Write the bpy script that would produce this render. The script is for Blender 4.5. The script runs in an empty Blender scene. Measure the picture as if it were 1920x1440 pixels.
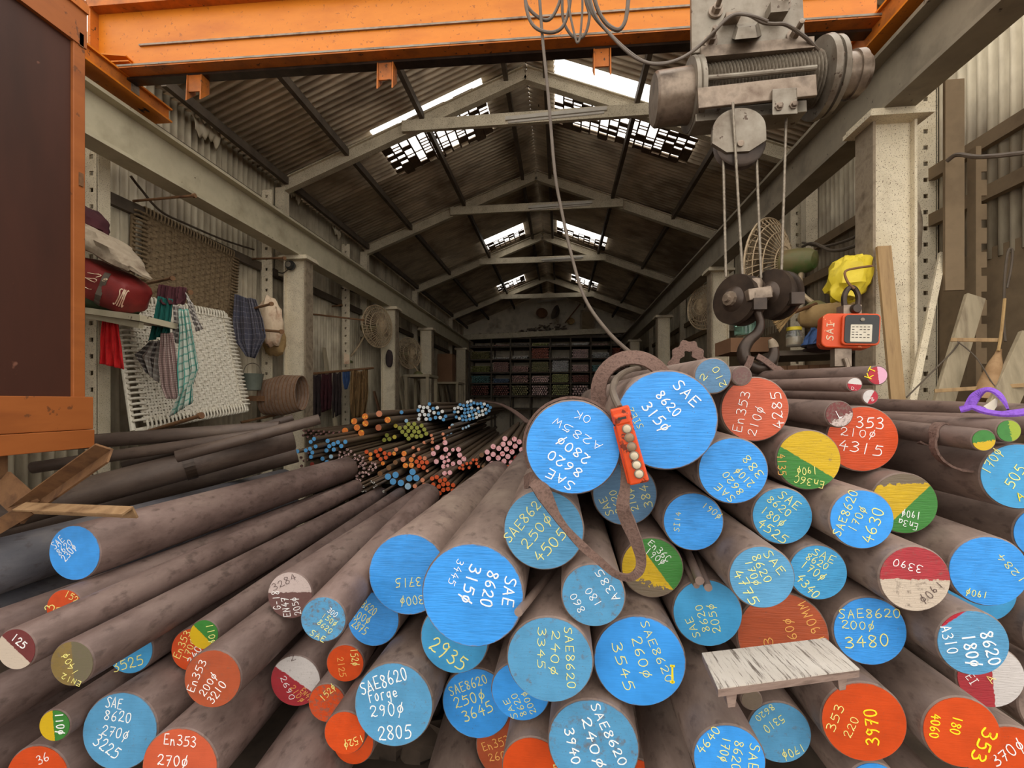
import bpy, math, random
from mathutils import Vector, Matrix
random.seed(7)
scene=bpy.context.scene; COL=scene.collection
# ---------------------------------------------------------------- camera
F=850.0; PSI=math.atan(90/850.0); CAMZ=1.45
cn,sn=math.cos(PSI),math.sin(PSI)
cd=bpy.data.cameras.new('camera'); cam=bpy.data.objects.new('camera',cd); COL.objects.link(cam)
cd.sensor_width=36; cd.lens=36*F/1920; cd.shift_y=35/1920; cd.clip_start=.05
cam.location=(0,0,CAMZ); cam.rotation_euler=(math.pi/2,0,PSI)
scene.camera=cam
# ---------------------------------------------------------------- sky and exposure
w=bpy.data.worlds.new('overcast_sky'); scene.world=w; w.use_nodes=True
bg=w.node_tree.nodes['Background']; bg.inputs[0].default_value=(1.0,.96,.90,1); bg.inputs[1].default_value=1.0
scene.view_settings.view_transform='Standard'; scene.view_settings.look='None'
scene.view_settings.exposure=1.30; scene.view_settings.gamma=1
scene.view_settings.use_curve_mapping=False
scene.cycles.max_bounces=6; scene.cycles.diffuse_bounces=4; scene.cycles.glossy_bounces=2
# ---------------------------------------------------------------- helpers
def dirv(u,v):
    a=(u-960)/F; return Vector((-sn+a*cn, cn+a*sn, (755-v)/F))
def P(u,v,Y):
    d=dirv(u,v); s=Y/d.y; return Vector((d.x*s,Y,CAMZ+d.z*s))
def PX(u,v,x):
    d=dirv(u,v); s=x/d.x; return Vector((x,d.y*s,CAMZ+d.z*s))
def lin(c): 
    c=c/255; return c/12.92 if c<=.04045 else ((c+.055)/1.055)**2.4
def S(r,g,b): return (lin(r),lin(g),lin(b),1)
class NT:
    def __init__(s,name):
        s.m=bpy.data.materials.new(name); s.m.use_nodes=True; s.t=s.m.node_tree; s.n=s.t.nodes; s.b=s.n['Principled BSDF']
        s.tc=s.n.new('ShaderNodeTexCoord'); s.co=s.tc.outputs['Object']
    def link(s,a,b): s.t.links.new(a,b)
    def mapping(s,scale=(1,1,1),rot=(0,0,0),co=None):
        m=s.n.new('ShaderNodeMapping'); m.inputs['Scale'].default_value=scale; m.inputs['Rotation'].default_value=rot
        s.link(co or s.co,m.inputs[0]); return m.outputs[0]
    def noise(s,scale,detail=4,rough=.55,co=None,dist=0):
        t=s.n.new('ShaderNodeTexNoise'); t.inputs['Scale'].default_value=scale; t.inputs['Detail'].default_value=detail
        t.inputs['Roughness'].default_value=rough; t.inputs['Distortion'].default_value=dist
        s.link(co or s.co,t.inputs['Vector']); return t.outputs[0]
    def ramp(s,f,stops):
        r=s.n.new('ShaderNodeValToRGB'); e=r.color_ramp.elements
        while len(e)<len(stops): e.new(.5)
        for k,(p,c) in enumerate(stops):
            e[k].position=p; e[k].color=c if not isinstance(c,(int,float)) else (c,c,c,1)
        s.link(f,r.inputs[0]); return r.outputs[0]
    def mix(s,f,a,b,mode='MIX'):
        m=s.n.new('ShaderNodeMix'); m.data_type='RGBA'; m.blend_type=mode
        for k,x in ((0,f),(6,a),(7,b)):
            if hasattr(x,'is_linked') or hasattr(x,'links'): s.link(x,m.inputs[k])
            else: m.inputs[k].default_value=x
        return m.outputs[2]
    def math(s,op,a,b=0.0):
        m=s.n.new('ShaderNodeMath'); m.operation=op
        for k,x in ((0,a),(1,b)):
            if isinstance(x,(int,float)): m.inputs[k].default_value=x
            else: s.link(x,m.inputs[k])
        return m.outputs[0]
    def bump(s,h,strength=.3,dist=.01):
        b=s.n.new('ShaderNodeBump'); b.inputs['Strength'].default_value=strength; b.inputs['Distance'].default_value=dist
        s.link(h,b.inputs['Height']); s.link(b.outputs[0],s.b.inputs['Normal'])
    def out(s,col,rough=.6,metal=0.0,spec=.4):
        if hasattr(col,'links') : s.link(col,s.b.inputs['Base Color'])
        else: s.b.inputs['Base Color'].default_value=col
        if isinstance(rough,(int,float)): s.b.inputs['Roughness'].default_value=rough
        else: s.link(rough,s.b.inputs['Roughness'])
        s.b.inputs['Metallic'].default_value=metal; s.b.inputs['Specular IOR Level'].default_value=spec
        return s.m
def mottled(name,a,b,scale=6,c=None,rough=.65,metal=0.0,stretch=(1,1,1),bump=.15,speck=None,speckscale=60,speckth=.62,spec=.35,rnd=0.0):
    t=NT(name); co=t.mapping(stretch)
    n=t.noise(scale,5,.6,co); st=[(.3,a),(.7,b)]
    if c: st=[(.28,a),(.5,b),(.75,c)]
    col=t.ramp(n,st)
    if rnd:
        oi=t.n.new('ShaderNodeObjectInfo')
        f=t.math('MULTIPLY_ADD',oi.outputs['Random'],rnd); f.node.inputs[2].default_value=1-rnd/2
        v=t.n.new('ShaderNodeVectorMath'); v.operation='SCALE'; t.link(col,v.inputs[0]); t.link(f,v.inputs['Scale']); col=v.outputs[0]
    if speck:
        s2=t.ramp(t.noise(speckscale,3,.6,t.mapping((1,1,1))),[(speckth-.02,0.0),(speckth+.02,1.0)])
        col=t.mix(s2,col,speck)
    if bump: t.bump(n,bump,.01)
    return t.out(col,rough,metal,spec)
class MB:
    """collects shapes in world space; build() links them as one mesh object"""
    def __init__(s): s.v=[]; s.f=[]; s.mi=[]; s.sm=[]; s.m=0; s.uv=None
    def add(s,vs,fs,smooth=False):
        b=len(s.v); s.v.extend(Vector(v) for v in vs)
        for f in fs: s.f.append([b+i for i in f]); s.mi.append(s.m); s.sm.append(smooth)
        return s
    def hexa(s,p): return s.add(p,[(0,3,2,1),(4,5,6,7),(0,1,5,4),(1,2,6,5),(2,3,7,6),(3,0,4,7)])
    def box(s,lo,hi,M=None):
        (a,b,c),(d,e,f)=lo,hi
        p=[Vector(q) for q in ((a,b,c),(d,b,c),(d,e,c),(a,e,c),(a,b,f),(d,b,f),(d,e,f),(a,e,f))]
        if M: p=[M@q for q in p]
        return s.hexa(p)
    def beam(s,p0,p1,wd,ht,up=(0,0,1),off=(0,0)):
        p0,p1=Vector(p0),Vector(p1); d=(p1-p0).normalized(); x=d.cross(Vector(up)).normalized(); z=x.cross(d)
        o=x*off[0]+z*off[1]
        q=[]
        for p in (p0,p1): q+=[p+o+x*(i*wd/2)+z*(j*ht/2) for i,j in ((-1,-1),(1,-1),(1,1),(-1,1))]
        return s.hexa(q)
    def ibeam(s,p0,p1,wd,ht,tf=.02,tw=.015,up=(0,0,1)):
        s.beam(p0,p1,wd,tf,up,(0,ht/2-tf/2)); s.beam(p0,p1,wd,tf,up,(0,-ht/2+tf/2)); s.beam(p0,p1,tw,ht-2*tf,up); return s
    def tube(s,pts,r,seg=8,cap=True,smooth=True,closed=False):
        pts=[Vector(p) for p in pts]; n=len(pts); rs=r if isinstance(r,(list,tuple)) else [r]*n
        vs=[];fs=[]; nx=None
        for k in range(n):
            t=(pts[(k+1)%n]-pts[k-1]) if closed else (pts[min(k+1,n-1)]-pts[max(k-1,0)])
            t=t.normalized() if t.length>1e-9 else Vector((0,0,1))
            if nx is None: nx=t.orthogonal().normalized()
            nx=(nx-t*nx.dot(t)); nx=nx.normalized() if nx.length>1e-6 else t.orthogonal().normalized()
            ny=t.cross(nx)
            for j in range(seg):
                a=2*math.pi*j/seg; vs.append(pts[k]+(nx*math.cos(a)+ny*math.sin(a))*rs[k])
        m=n if closed else n-1
        for k in range(m):
            for j in range(seg):
                a=k*seg+j; b=k*seg+(j+1)%seg; k2=(k+1)%n; fs.append((a,b,k2*seg+(j+1)%seg,k2*seg+j))
        s.add(vs,fs,smooth)
        if cap and not closed:
            b=len(s.v)-len(vs); s.f.append([b+j for j in range(seg)][::-1]); s.mi.append(s.m); s.sm.append(False)
            s.f.append([b+(n-1)*seg+j for j in range(seg)]); s.mi.append(s.m); s.sm.append(False)
        return s
    def lathe(s,o,axis,prof,seg=32,smooth=True,sc=(1,1)):
        """prof: (distance along axis, radius)"""
        o=Vector(o); d=Vector(axis).normalized(); x=d.orthogonal().normalized(); y=d.cross(x)
        if abs(d.z)<.9: x=d.cross(Vector((0,0,1))).normalized(); y=x.cross(d)
        vs=[];fs=[]
        for h,r in prof:
            for j in range(seg):
                a=2*math.pi*j/seg; vs.append(o+d*h+(x*math.cos(a)*sc[0]+y*math.sin(a)*sc[1])*r)
        for k in range(len(prof)-1):
            for j in range(seg):
                a=k*seg+j;b=k*seg+(j+1)%seg; fs.append((a,b,b+seg,a+seg))
        b=len(s.v); s.add(vs,fs,smooth)
        for k in (0,len(prof)-1):
            if prof[k][1]>1e-5:
                f=[b+k*seg+j for j in range(seg)]; s.f.append(f[::-1] if k==0 else f); s.mi.append(s.m); s.sm.append(False)
        return s
    def ribbon(s,pts,ws,nrm,th=.004,smooth=False):
        """flat strap along pts, width ws, thickness th; nrm: normal per point or one vector"""
        pts=[Vector(p) for p in pts]; n=len(pts); vs=[];fs=[]
        for k in range(n):
            t=(pts[min(k+1,n-1)]-pts[max(k-1,0)]).normalized()
            N=Vector(nrm[k] if isinstance(nrm,list) else nrm); N=(N-t*N.dot(t)).normalized(); x=t.cross(N)
            wd=ws[k] if isinstance(ws,(list,tuple)) else ws
            vs+=[pts[k]+x*wd/2+N*th/2,pts[k]-x*wd/2+N*th/2,pts[k]-x*wd/2-N*th/2,pts[k]+x*wd/2-N*th/2]
        for k in range(n-1):
            for j in range(4):
                a=k*4+j;b=k*4+(j+1)%4; fs.append((a,b,b+4,a+4))
        fs+=[(3,2,1,0),((n-1)*4,(n-1)*4+1,(n-1)*4+2,(n-1)*4+3)]
        return s.add(vs,fs,smooth)
    def grid(s,fn,nu,nv,smooth=True):
        vs=[fn(i/nu,j/nv) for j in range(nv+1) for i in range(nu+1)]
        fs=[(j*(nu+1)+i,j*(nu+1)+i+1,(j+1)*(nu+1)+i+1,(j+1)*(nu+1)+i) for j in range(nv) for i in range(nu)]
        if s.uv is None: s.uv=[]
        s.uv+= [(i/nu,j/nv) for j in range(nv+1) for i in range(nu+1)]
        return s.add(vs,fs,smooth)
    def build(s,name,mats,parent=None,solid=0,bevel=0,loc=None):
        org=Vector((0,0,0))
        q=parent
        while q is not None: org+=q.location; q=q.parent
        if parent is None and s.v:
            lo=[min(v[i] for v in s.v) for i in range(3)]; hi=[max(v[i] for v in s.v) for i in range(3)]
            org=Vector(((lo[0]+hi[0])/2,(lo[1]+hi[1])/2,lo[2])) if loc is None else Vector(loc)
        me=bpy.data.meshes.new(name); me.from_pydata([v-org for v in s.v],[],s.f)
        for m in (mats if isinstance(mats,(list,tuple)) else [mats]): me.materials.append(m)
        me.polygons.foreach_set('material_index',s.mi); me.polygons.foreach_set('use_smooth',s.sm)
        if any(s.sm): me.set_sharp_from_angle(angle=.62)
        if s.uv is not None and len(s.uv)==len(s.v):
            ul=me.uv_layers.new(name='UVMap')
            for l in me.loops: ul.data[l.index].uv=s.uv[l.vertex_index]
        o=bpy.data.objects.new(name,me); COL.objects.link(o)
        if parent is None: o.location=org
        else: o.parent=parent
        if bevel:
            md=o.modifiers.new('edge','BEVEL'); md.width=bevel; md.segments=2; md.limit_method='ANGLE'
        if solid:
            md=o.modifiers.new('thickness','SOLIDIFY'); md.thickness=solid; md.offset=0
        return o
def tag(o,label=None,cat=None,group=None,kind=None):
    for k,x in (('label',label),('category',cat),('group',group),('kind',kind)):
        if x: o[k]=x
    return o
def thing(name,loc,label,cat,group=None):
    o=bpy.data.objects.new(name,None); COL.objects.link(o); o.location=loc; o.empty_display_size=.05
    return tag(o,label,cat,group)
def crv(pts,n=6):
    """smooth path through points"""
    p=[Vector(q) for q in pts]; out=[]
    for k in range(len(p)-1):
        a=p[max(k-1,0)];b=p[k];c=p[k+1];d=p[min(k+2,len(p)-1)]
        for j in range(n):
            t=j/n; out.append(.5*((2*b)+(c-a)*t+(2*a-5*b+4*c-d)*t*t+(3*b-a-3*c+d)*t**3))
    out.append(p[-1]); return out
# ---------------------------------------------------------------- materials
def bar_steel(name,a,b,c):
    t=NT(name)
    n1=t.noise(7,6,.65,t.mapping((1,.35,1))); n2=t.noise(28,4,.6,t.mapping((1,.5,1)))
    col=t.ramp(n1,[(.3,a),(.52,b),(.74,c)])
    col=t.mix(t.ramp(n2,[(.54,0.0),(.7,.6)]),col,S(62,48,42))
    col=t.mix(t.ramp(t.noise(3,3,.5,t.mapping((1,.4,1))),[(.58,0.0),(.75,.25)]),col,S(142,126,108))
    oi=t.n.new('ShaderNodeObjectInfo'); f=t.math('MULTIPLY_ADD',oi.outputs['Random'],.35); f.node.inputs[2].default_value=.82
    v=t.n.new('ShaderNodeVectorMath'); v.operation='SCALE'; t.link(col,v.inputs[0]); t.link(f,v.inputs['Scale'])
    t.bump(n2,.12,.01)
    return t.out(v.outputs[0],.55,.15,.4)
M={}
M['bar']=bar_steel('mill_scale_steel',S(98,82,74),S(131,112,102),S(156,138,124))
M['barred']=bar_steel('brown_mill_scale',S(92,74,67),S(118,98,89),S(138,115,103))
M['barleft']=bar_steel('reddish_mill_scale',S(86,68,61),S(120,100,93),S(142,122,113))
M['barshade']=bar_steel('shade_tinted_mill_scale',S(64,52,45),S(84,70,61),S(104,88,76))  # shade on the far-left bars, painted in as a darker steel colour
M['barblue']=bar_steel('bluish_mill_scale',S(78,78,84),S(100,98,102),S(124,118,116))
M['rodsteel']=mottled('dark_rod_steel',S(74,60,48),S(112,94,76),9,S(86,68,52),rough=.5,metal=.2,stretch=(1,.2,1),rnd=.4)
M['white']=mottled('old_white_paint',S(204,190,160),S(218,205,178),5,S(188,174,148),speck=S(110,92,72),speckscale=150,speckth=.62,rough=.6,bump=.1)
M['whiteflange']=mottled('brown_flange_paint',S(100,84,66),S(150,134,112),8,S(88,72,56),rough=.7)
M['greybeam']=mottled('grey_beam_paint',S(170,160,134),S(186,176,149),3,S(152,141,116),speck=S(90,76,58),speckscale=18,speckth=.72,rough=.55)
M['rafter']=mottled('dusty_rafter_paint',S(176,164,140),S(204,192,166),6,speck=S(96,84,70),speckscale=150,speckth=.6,rough=.7)
M['purlin']=mottled('dark_purlin',S(74,64,54),S(100,88,74),6,rough=.7)
M['greydark']=mottled('darker_grey_beam_paint',S(118,108,92),S(138,127,108),3,S(100,90,76),speck=S(70,60,48),speckscale=20,speckth=.7,rough=.55)  # darker grey for the right runway beam
M['crane']=mottled('orange_crane_paint',S(192,108,20),S(204,120,26),4,S(180,96,16),speck=S(160,90,26),speckscale=40,speckth=.66,stretch=(.5,1,1.4),rough=.42,bump=.12)
M['cranedirty']=mottled('dirty_orange_paint',S(150,84,30),S(190,106,34),5,S(120,70,34),speck=S(92,58,32),speckscale=34,speckth=.66,rough=.55)
M['steel']=mottled('greasy_hoist_steel',S(96,82,68),S(130,120,106),7,S(152,144,130),speck=S(78,62,50),speckscale=22,speckth=.66,rough=.4,metal=.35)
M['hoistdark']=mottled('oily_brown_steel',S(96,78,64),S(140,124,108),8,S(70,56,46),rough=.35,metal=.4)
M['black']=mottled('dark_grease',S(46,38,33),S(74,60,50),10,rough=.35,metal=.4)
M['rope']=mottled('steel_wire_rope',S(150,140,125),S(110,98,84),60,rough=.45,metal=.5)
M['cable']=mottled('grey_cable',S(104,92,80),S(84,72,62),12,rough=.5)
M['rust']=mottled('rusty_angle_iron',S(92,62,40),S(120,86,56),10,S(66,42,28),rough=.8,bump=.3)
M['rustpale']=mottled('pale_rusty_iron',S(138,106,72),S(160,128,92),10,S(98,68,42),rough=.8,bump=.3)
def corrugated(name,a,b,c,ax):
    t=NT(name); st=(1,1,.25) if ax=='z' else (.25,1,1)
    n=t.noise(5,5,.65,t.mapping(st)); n2=t.noise(1.3,3,.6)
    col=t.ramp(n,[(.32,a),(.55,b),(.75,c)])
    col=t.mix(t.ramp(n2,[(.48,0.0),(.66,.6)]),col,S(96,78,60))
    return t.out(col,.55,.1,.4)
M['roof']=corrugated('dark_corrugated_roof',S(164,148,126),S(204,188,162),S(220,204,178),'x')
M['wallsheet']=corrugated('galvanised_wall_sheet',S(160,147,124),S(200,188,162),S(220,208,182),'z')
M['floor']=mottled('oily_dirt_floor',S(60,50,42),S(88,74,62),3,S(48,40,34),rough=.9,bump=.4)
M['plaster']=mottled('dirty_plaster',S(196,184,162),S(214,202,180),2,S(130,116,98),rough=.9)
M['brownboard']=mottled('brown_wall_board',S(112,94,72),S(134,114,88),2.5,S(96,80,62),rough=.8)
M['plydark']=mottled('dark_brown_panel',S(56,32,23),S(68,39,29),2.2,S(48,28,20),stretch=(1,1,.25),rough=.5,speck=S(120,80,64),speckscale=9,speckth=.74)
M['orangewood']=mottled('orange_painted_wood',S(140,76,32),S(158,90,42),4,S(112,58,26),stretch=(1,.2,1),speck=S(112,66,36),speckscale=20,speckth=.66,rough=.55)
M['woodgrey']=None
M['plank']=mottled('bare_plank_wood',S(140,112,76),S(166,136,96),6,S(114,88,62),stretch=(3,3,.25),rough=.75)
M['plankgrey']=mottled('grey_weathered_wood',S(140,128,104),S(164,150,124),6,S(118,104,84),stretch=(3,3,.25),rough=.8)
M['webbing']=mottled('worn_brown_webbing',S(88,68,60),S(114,90,80),90,S(70,52,46),rough=.9,bump=.5)
M['purple']=mottled('purple_webbing',S(104,62,160),S(132,84,190),60,S(88,50,140),rough=.8,bump=.4)
M['pendant']=mottled('orange_pendant_plastic',S(200,66,22),S(212,78,30),9,speck=S(110,44,24),speckscale=40,speckth=.62,rough=.4)
M['button']=mottled('worn_white_button',S(210,196,170),S(176,160,136),30,rough=.4)
M['buttondark']=mottled('worn_brown_button',S(130,104,80),S(150,124,98),30,rough=.4)
M['scale']=mottled('orange_scale_paint',S(208,74,30),S(218,86,38),6,rough=.45,speck=S(240,160,110),speckscale=40,speckth=.68)
M['blackplate']=mottled('black_panel_plate',S(38,38,38),S(52,50,48),6,rough=.35)
M['paper']=mottled('label_paper',S(214,206,188),S(196,186,166),14,rough=.8)
M['ink']=mottled('dark_ink',S(60,54,50),S(70,64,58),10)
M['chalkw']=mottled('white_chalk',S(240,240,238),S(248,248,246),30,rough=.9,bump=0)
M['chalky']=mottled('pale_yellow_chalk',S(238,228,130),S(244,236,150),30,rough=.9,bump=0)
M['chalkY']=mottled('yellow_paint_marker',S(255,226,30),S(250,220,40),30,rough=.6,bump=0)
M['chalko']=mottled('faded_yellow_chalk',S(228,170,90),S(236,180,100),30,rough=.9,bump=0)
M['chalkk']=mottled('dark_marker',S(96,80,76),S(110,92,88),30,rough=.9,bump=0)
M['tube']=mottled('unlit_tube_plastic',S(196,190,178),S(180,172,160),10,rough=.4)
# ---------------------------------------------------------------- large structure
XL,XR,RX,RZ,EZ=-3.5,2.8,-.4,5.42,4.22
YB=16.2
def struct(name,o): return tag(o,kind='structure')
m=MB(); m.add([(-14,-12,0),(14,-12,0),(14,18,0),(-14,18,0)],[(0,1,2,3)]); struct('floor',m.build('floor',M['floor']))
def sheet(mb,a,b,c,d,pitch,amp,nrm):
    """corrugated sheet a-b along the waves, a-d across them (down the ribs)"""
    a,b,c,d=map(Vector,(a,b,c,d)); n=max(8,int((b-a).length/pitch)*8); nrm=Vector(nrm)
    vs=[]
    for k in range(n+1):
        t=k/n; o=nrm*(amp*math.sin(2*math.pi*t*n/8)); vs+=[a.lerp(b,t)+o,d.lerp(c,t)+o]
    mb.add(vs,[(2*k,2*k+2,2*k+3,2*k+1) for k in range(n)],True)
# side walls
m=MB(); sheet(m,(XL,1.2,EZ-.02),(XL,YB,EZ-.02),(XL,YB,0),(XL,1.2,0),.078,.020,(1,0,0)); struct('w',m.build('wall_left',M['wallsheet'],solid=.004))
wr=bpy.data.objects.new('wall_right',None); COL.objects.link(wr); tag(wr,kind='structure')
m=MB(); sheet(m,(XR,1.6,EZ-.02),(XR,YB,EZ-.02),(XR,YB,2.28),(XR,1.6,2.40),.075,.020,(-1,0,0)); m.build('corrugated_sheet',M['wallsheet'],wr,solid=.004)
m=MB()
for k,(y0,y1) in enumerate(((1.6,2.95),(2.96,4.6),(4.61,7.5),(7.51,11),(11.01,YB))): m.box((XR-.012+.004*(k%2),y0,0),(XR+.02,y1,2.46))
m.build('board_panel',M['brownboard'],wr)
# back wall with its gable
m=MB(); pts=[(XL,0),(XR,0),(XR,EZ),(RX,RZ),(XL,EZ)]
m.add([(x,YB,z) for x,z in pts]+[(x,YB+.15,z) for x,z in pts],[(0,1,2,3,4),(9,8,7,6,5)]+[(k,k+5,(k+1)%5+5,(k+1)%5) for k in range(5)])
struct('b',m.build('wall_back',M['plaster']))
# roof: two corrugated slopes with openings near the ridge
YF=3.45  # roof front cut back out of view to let more sky light in
def rp(side,t,y): 
    ex=XL-.12 if side<0 else XR+.12; ez=EZ-.05
    return (ex+(RX-ex)*t,y,ez+(RZ+.02-ez)*t)
holes={-1:[(5.20,6.2,.42,.84),(9.6,10.3,.60,.88),(13.1,13.9,.55,.80)],1:[(5.06,6.2,.38,.90),(9.6,10.3,.58,.90),(13.1,13.9,.55,.78)]}
for side,nm in ((-1,'ceiling_left'),(1,'ceiling_right')):
    m=MB(); cuts=[(YF,None)]; y=YF
    nrm=Vector((0.36*side,0,.93))
    def part(y0,y1,t0,t1): sheet(m,rp(side,t1,y0),rp(side,t1,y1),rp(side,t0,y1),rp(side,t0,y0),.078,.024,nrm)
    for (h0,h1,t0,t1) in holes[side]:
        part(y,h0,0,1); part(h0,h1,0,t0); part(h0,h1,t1,1); y=h1
    part(y,YB,0,1)
    struct('c',m.build(nm,M['roof'],solid=.004))
# lattice left in the openings
M['lattice']=mottled('rusty_lattice_strip',S(70,56,44),S(100,80,60),12,rough=.8)
def lp(side,t,y): return Vector(rp(side,t,y))-Vector((0,0,.045))
for side in (-1,1):
    for k,(h0,h1,t0,t1) in enumerate(holes[side]):
        m=MB(); n=int((t1-t0)*3.3/.11)
        for i in range(1,n):
            t=t0+(t1-t0)*i/n
            y0=h0+((.06 if side<0 else .24),.25,.05)[k]; 
            m.beam(lp(side,t,y0),lp(side,t,h1+.02),.02,.012)
        ny=max(2,int((h1-y0)/.06))
        for j in range(ny+1):
            yy=y0+(h1-y0)*j/ny
            for i in range(n):
                if random.random()<.34:
                    ta=t0+(t1-t0)*i/n; tb=t0+(t1-t0)*(i+1)/n
                    m.beam(lp(side,ta,yy),lp(side,tb,yy),.012,.01)
                elif random.random()<.22+.5*(abs(i/n-.5)>.28)+.25*(j>ny*.6):
                    ta=t0+(t1-t0)*i/n; tb=t0+(t1-t0)*(i+1)/n
                    a,b2=lp(side,ta,yy),lp(side,tb,yy); dy=Vector((0,(h1-y0)/ny,0))
                    m.add([a,b2,b2+dy,a+dy,a+Vector((0,0,.01)),b2+Vector((0,0,.01)),b2+dy+Vector((0,0,.01)),a+dy+Vector((0,0,.01))],[(0,3,2,1),(4,5,6,7),(0,1,5,4),(1,2,6,5),(2,3,7,6),(3,0,4,7)])
        wh=['near skylight','middle skylight','far skylight'][k]
        tag(m.build('skylight_lattice',M['lattice']),'rusty brick-pattern lattice in the %s on the %s roof slope'%(wh,'left' if side<0 else 'right'),'lattice')
# roof trusses
def roofz(x): return RZ-.16-(abs(x-RX)*(1.2/3.1))
TY=[5.25,7.62,10.4,13.9]
ORD=['nearest','second','third','farthest']
for k,y in enumerate(TY):
    t=thing('roof_truss',(RX,y,roofz(RX)),'%s whitewashed roof truss from the entrance, under the corrugated roof'%ORD[k].capitalize() if k else 'nearest whitewashed roof truss, crossing in front of the big skylight','roof truss')
    for sd,ex in ((-1,XL+.1),(1,XR-.1)):
        m=MB(); m.ibeam((ex,y,roofz(ex)),(RX+.0*sd,y,roofz(RX)),.09,.16,.012,.03); m.build('rafter',M['rafter'],t)
        m=MB(); m.box((ex-.06,y-.05,2.6 if k else 3.0),(ex+.06,y+.05,roofz(ex)-.02)); m.build('stub_post',M['white'],t)
    a=(-1.85,y-.07,roofz(-1.85)); b=(1.02,y-.07,roofz(1.02))
    m=MB(); m.beam(a,b,.05,.13); m.build('collar_tie',M['rafter'],t)
    if k<3:
        q=thing('tube_light',(-.3,y-.12,roofz(-1.85)-.10),'unlit fluorescent batten under the collar of the %s roof truss'%ORD[k],'tube light')
        p0=Vector((-.62+.1*k,y-.1,4.69)); p1=Vector((.52,y-.1,4.73))
        m=MB(); m.beam(p0,p1,.05,.04); m.build('batten',M['tube'],q)
        m=MB(); m.tube([p0+Vector((.03,0,-.035)),p1+Vector((-.03,0,-.035))],.014,8); m.build('glass_tube',M['tube'],q)
# purlins
for side in (-1,1):
    for j,tt in enumerate((.09,.33,.62,.93)):
        a=Vector(rp(side,tt,3.5))-Vector((0,0,.118)); b=Vector(rp(side,tt,YB-.02))-Vector((0,0,.118))
        m=MB(); m.beam(a,b,.05,.085)
        tag(m.build('purlin',M['purlin']),'dark steel purlin under the %s roof slope, %s'%('left' if side<0 else 'right',['lowest, along the eave','second up from the eave','third up from the eave','topmost, beside the ridge'][j]),'purlin','roof purlins')
# crane runway
RLX,RRX,RB=-3.06,1.93,3.15
def rail(x0,y0,x1,y1,label,mt='greybeam'):
    t=thing('runway_beam',(x0,y0,RB),label,'crane rail')
    m=MB(); m.ibeam((x0,y0,RB+.18),(x1,y1,RB+.18),.17,.36,.025,.02); m.build('steel_joist',M[mt],t)
    m=MB(); m.beam((x0,y0,RB+.378),(x1,y1,RB+.378),.05,.036); m.build('crane_rail',M['hoistdark'],t)
rail(RLX,.8,RLX,15.0,'long grey steel crane runway beam along the left wall')
rail(RRX,.6,RRX+.07,15.0,'long grey steel crane runway beam along the right wall','greydark')
def crane_column(x,y,wd,label,zbot=0):
    t=thing('crane_column',(x,y,0),label,'column','crane runway columns')
    h=wd/2
    m=MB(); m.box((x-h+.015,y+.035,0),(x+h-.015,y+.055,RB-.05)); m.build('web_plate',M['white'],t)
    for s2 in (-1,1):
        m=MB(); m.box((x+s2*h-(.015 if s2>0 else 0),y,0),(x+s2*h+(0 if s2>0 else .015),y+.16,RB-.05)); m.build('flange',M['whiteflange'] if (x>0)==(s2<0) or x<0 and s2>0 else M['white'],t)  # flange facing the shed centre gets the darker brown paint
    m=MB(); m.box((x-h-.05,y-.06,RB-.05),(x+h+.05,y+.2,RB-.025)); m.box((x-h-.035,y-.045,RB-.024),(x+h+.035,y+.19,RB-.001)); m.build('cap_plate',M['white'],t)
    return t
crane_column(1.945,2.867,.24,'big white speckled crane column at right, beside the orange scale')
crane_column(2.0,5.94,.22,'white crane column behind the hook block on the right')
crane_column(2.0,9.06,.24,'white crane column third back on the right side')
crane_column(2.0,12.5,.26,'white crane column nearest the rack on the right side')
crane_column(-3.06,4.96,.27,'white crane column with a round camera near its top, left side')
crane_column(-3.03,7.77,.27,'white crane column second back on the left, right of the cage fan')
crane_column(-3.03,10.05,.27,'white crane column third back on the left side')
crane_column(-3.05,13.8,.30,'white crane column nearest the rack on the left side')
# perforated wall posts
def perforated_post(x,y,z0,z1,wd,label,face=1):
    m=MB(); t=.012; n=int((z1-z0)/.12)
    m.box((x-wd/2,y,z0),(x-.016,y+t,z1)); m.box((x+.016,y,z0),(x+wd/2,y+t,z1))
    for k in range(n+1):
        za=z0+k*.12; m.box((x-.016,y,za),(x+.016,y+t,min(za+.088,z1)))
    m.box((x+face*wd/2-.006,y,z0),(x+face*wd/2+.006,y+.09,z1)); m.box((x-.03,y+.06,z0),(x+.03,y+.07,z1))
    tag(m.build('perforated_post',M['white']),label,'wall post','perforated wall posts')
perforated_post(-3.36,2.93,0,4.1,.10,'perforated steel wall post beside the brown truck body',1)
perforated_post(-3.36,4.89,.6,3.9,.13,'white perforated wall post beside the striped coil and bucket',-1)
perforated_post(-3.36,6.83,.6,3.95,.13,'white perforated wall post left of the nearest cage fan',-1)
perforated_post(2.70,3.67,0,3.95,.15,'white perforated wall post right of the big white column',1)
perforated_post(2.66,5.42,0,3.95,.14,'white perforated wall post behind the green fan',1)
perforated_post(2.62,8.1,0,3.95,.14,'white perforated wall post on the right, beyond the second column',1)
# wall girts
for (a,b,lab) in (((-3.44,1.3,3.02),(-3.44,15,3.02),'dark horizontal wall rail on the left wall under the runway beam'),
                  ((-3.44,1.3,3.78),(-3.44,15,3.78),'dark horizontal wall rail on the left wall above the runway beam'),
                  ((2.74,1.8,3.14),(2.74,15,3.14),'upper brown horizontal rail on the right corrugated wall'),
                  ((2.74,1.8,2.80),(2.74,15,2.80),'lower brown horizontal rail on the right corrugated wall')):
    m=MB(); m.beam(a,b,.045,.09); tag(m.build('wall_girt',M['purlin'] if a[0]<0 else M['brownboard']),lab,'wall rail')
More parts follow.
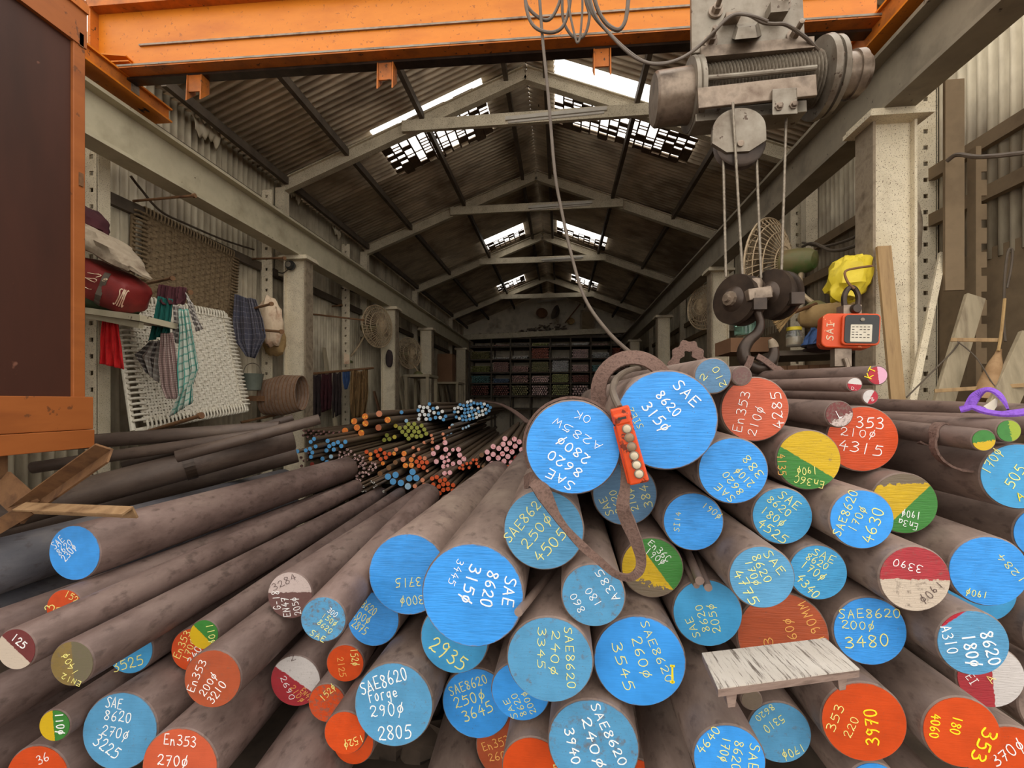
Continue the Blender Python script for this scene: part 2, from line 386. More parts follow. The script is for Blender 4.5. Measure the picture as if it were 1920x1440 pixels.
# ---------------------------------------------------------------- painted ends and handwriting
PC=dict(blue=(60,154,236),bluew=(86,152,194),teal=(66,154,206),blues=(88,130,166),orange=(206,74,24),redor=(202,92,60),rusto=(170,80,48),
 maroon=(112,50,50),maroonb=(108,76,72),cream=(196,180,162),pinkw=(196,178,172),white=(204,197,193),green=(58,126,52),lime=(150,168,46),yellow=(204,168,24),
 gold=(132,110,62),olive=(106,98,76),red=(172,32,50),redd=(172,52,60),pink=(216,162,184),bare=(112,98,80),steel=(112,98,86))
def end_mat(name,cols,wear=.1,saw=0.0,R=.1,seed=0):
    """cols: [(colour, None)] then (colour, (nx,nz), offset in radii) layers painted over it"""
    t=NT(name); co=t.mapping((1/R,1/R,1/R)); 
    sep=t.n.new('ShaderNodeSeparateXYZ'); t.link(co,sep.inputs[0])
    off=t.n.new('ShaderNodeVectorMath'); off.operation='ADD'; off.inputs[1].default_value=(seed*3.1,seed*1.7,seed*2.3); t.link(co,off.inputs[0]); sc=off.outputs[0]
    nz=t.noise(7,4,.6,sc)
    c0=S(*PC[cols[0][0]]); c1=tuple(x*.86 for x in c0[:3])+(1,)
    col=t.ramp(t.noise(2.2,3,.5,sc),[(.3,c1),(.6,c0)])
    for c in cols[1:]:
        (nx,nzz),o=c[1],c[2]; ln=math.hypot(nx,nzz)
        d=t.math('ADD',t.math('MULTIPLY',sep.outputs[0],nx/ln),t.math('MULTIPLY',sep.outputs[2],nzz/ln))
        d=t.math('ADD',d,t.math('MULTIPLY',t.math('SUBTRACT',nz,.5),c[3] if len(c)>3 else .14))
        f=t.ramp(t.math('MULTIPLY_ADD',t.math('SUBTRACT',d,o),1.0,),[(.49,0.0),(.51,1.0)])
        f.node.inputs[0].links[0].from_node.inputs[2].default_value=.5
        col=t.mix(f,col,S(*PC[c[0]]))
    sa=random.uniform(0,3.1)
    streak=t.noise(9,3,.6,t.mapping((.25,1,3.2),(0,sa,0),sc))
    col=t.mix(.5+.5*saw,col,t.mix(1.0,col,t.ramp(streak,[(.3,.74 if saw else .88),(.55,1.0),(.8,1.06)]),'MULTIPLY'))
    if wear:
        th=.67-wear*.55
        f=t.ramp(t.noise(5,6,.7,sc),[(th,0.0),(th+.13,.75)]); col=t.mix(f,col,S(110,96,84))
        f=t.ramp(t.noise(30,3,.6,sc),[(.66-wear*.2,0.0),(.74-wear*.2,.6)]); col=t.mix(f,col,S(92,80,72))
    ln=t.n.new('ShaderNodeVectorMath'); ln.operation='LENGTH'; t.link(co,ln.inputs[0])
    rim=t.ramp(t.math('ADD',ln.outputs['Value'],t.math('MULTIPLY',t.math('SUBTRACT',nz,.5),.09)),[(.955,0.0),(.985,.8)])
    col=t.mix(rim,col,S(128,112,98))
    t.bump(streak,.35 if saw else .12,.004)
    return t.out(col,.42,0,.4)
G={'0':[[(.32,1),(.1,.85),(.05,.4),(.22,.02),(.45,.1),(.56,.5),(.5,.88),(.3,1)]],'1':[[(.3,1),(.28,0)]],
'2':[[(.05,.74),(.18,.96),(.42,.98),(.55,.78),(.42,.48),(.12,.14),(.1,.02),(.25,.1),(.4,.02),(.66,.04)]],
'3':[[(.1,.92),(.35,1),(.55,.82),(.4,.6),(.22,.53),(.46,.48),(.6,.25),(.4,.01),(.05,.08)]],
'4':[[(.42,1),(.05,.4),(.66,.43)],[(.48,.68),(.44,0)]],'5':[[(.62,1),(.2,.96)],[(.2,.96),(.12,.58),(.4,.64),(.6,.4),(.48,.08),(.04,.02)]],
'6':[[(.5,1),(.2,.7),(.07,.3),(.2,.02),(.48,.05),(.56,.3),(.36,.48),(.1,.32)]],'7':[[(.05,.94),(.6,1),(.25,0)],[(.18,.5),(.52,.56)]],
'8':[[(.5,.88),(.25,1),(.1,.8),(.3,.55),(.56,.28),(.42,.02),(.18,.03),(.08,.22),(.32,.52),(.54,.74),(.5,.9)]],
'9':[[(.52,.78),(.3,.97),(.1,.75),(.25,.52),(.48,.66),(.53,.85)],[(.52,.8),(.45,.3),(.32,0)]],
'S':[[(.62,.9),(.35,1),(.12,.82),(.25,.6),(.5,.4),(.5,.12),(.25,0),(.04,.1)]],'A':[[(.02,0),(.32,1),(.6,0)],[(.13,.36),(.52,.38)]],
'E':[[(.62,1),(.12,.97),(.1,0),(.62,.03)],[(.1,.5),(.5,.53)]],'n':[[(.08,.6),(.08,0)],[(.09,.35),(.28,.6),(.46,.45),(.5,0)]],
'F':[[(.6,1),(.12,.97),(.1,0)],[(.1,.52),(.48,.55)]],'o':[[(.3,.6),(.08,.4),(.12,.08),(.36,0),(.5,.25),(.42,.52),(.28,.6)]],
'r':[[(.1,.6),(.1,0)],[(.1,.35),(.25,.58),(.48,.55)]],'g':[[(.48,.5),(.25,.6),(.08,.35),(.25,.08),(.46,.3)],[(.48,.55),(.46,-.2),(.25,-.38),(.05,-.25)]],
'e':[[(.08,.3),(.48,.34),(.38,.58),(.15,.55),(.06,.25),(.25,.02),(.5,.1)]],'M':[[(.04,0),(.12,1),(.32,.4),(.54,1),(.62,0)]],
'm':[[(.04,.55),(.04,0)],[(.05,.4),(.18,.57),(.3,.4),(.3,0)],[(.31,.4),(.45,.57),(.58,.4),(.58,0)]],'N':[[(.06,0),(.08,1),(.52,0),(.56,1)]],
'G':[[(.56,.85),(.32,1),(.08,.7),(.1,.2),(.35,0),(.56,.2),(.56,.45),(.34,.45)]],'-':[[(.08,.5),(.5,.52)]],'C':[[(.56,.85),(.32,1),(.08,.7),(.1,.2),(.35,0),(.58,.14)]],
'K':[[(.1,1),(.1,0)],[(.55,1),(.12,.48),(.58,0)]],'T':[[(.02,1),(.62,1)],[(.32,1),(.3,0)]],'W':[[(.02,1),(.16,0),(.32,.7),(.48,0),(.64,1)]],'I':[[(.3,1),(.3,0)],[(.1,1),(.5,1)],[(.1,0),(.5,0)]],
'O':[[(.32,1),(.05,.7),(.08,.2),(.35,0),(.58,.3),(.55,.8),(.3,1)]],'@':[[(.3,.75),(.1,.6),(.12,.25),(.32,.15),(.52,.35),(.48,.65),(.28,.75)],[(.5,1.08),(.12,-.2)]],
'a':[[(.48,.5),(.25,.6),(.08,.35),(.22,.05),(.44,.2)],[(.5,.6),(.5,0)]],'L':[[(.12,1),(.1,0),(.55,.03)]],'.':[[(.2,.08),(.26,.0)]],'D':[[(.1,0),(.1,1),(.45,.85),(.58,.5),(.45,.1),(.1,0)]],
'x':[[(.05,.6),(.5,0)],[(.5,.6),(.05,0)]]}
STRAIGHT=set('A471ENMWTIKLF-.x')
def stroke_mesh(mb,pl,wd,nrm,lift):
    n=len(pl)
    if n<2: return
    vs=[]
    for k in range(n):
        t=(pl[min(k+1,n-1)]-pl[max(k-1,0)]); t=t.normalized() if t.length>1e-9 else Vector((1,0,0))
        N=nrm(pl[k]) if callable(nrm) else nrm
        x=t.cross(N).normalized(); e=t*(wd*.35*(-1 if k==0 else 1 if k==n-1 else 0))
        ww=wd*random.uniform(.8,1.1)
        vs+=[pl[k]+e+x*ww/2+N*lift,pl[k]+e-x*ww/2+N*lift,pl[k]+e-x*ww/2+N*.0003,pl[k]+e+x*ww/2+N*.0003]
    fs=[]
    for k in range(n-1):
        for j in range(4): a=k*4+j;b=k*4+(j+1)%4; fs.append((a,b,b+4,a+4))
    fs+=[(3,2,1,0),(4*n-4,4*n-3,4*n-2,4*n-1)]
    mb.add(vs,fs)
def write(mb,text,org,ux,uy,adv,h,wd,nrm,lift=.0012,place=None):
    """handwriting: ux, uy in-plane unit vectors, adv distance per letter, h letter height"""
    for i,ch in enumerate(text):
        for pl in G.get(ch,[]):
            jt=[(x+random.uniform(-.025,.025),y+random.uniform(-.025,.025)) for x,y in pl]
            sy=random.uniform(.92,1.06); dy=random.uniform(-.05,.05)
            pts=[Vector((x,y*sy+dy,0)) for x,y in jt]
            if ch not in STRAIGHT: pts=crv(pts,3)
            else:
                pts=[p for a,b in zip(pts,pts[1:]) for p in (a,a.lerp(b,.33),a.lerp(b,.67))]+[pts[-1]]
            q=[org+ux*((i+p.x*1.2)*adv if adv else 0)+uy*(p.y*h) for p in pts]
            if place: q=[place(z) for z in q]
            stroke_mesh(mb,q,wd,nrm,lift)
CR={1:(0,840,2.4),2:(500,840,2.4),3:(900,660,3.4286),4:(900,1000,3.273),5:(1300,620,3.097),6:(1300,1000,3.097)}
CK={'w':'chalkw','y':'chalky','Y':'chalkY','o':'chalko','k':'chalkk'}
bar_mesh={}
def shaft(R,L,seg=56,steel='bar'):
    key=(round(R,4),round(L,2),steel)
    if key in bar_mesh: return bar_mesh[key]
    m=MB(); ch=min(.004,R*.06)
    nr=int(L/.5)+1
    prof=[(0,R-ch),(ch,R)]+[(L*k/nr,R) for k in range(1,nr)]+[(L-ch,R),(L,R-ch)]
    me=bpy.data.meshes.new('round_bar'); vs=[];fs=[];sm=[]
    for h,r in prof:
        for j in range(seg): a=2*math.pi*j/seg; vs.append((math.cos(a)*r,h,math.sin(a)*r))
    for k in range(len(prof)-1):
        for j in range(seg): a=k*seg+j;b=k*seg+(j+1)%seg; fs.append((a,a+seg,b+seg,b)); sm.append(0<k<len(prof)-2)
    fs.append(list(range(seg))); sm.append(False); fs.append([len(vs)-seg+j for j in range(seg)][::-1]); sm.append(False)
    me.from_pydata(vs,[],fs); me.polygons.foreach_set('use_smooth',sm); me.materials.append(M[steel]); bar_mesh[key]=me
    return me
PIX={}
def round_bar(name,R,O,d,L,label,cols,wear,saw,texts,pxc,h,steel='bar',group=None):
    y=Vector(d).normalized(); x=y.cross(Vector((0,0,1))).normalized(); z=x.cross(y)
    o=bpy.data.objects.new('round_bar',shaft(R,L,steel=steel)); COL.objects.link(o)
    o.matrix_world=Matrix(((x.x,y.x,z.x,O[0]),(x.y,y.y,z.y,O[1]),(x.z,y.z,z.z,O[2]),(0,0,0,1)))
    tag(o,label,'steel bar',group)
    if not cols: return o
    me=bpy.data.meshes.new('painted_end'); seg=56; r=R-.0035
    vs=[(math.cos(2*math.pi*j/seg)*r,yy,math.sin(2*math.pi*j/seg)*r) for yy in (-.0016,.0005) for j in range(seg)]
    me.from_pydata(vs,[],[list(range(seg)),[seg+j for j in range(seg)][::-1]]+[(j,(j+seg),(j+1)%seg+seg,(j+1)%seg) for j in range(seg)])
    me.materials.append(end_mat('paint_'+name,cols,wear,saw,R,random.random()*9))
    e=bpy.data.objects.new('painted_end',me); COL.objects.link(e); e.parent=o
    if texts:
        by={}
        for (ci,s,x0,y0,x1,y1,hh,c) in texts:
            ox,oy,k=CR[ci]; f=2*R/h
            a=Vector(((ox+x0/k-pxc[0])*f,0,-(oy+y0/k-pxc[1])*f)); b=Vector(((ox+x1/k-pxc[0])*f,0,-(oy+y1/k-pxc[1])*f))
            ux=(b-a).normalized(); uy=Vector((-ux.z,0,ux.x)); hgt=hh/k*f
            bold=c[1:]=='b'
            mb=by.setdefault(c[0],MB())
            write(mb,s,a+Vector((0,-.0017,0)),ux,uy,(b-a).length/len(s)*1.03,hgt,hgt*(.125 if bold else .085),Vector((0,-1,0)))
        for c,mb in by.items():
            mm=bpy.data.meshes.new('chalk_lettering'); mm.from_pydata(mb.v,[],mb.f); mm.materials.append(M[CK[c]])
            q=bpy.data.objects.new('chalk_lettering',mm); COL.objects.link(q); q.parent=e
            tag(q,{'w':'white chalk numbers','y':'pale yellow chalk numbers','Y':'bold yellow paint numbers','o':'faded yellow chalk numbers','k':'dark grey numbers'}[c])
    return o
# ---------------------------------------------------------------- the big round bars
# name: (label, paint layers, wear, saw marks, writing)
W={}
def bb(n,label,cols,wear=.1,saw=0,tx=(),steel='bar'): W[n]=(label,cols,wear,saw,tx,steel)
B1=[('blue',)]; BW=[('bluew',)]; BT=[('teal',)]; OR=[('orange',)]
bb('L1','blue-ended round bar marked SAE 8620 230, topmost at far left under the angle irons',B1,.0,0,[(1,'SAE',230,465,278,422,32,'w'),(1,'8620',252,492,318,436,30,'w'),(1,'230@',282,520,338,452,32,'w')],'barred')
bb('L2','orange-ended bar peeking out below the blue SAE 8620 230 bar at left, marked 152',OR,.02,0,[(1,'152@',284,664,366,702,30,'y'),(1,'3',238,728,238,696,45,'y'),(1,'71',250,745,320,735,30,'y')])
bb('L3','round bar with maroon and cream end marked 125, at the left frame edge',[('maroon',),('cream',(-.66,-.75),.0)],.08,0,[(1,'125',52,860,112,905,34,'wb')])
bb('L4','bar with scuffed olive and gold end marked 140, beside the maroon and cream one',[('gold',),('olive',(1,.1),.05)],.25,0,[(1,'140@',360,1005,300,915,30,'y'),(1,'EN12',375,1050,285,1010,24,'y')])
bb('L5','blue-ended bar marked 3525 half hidden behind the olive-ended bar at left',BT,.05,0,[(1,'3525',522,1022,662,978,46,'y')])
bb('L6','orange-ended bar marked En353 170, behind the small green and yellow end at left',OR,.05,0,[(1,'En353',808,948,860,830,32,'y'),(1,'170@',850,955,885,865,30,'y'),(1,'340',872,972,915,900,32,'wb')])
bb('L7','thin bar with green and yellow end marked 110, overlapping the orange En353 170 end',[('green',),('yellow',(-.7,-.7),.05)],.03,0,[(1,'110@',930,795,952,885,30,'y')])
bb('L8','round bar with dull rusty orange end marked En353 200 3210 at left',[('rusto',)],.18,0,[(1,'En353',872,1100,930,960,34,'w'),(1,'200@',925,1118,985,1022,32,'w'),(1,'3210',962,1150,1025,1062,36,'w')])
bb('L9','long bar with pinkish white over maroon-brown end marked EN47, left of centre',[('maroonb',),('pinkw',(-.05,1),.12)],.16,0,[(1,'G-18',1265,725,1255,640,32,'w'),(1,'EN47',1310,757,1296,668,32,'w'),(1,'205@',1362,742,1336,665,30,'w'),(1,'3284',1230,645,1340,590,30,'k')])
bb('L10','scuffed blue-ended bar marked SAE 8620 150 with a dark smear, left of centre',BW,.32,0,[(2,'SAE',210,850,278,888,26,'y'),(2,'8620',245,800,305,850,24,'y'),(2,'150@',265,770,330,815,24,'y'),(2,'300',292,745,330,775,24,'w')])
bb('L11','round bar with white and maroon end marked EN47 210 2690, lower left of centre',[('redd',),('white',(.55,.83),.02)],.14,0,[(2,'2',112,962,140,950,30,'k'),(2,'EN47',150,1095,195,1140,26,'o'),(2,'210@',105,1080,155,1150,26,'o'),(2,'2690',60,1035,108,1140,26,'w')])
bb('L12','small orange-ended bar marked 152 just below the scuffed blue SAE 8620 150 bar',OR,.08,0,[(2,'152@',390,905,400,985,32,'y'),(2,'2125',330,945,345,1035,28,'o')])
bb('L13','small bar with flaking orange end, beside the white and maroon end',[('orange',)],.34,0,[(2,'152@',258,1150,318,1085,28,'y')])
bb('L14','small bright orange-ended bar marked 152, left of the Forge 290 bar',OR,.12,0,[(2,'152@',432,1290,342,1330,30,'y')])
bb('L15','orange-ended bar showing only a rim behind the bright orange 152 end',OR,.12,0,[])
bb('L16','thin bar with yellow and green end marked 110 in the lower left corner area',[('green',),('yellow',(-1,-.1),.05)],.02,0,[(1,'110@',252,1195,262,1292,34,'wb')])
bb('L17','orange-ended bar marked 36, cut off by the bottom left corner',OR,.03,0,[(1,'36',178,1432,232,1405,36,'w')])
bb('L18','big blue-ended bar marked SAE 8620 270 3225 at lower left',BW,.08,0,[(1,'SAE',475,1160,550,1172,44,'w'),(1,'8620',470,1215,595,1232,44,'w'),(1,'270@',462,1278,585,1308,42,'w'),(1,'3225',425,1320,538,1388,50,'w')])
bb('L19','big orange-red-ended bar marked En353 270 at the bottom left',[('redor',)],.05,0,[(1,'En353',728,1338,878,1350,44,'w'),(1,'270@',702,1430,845,1440,48,'w')])
bb('L20','thick plain brown bar running out of the bottom edge left of centre',None)
bb('C1','large blue-ended bar marked 3715, left of the largest blue end in the middle',B1,.05,.3,[(2,'3715',690,598,570,605,38,'y'),(2,'300@',700,675,590,690,36,'y')])
bb('C2','largest blue-ended bar marked SAE 8620 315 3445, in the middle of the pile',B1,.0,.35,[(2,'SAE',1078,570,1058,705,48,'wb'),(2,'8620',1000,545,960,708,50,'wb'),(2,'315@',920,520,868,695,52,'wb'),(2,'3445',862,498,812,612,34,'w')])
bb('C3','blue-ended bar marked 8620 200 2875, tucked under the large 3715 bar',B1,.02,.3,[(2,'8620',428,722,492,762,36,'y'),(2,'200@',388,762,468,802,36,'y'),(2,'2875',384,808,452,848,36,'y')])
bb('C4','blue-ended bar marked 2935, directly under the largest SAE 8620 315 bar',BT,.03,0,[(2,'2935',712,905,868,1005,66,'y')])
bb('C5','big blue-ended bar marked SAE8620 Forge 290 2805, lower centre left',BW,.14,0,[(2,'SAE8620',442,1108,655,1030,54,'w'),(2,'Forge',478,1142,612,1108,50,'w'),(2,'290@',485,1205,645,1182,50,'w'),(2,'2805',525,1298,680,1282,56,'w')])
bb('C6','blue-ended bar marked SAE8620 250 3645, right of the Forge bar',B1,.03,0,[(2,'SAE8620',820,1120,992,1048,40,'y'),(2,'250@',845,1175,988,1122,46,'y'),(2,'3645',885,1232,1022,1172,46,'y')])
bb('C7','blue-ended bar half hidden behind the scuffed SAE8620 240 3345 end',B1,.02,0,[(4,'SAE',240,1130,175,1010,38,'y'),(4,'8620',295,1110,225,975,40,'y'),(4,'200@',352,1090,285,960,38,'y')])
bb('C8','orange-ended bar marked En35 260, below the SAE8620 250 3645 bar',[('rusto',)],.08,0,[(4,'En353',0,1345,170,1278,52,'o'),(4,'260',38,1402,150,1372,46,'o')])
bb('C9','orange-ended bar cut off by the bottom edge, left of the scuffed blue 3940 end',OR,.05,0,[(4,'5',430,1460,455,1450,60,'y')])
bb('C10','scuffed blue-ended bar marked SAE8620 240 3940 at the bottom centre',BW,.24,0,[(4,'SAE8620',675,1055,852,1405,52,'wb'),(4,'240@',620,1140,715,1445,58,'wb'),(4,'3940',512,1215,568,1435,58,'wb')])
bb('C11','scuffed blue-ended bar marked SAE8620 240 3345, centre',BW,.17,0,[(4,'SAE8620',522,565,540,945,48,'y'),(4,'240@',448,590,432,875,48,'y'),(4,'3345',362,575,358,835,46,'y')])
bb('C12','big clean blue-ended bar marked SAE8620 260 3545 with a yellow dash, centre',B1,.0,0,[(4,'SAE8620',982,540,1142,905,46,'y'),(4,'260@',928,640,1005,895,56,'y'),(4,'3545',808,680,900,975,60,'y'),(4,'I',1160,895,1200,895,100,'Yb')])
bb('C13','blue-ended bar with chipped scribbles marked A385, below the SAE 250 4505 bar',BW,.22,0,[(4,'A385',855,390,742,205,50,'w'),(4,'180',748,425,672,320,46,'w'),(4,'860',650,470,580,360,46,'w')])
bb('C14','bar with yellow and green end marked En36C 190, behind the hanging strap loop',[('yellow',),('green',(.8,.6),.12,.06),('bare',(-.25,-.97),.52,.9)],.1,.2,[(4,'En36C',1028,62,1150,172,40,'w'),(4,'190@',1012,118,1122,196,40,'w')])
bb('C15','blue-ended bar with saw grooves marked SAE86 250 4505, under the 280 bar',BW,.0,1,[(3,'SAE862',190,1235,398,990,62,'y'),(3,'250@',305,1272,475,1065,62,'y'),(3,'4505',388,1358,566,1165,70,'y')])
bb('C16','big blue-ended bar marked SAE 8620 280, wrapped by the brown sling',B1,.03,.6,[(3,'SAE',618,842,445,745,58,'wb'),(3,'8620',670,758,455,625,58,'wb'),(3,'280@',720,672,515,530,60,'wb'),(3,'A285W',790,592,490,415,50,'w'),(3,'OK',720,420,620,370,48,'w')])
bb('C17','big blue-ended bar marked SAE 8620 315 behind the orange pendant, top of the pile',B1,.02,.4,[(3,'SAE',1232,218,1372,360,64,'wb'),(3,'8620',1128,278,1252,425,58,'wb'),(3,'315@',1042,348,1178,525,66,'wb'),(3,'SIE2',1055,480,985,350,40,'y')])
bb('C18','dull blue-ended bar marked SAE 8620 210 384, behind the hanging brown strap',[('blues',)],.05,.5,[(3,'SAE',862,1040,805,925,46,'y'),(3,'8620',915,1030,872,880,42,'y'),(3,'210@',1018,1010,975,865,48,'y'),(3,'384',1105,990,1070,840,52,'y')])
bb('C19','blue-ended bar marked 190 and SI14, right of the dull blue 384 end',B1,.03,.6,[(3,'190@',1425,985,1535,1070,38,'y'),(3,'SI14',1285,1155,1300,1025,34,'y')])
bb('C20','blue-ended bar marked SAE 8620 210 388, under the big blue 315 bar',B1,.02,.6,[(3,'SAE',1640,945,1530,845,44,'y'),(3,'8620',1690,905,1582,765,44,'y'),(3,'210@',1755,845,1652,742,46,'y'),(3,'388',1812,790,1702,655,48,'y')])
bb('C21','red-orange-ended bar marked En353 210 4285, at the top right of the big blue 315 bar',[('redor',)],.0,.4,[(5,'En353',282,592,330,352,50,'w'),(5,'210@',358,612,410,440,48,'w'),(5,'4285',515,562,490,345,56,'w')])
bb('C22','smaller bar with scratched dark blue end on the very top of the pile',[('blues',)],.18,1,[(5,'210',192,322,132,200,38,'y'),(5,'2',60,300,90,262,34,'y')])
bb('C23','small bar with dull maroon end peeking out beside the scratched dark blue end',[('maroonb',)],.35,0,[])
bb('R1','bar with yellow over green end marked En36C 190 4135, right of centre',[('green',),('yellow',(.53,.85),-.08,.08)],.1,.3,[(5,'4135',495,722,505,848,42,'o'),(5,'190@',708,790,598,800,40,'y'),(5,'En36C',755,875,592,842,40,'y')])
bb('R2','orange-ended bar marked 353 210 4315, right of the yellow-over-green end',OR,.04,.2,[(5,'353',938,568,1092,574,62,'w'),(5,'210@',858,614,1050,630,44,'w'),(5,'4315',845,698,1082,738,60,'w')])
bb('R3','bar with flaking maroon and cream end in front of the orange 4315 end',[('maroon',),('pinkw',(.5,-.87),.25,.9)],.35,0,[(5,'L',850,520,880,505,45,'w')],'barred')
bb('R4','thin bar with red and pink end and yellow mark, topmost of three',[('red',),('pink',(1,.15),.05)],.0,0,[(5,'KT',1032,285,1062,215,36,'Yb')],'barred')
bb('R5','thin bar with white over red end, middle of the three thin bars at right',[('red',),('white',(.1,1),.05)],.0,0,[(5,'D.',915,342,955,345,16,'w')],'barred')
bb('R6','thin bar with white and red end, lowest of the three thin bars at right',[('white',),('red',(1,-.5),.05)],.0,0,[(5,'8',1032,412,1052,402,20,'w')],'barred')
bb('R7','thin bar with green over yellow end at right, wearing a brown strap loop',[('green',),('yellow',(.2,-1),.12,.5)],.1,0,[],'barred')
bb('R8','thin bar with green and lime end at the right edge, above the blue 170 bar',[('green',),('lime',(1,.2),.08,.5)],.05,0,[],'barred')
bb('R9','blue-ended bar marked 170 505, cut by the right frame edge',BT,.05,0,[(5,'170@',1738,838,1815,700,48,'y'),(5,'505',1855,920,1930,800,58,'y'),(5,'A',1890,990,1925,968,50,'Y')],'barred')
bb('R10','bar with yellow, green and bare grey end marked En3a 190, right',[('yellow',),('green',(.72,-.68),.14,.06),('bare',(-.1,1),.62,.35)],.03,.3,[(5,'190@',1305,1045,1205,1035,40,'w'),(5,'En3a',1295,1112,1190,1085,38,'w')])
bb('R11','blue-ended bar marked SAE8620 170 4630, left of the yellow and green En3a end',B1,.02,0,[(5,'SAE8620',862,1200,955,935,48,'y'),(5,'170@',938,1170,1005,1028,44,'y'),(5,'4630',1032,1238,1095,1030,60,'y')])
bb('R12','blue-ended bar marked SAE 8620 180 4525, left of the 4630 bar',BT,.03,.4,[(5,'SAE',482,965,592,1048,48,'y'),(5,'8620',422,990,542,1090,42,'y'),(5,'180@',388,1060,512,1148,44,'y'),(5,'4525',368,1135,520,1248,54,'y')])
bb('R13','blue-ended bar just cut off at the right edge, below the blue 170 505 bar',B1,.02,0,[])
bb('R14','bright blue-ended bar marked 190 and 284 with white chips, at the right edge',B1,.02,.4,[(6,'190@',1705,345,1595,328,38,'y'),(6,'1284',1895,260,1770,110,36,'y')])
bb('R15','bar with red over worn cream end marked 3390 190, right',[('redd',),('cream',(.03,-1),.02,.2)],.22,.2,[(6,'3390',1325,195,1168,150,44,'w'),(6,'190@',1405,272,1300,385,44,'k')])
bb('R16','blue-ended bar marked SAE 8620 170 4775, right of centre',BW,.02,.2,[(6,'SAE',400,118,498,245,46,'y'),(6,'8620',338,138,418,295,44,'y'),(6,'170@',302,168,352,315,42,'y'),(6,'4775',232,235,338,430,56,'y')])
bb('R17','blue-ended bar marked SAE 8620 170 4340, right of the 4775 bar',BT,.02,.2,[(6,'SAE',685,118,805,178,42,'y'),(6,'8620',650,150,768,215,40,'y'),(6,'170@',622,195,748,282,44,'y'),(6,'4340',598,268,702,388,50,'y')])
bb('R18','blue-ended bar marked SAE 8620 205, with three thin rods resting on its edge',BT,.03,0,[(4,'SAE',1355,628,1300,505,42,'y'),(4,'8620',1412,592,1360,425,42,'y'),(4,'205@',1475,595,1432,415,46,'y')])
bb('R19','large dull orange-ended bar marked 190 MM 60 behind the wooden bench',[('rusto',)],.08,.2,[(6,'190MM',748,600,640,380,48,'o'),(6,'60@',595,605,562,478,48,'o'),(6,'3',468,655,455,590,50,'o')])
bb('R20','blue-ended bar marked SAE8620 200 3480, right of the wooden bench top',B1,.09,.2,[(6,'SAE8620',855,495,1188,472,50,'y'),(6,'200@',872,555,1055,552,46,'y'),(6,'3480',892,668,1135,642,66,'y')])
bb('R21','blue-ended bar mostly hidden behind the bright blue 190 284 end',BT,.03,0,[])
bb('R22','blue-ended bar with pink corner mark and A310 180 8620 in white, right',[('bluew',),('red',(-.62,.78),.86,.1)],.1,.2,[(6,'8620',1655,572,1710,765,62,'wb'),(6,'180@',1562,595,1602,782,64,'wb'),(6,'A310',1448,552,1490,715,60,'w')])
bb('R23','bar with red and white end behind the A310 bar at right',[('redd',),('white',(1,.1),.05)],.1,.2,[(6,'EI',1600,845,1640,900,48,'w'),(6,'A',1740,875,1765,840,45,'y')])
bb('R24','orange-ended bar marked 353 220 3970, under the wooden bench leg',OR,.05,0,[(6,'353',828,1168,885,1005,50,'y'),(6,'220',915,1195,965,1072,44,'y'),(6,'3970',1070,1218,1052,1005,66,'Yb')])
bb('R25','orange-ended bar marked 353 180 4060 in bold yellow at lower right',OR,.0,0,[(6,'353',1668,1108,1590,1300,76,'Yb'),(6,'180',1515,1062,1492,1165,50,'Yb'),(6,'4060',1398,1058,1385,1200,50,'Yb')])
bb('R26','orange-ended bar marked 370 in the bottom right corner',OR,.05,0,[(6,'370@',1765,1358,1925,1232,64,'w')])
bb('R27','blue-ended bar marked SAE 8620 170 4640 at the bottom, below the bench',B1,.03,0,[(4,'SAE',1652,1272,1635,1440,54,'y'),(4,'8620',1562,1262,1535,1445,50,'y'),(4,'170@',1488,1248,1465,1400,48,'y'),(4,'4640',1375,1370,1482,1205,54,'y')])
bb('R28','scuffed blue-ended bar marked 8620 5310 170, below the bench',BW,.17,0,[(6,'8620',455,992,358,1080,34,'y'),(6,'5310',508,1050,400,1130,44,'y'),(6,'170@',620,1205,500,1268,46,'y')])
bb('R29','small grimy unpainted bar end under the wooden bench',[('bare',)],.5,0,[])
bb('R30','blue-ended bar just rising over the bottom edge below the orange 3970 end',B1,.03,0,[])
bb('C30','orange-ended bar showing a sliver at the bottom, right of the scuffed blue 3940 end',OR,.1,0,[])
bb('N1','plain brown bar running out of the bottom edge below the blue 3545 end',None)
bb('N2','plain brown bar at the bottom between the Forge bar and the orange En35 end',None)
bb('N3','plain brown bar at the bottom between the 3970 and 4060 orange ends',None)
bb('R31','plain brown bar leaving the right edge below the red and white end',None)
bb('R33','plain brown bar leaving the right edge beside the A310 bar',None)
bb('R34','thin brown bar lying under the purple sling at the right edge',None,steel='barred')
bb('R35','thin brown bar leaving the right edge just below the purple sling',None,steel='barred')
bb('T1','thick dark bar at left under the woven cot, with a dark strap around it',None,steel='barred')
bb('T2','dark bar at left with chalked numbers 4706 on its side, below the strapped bar',None,steel='barred')
bb('L0a','bluish bar at the left edge beside the blue SAE 8620 230 end',None)
bb('L0b','bar with chalk rings at the left edge, below the blue SAE 8620 230 end',None)
bb('L0c','plain brown bar at the left edge beside the orange 152 end',None)
bb('L0d','plain brown bar at the left edge below the maroon and cream end',None)
bb('L0e','plain brown bar at the left edge above the yellow and green 110 end',None)
bb('T4','dark thin bar lying along the foot of the woven cot',None,steel='barred')
bb('T5','dark thin bar with its end showing under the brown truck body',None,steel='barred')
bb('T6','dark thin bar end nearest the striped coil',None,steel='barred')
bb('T7','short dark bar under the looped strap right of the striped coil',None,steel='barred')
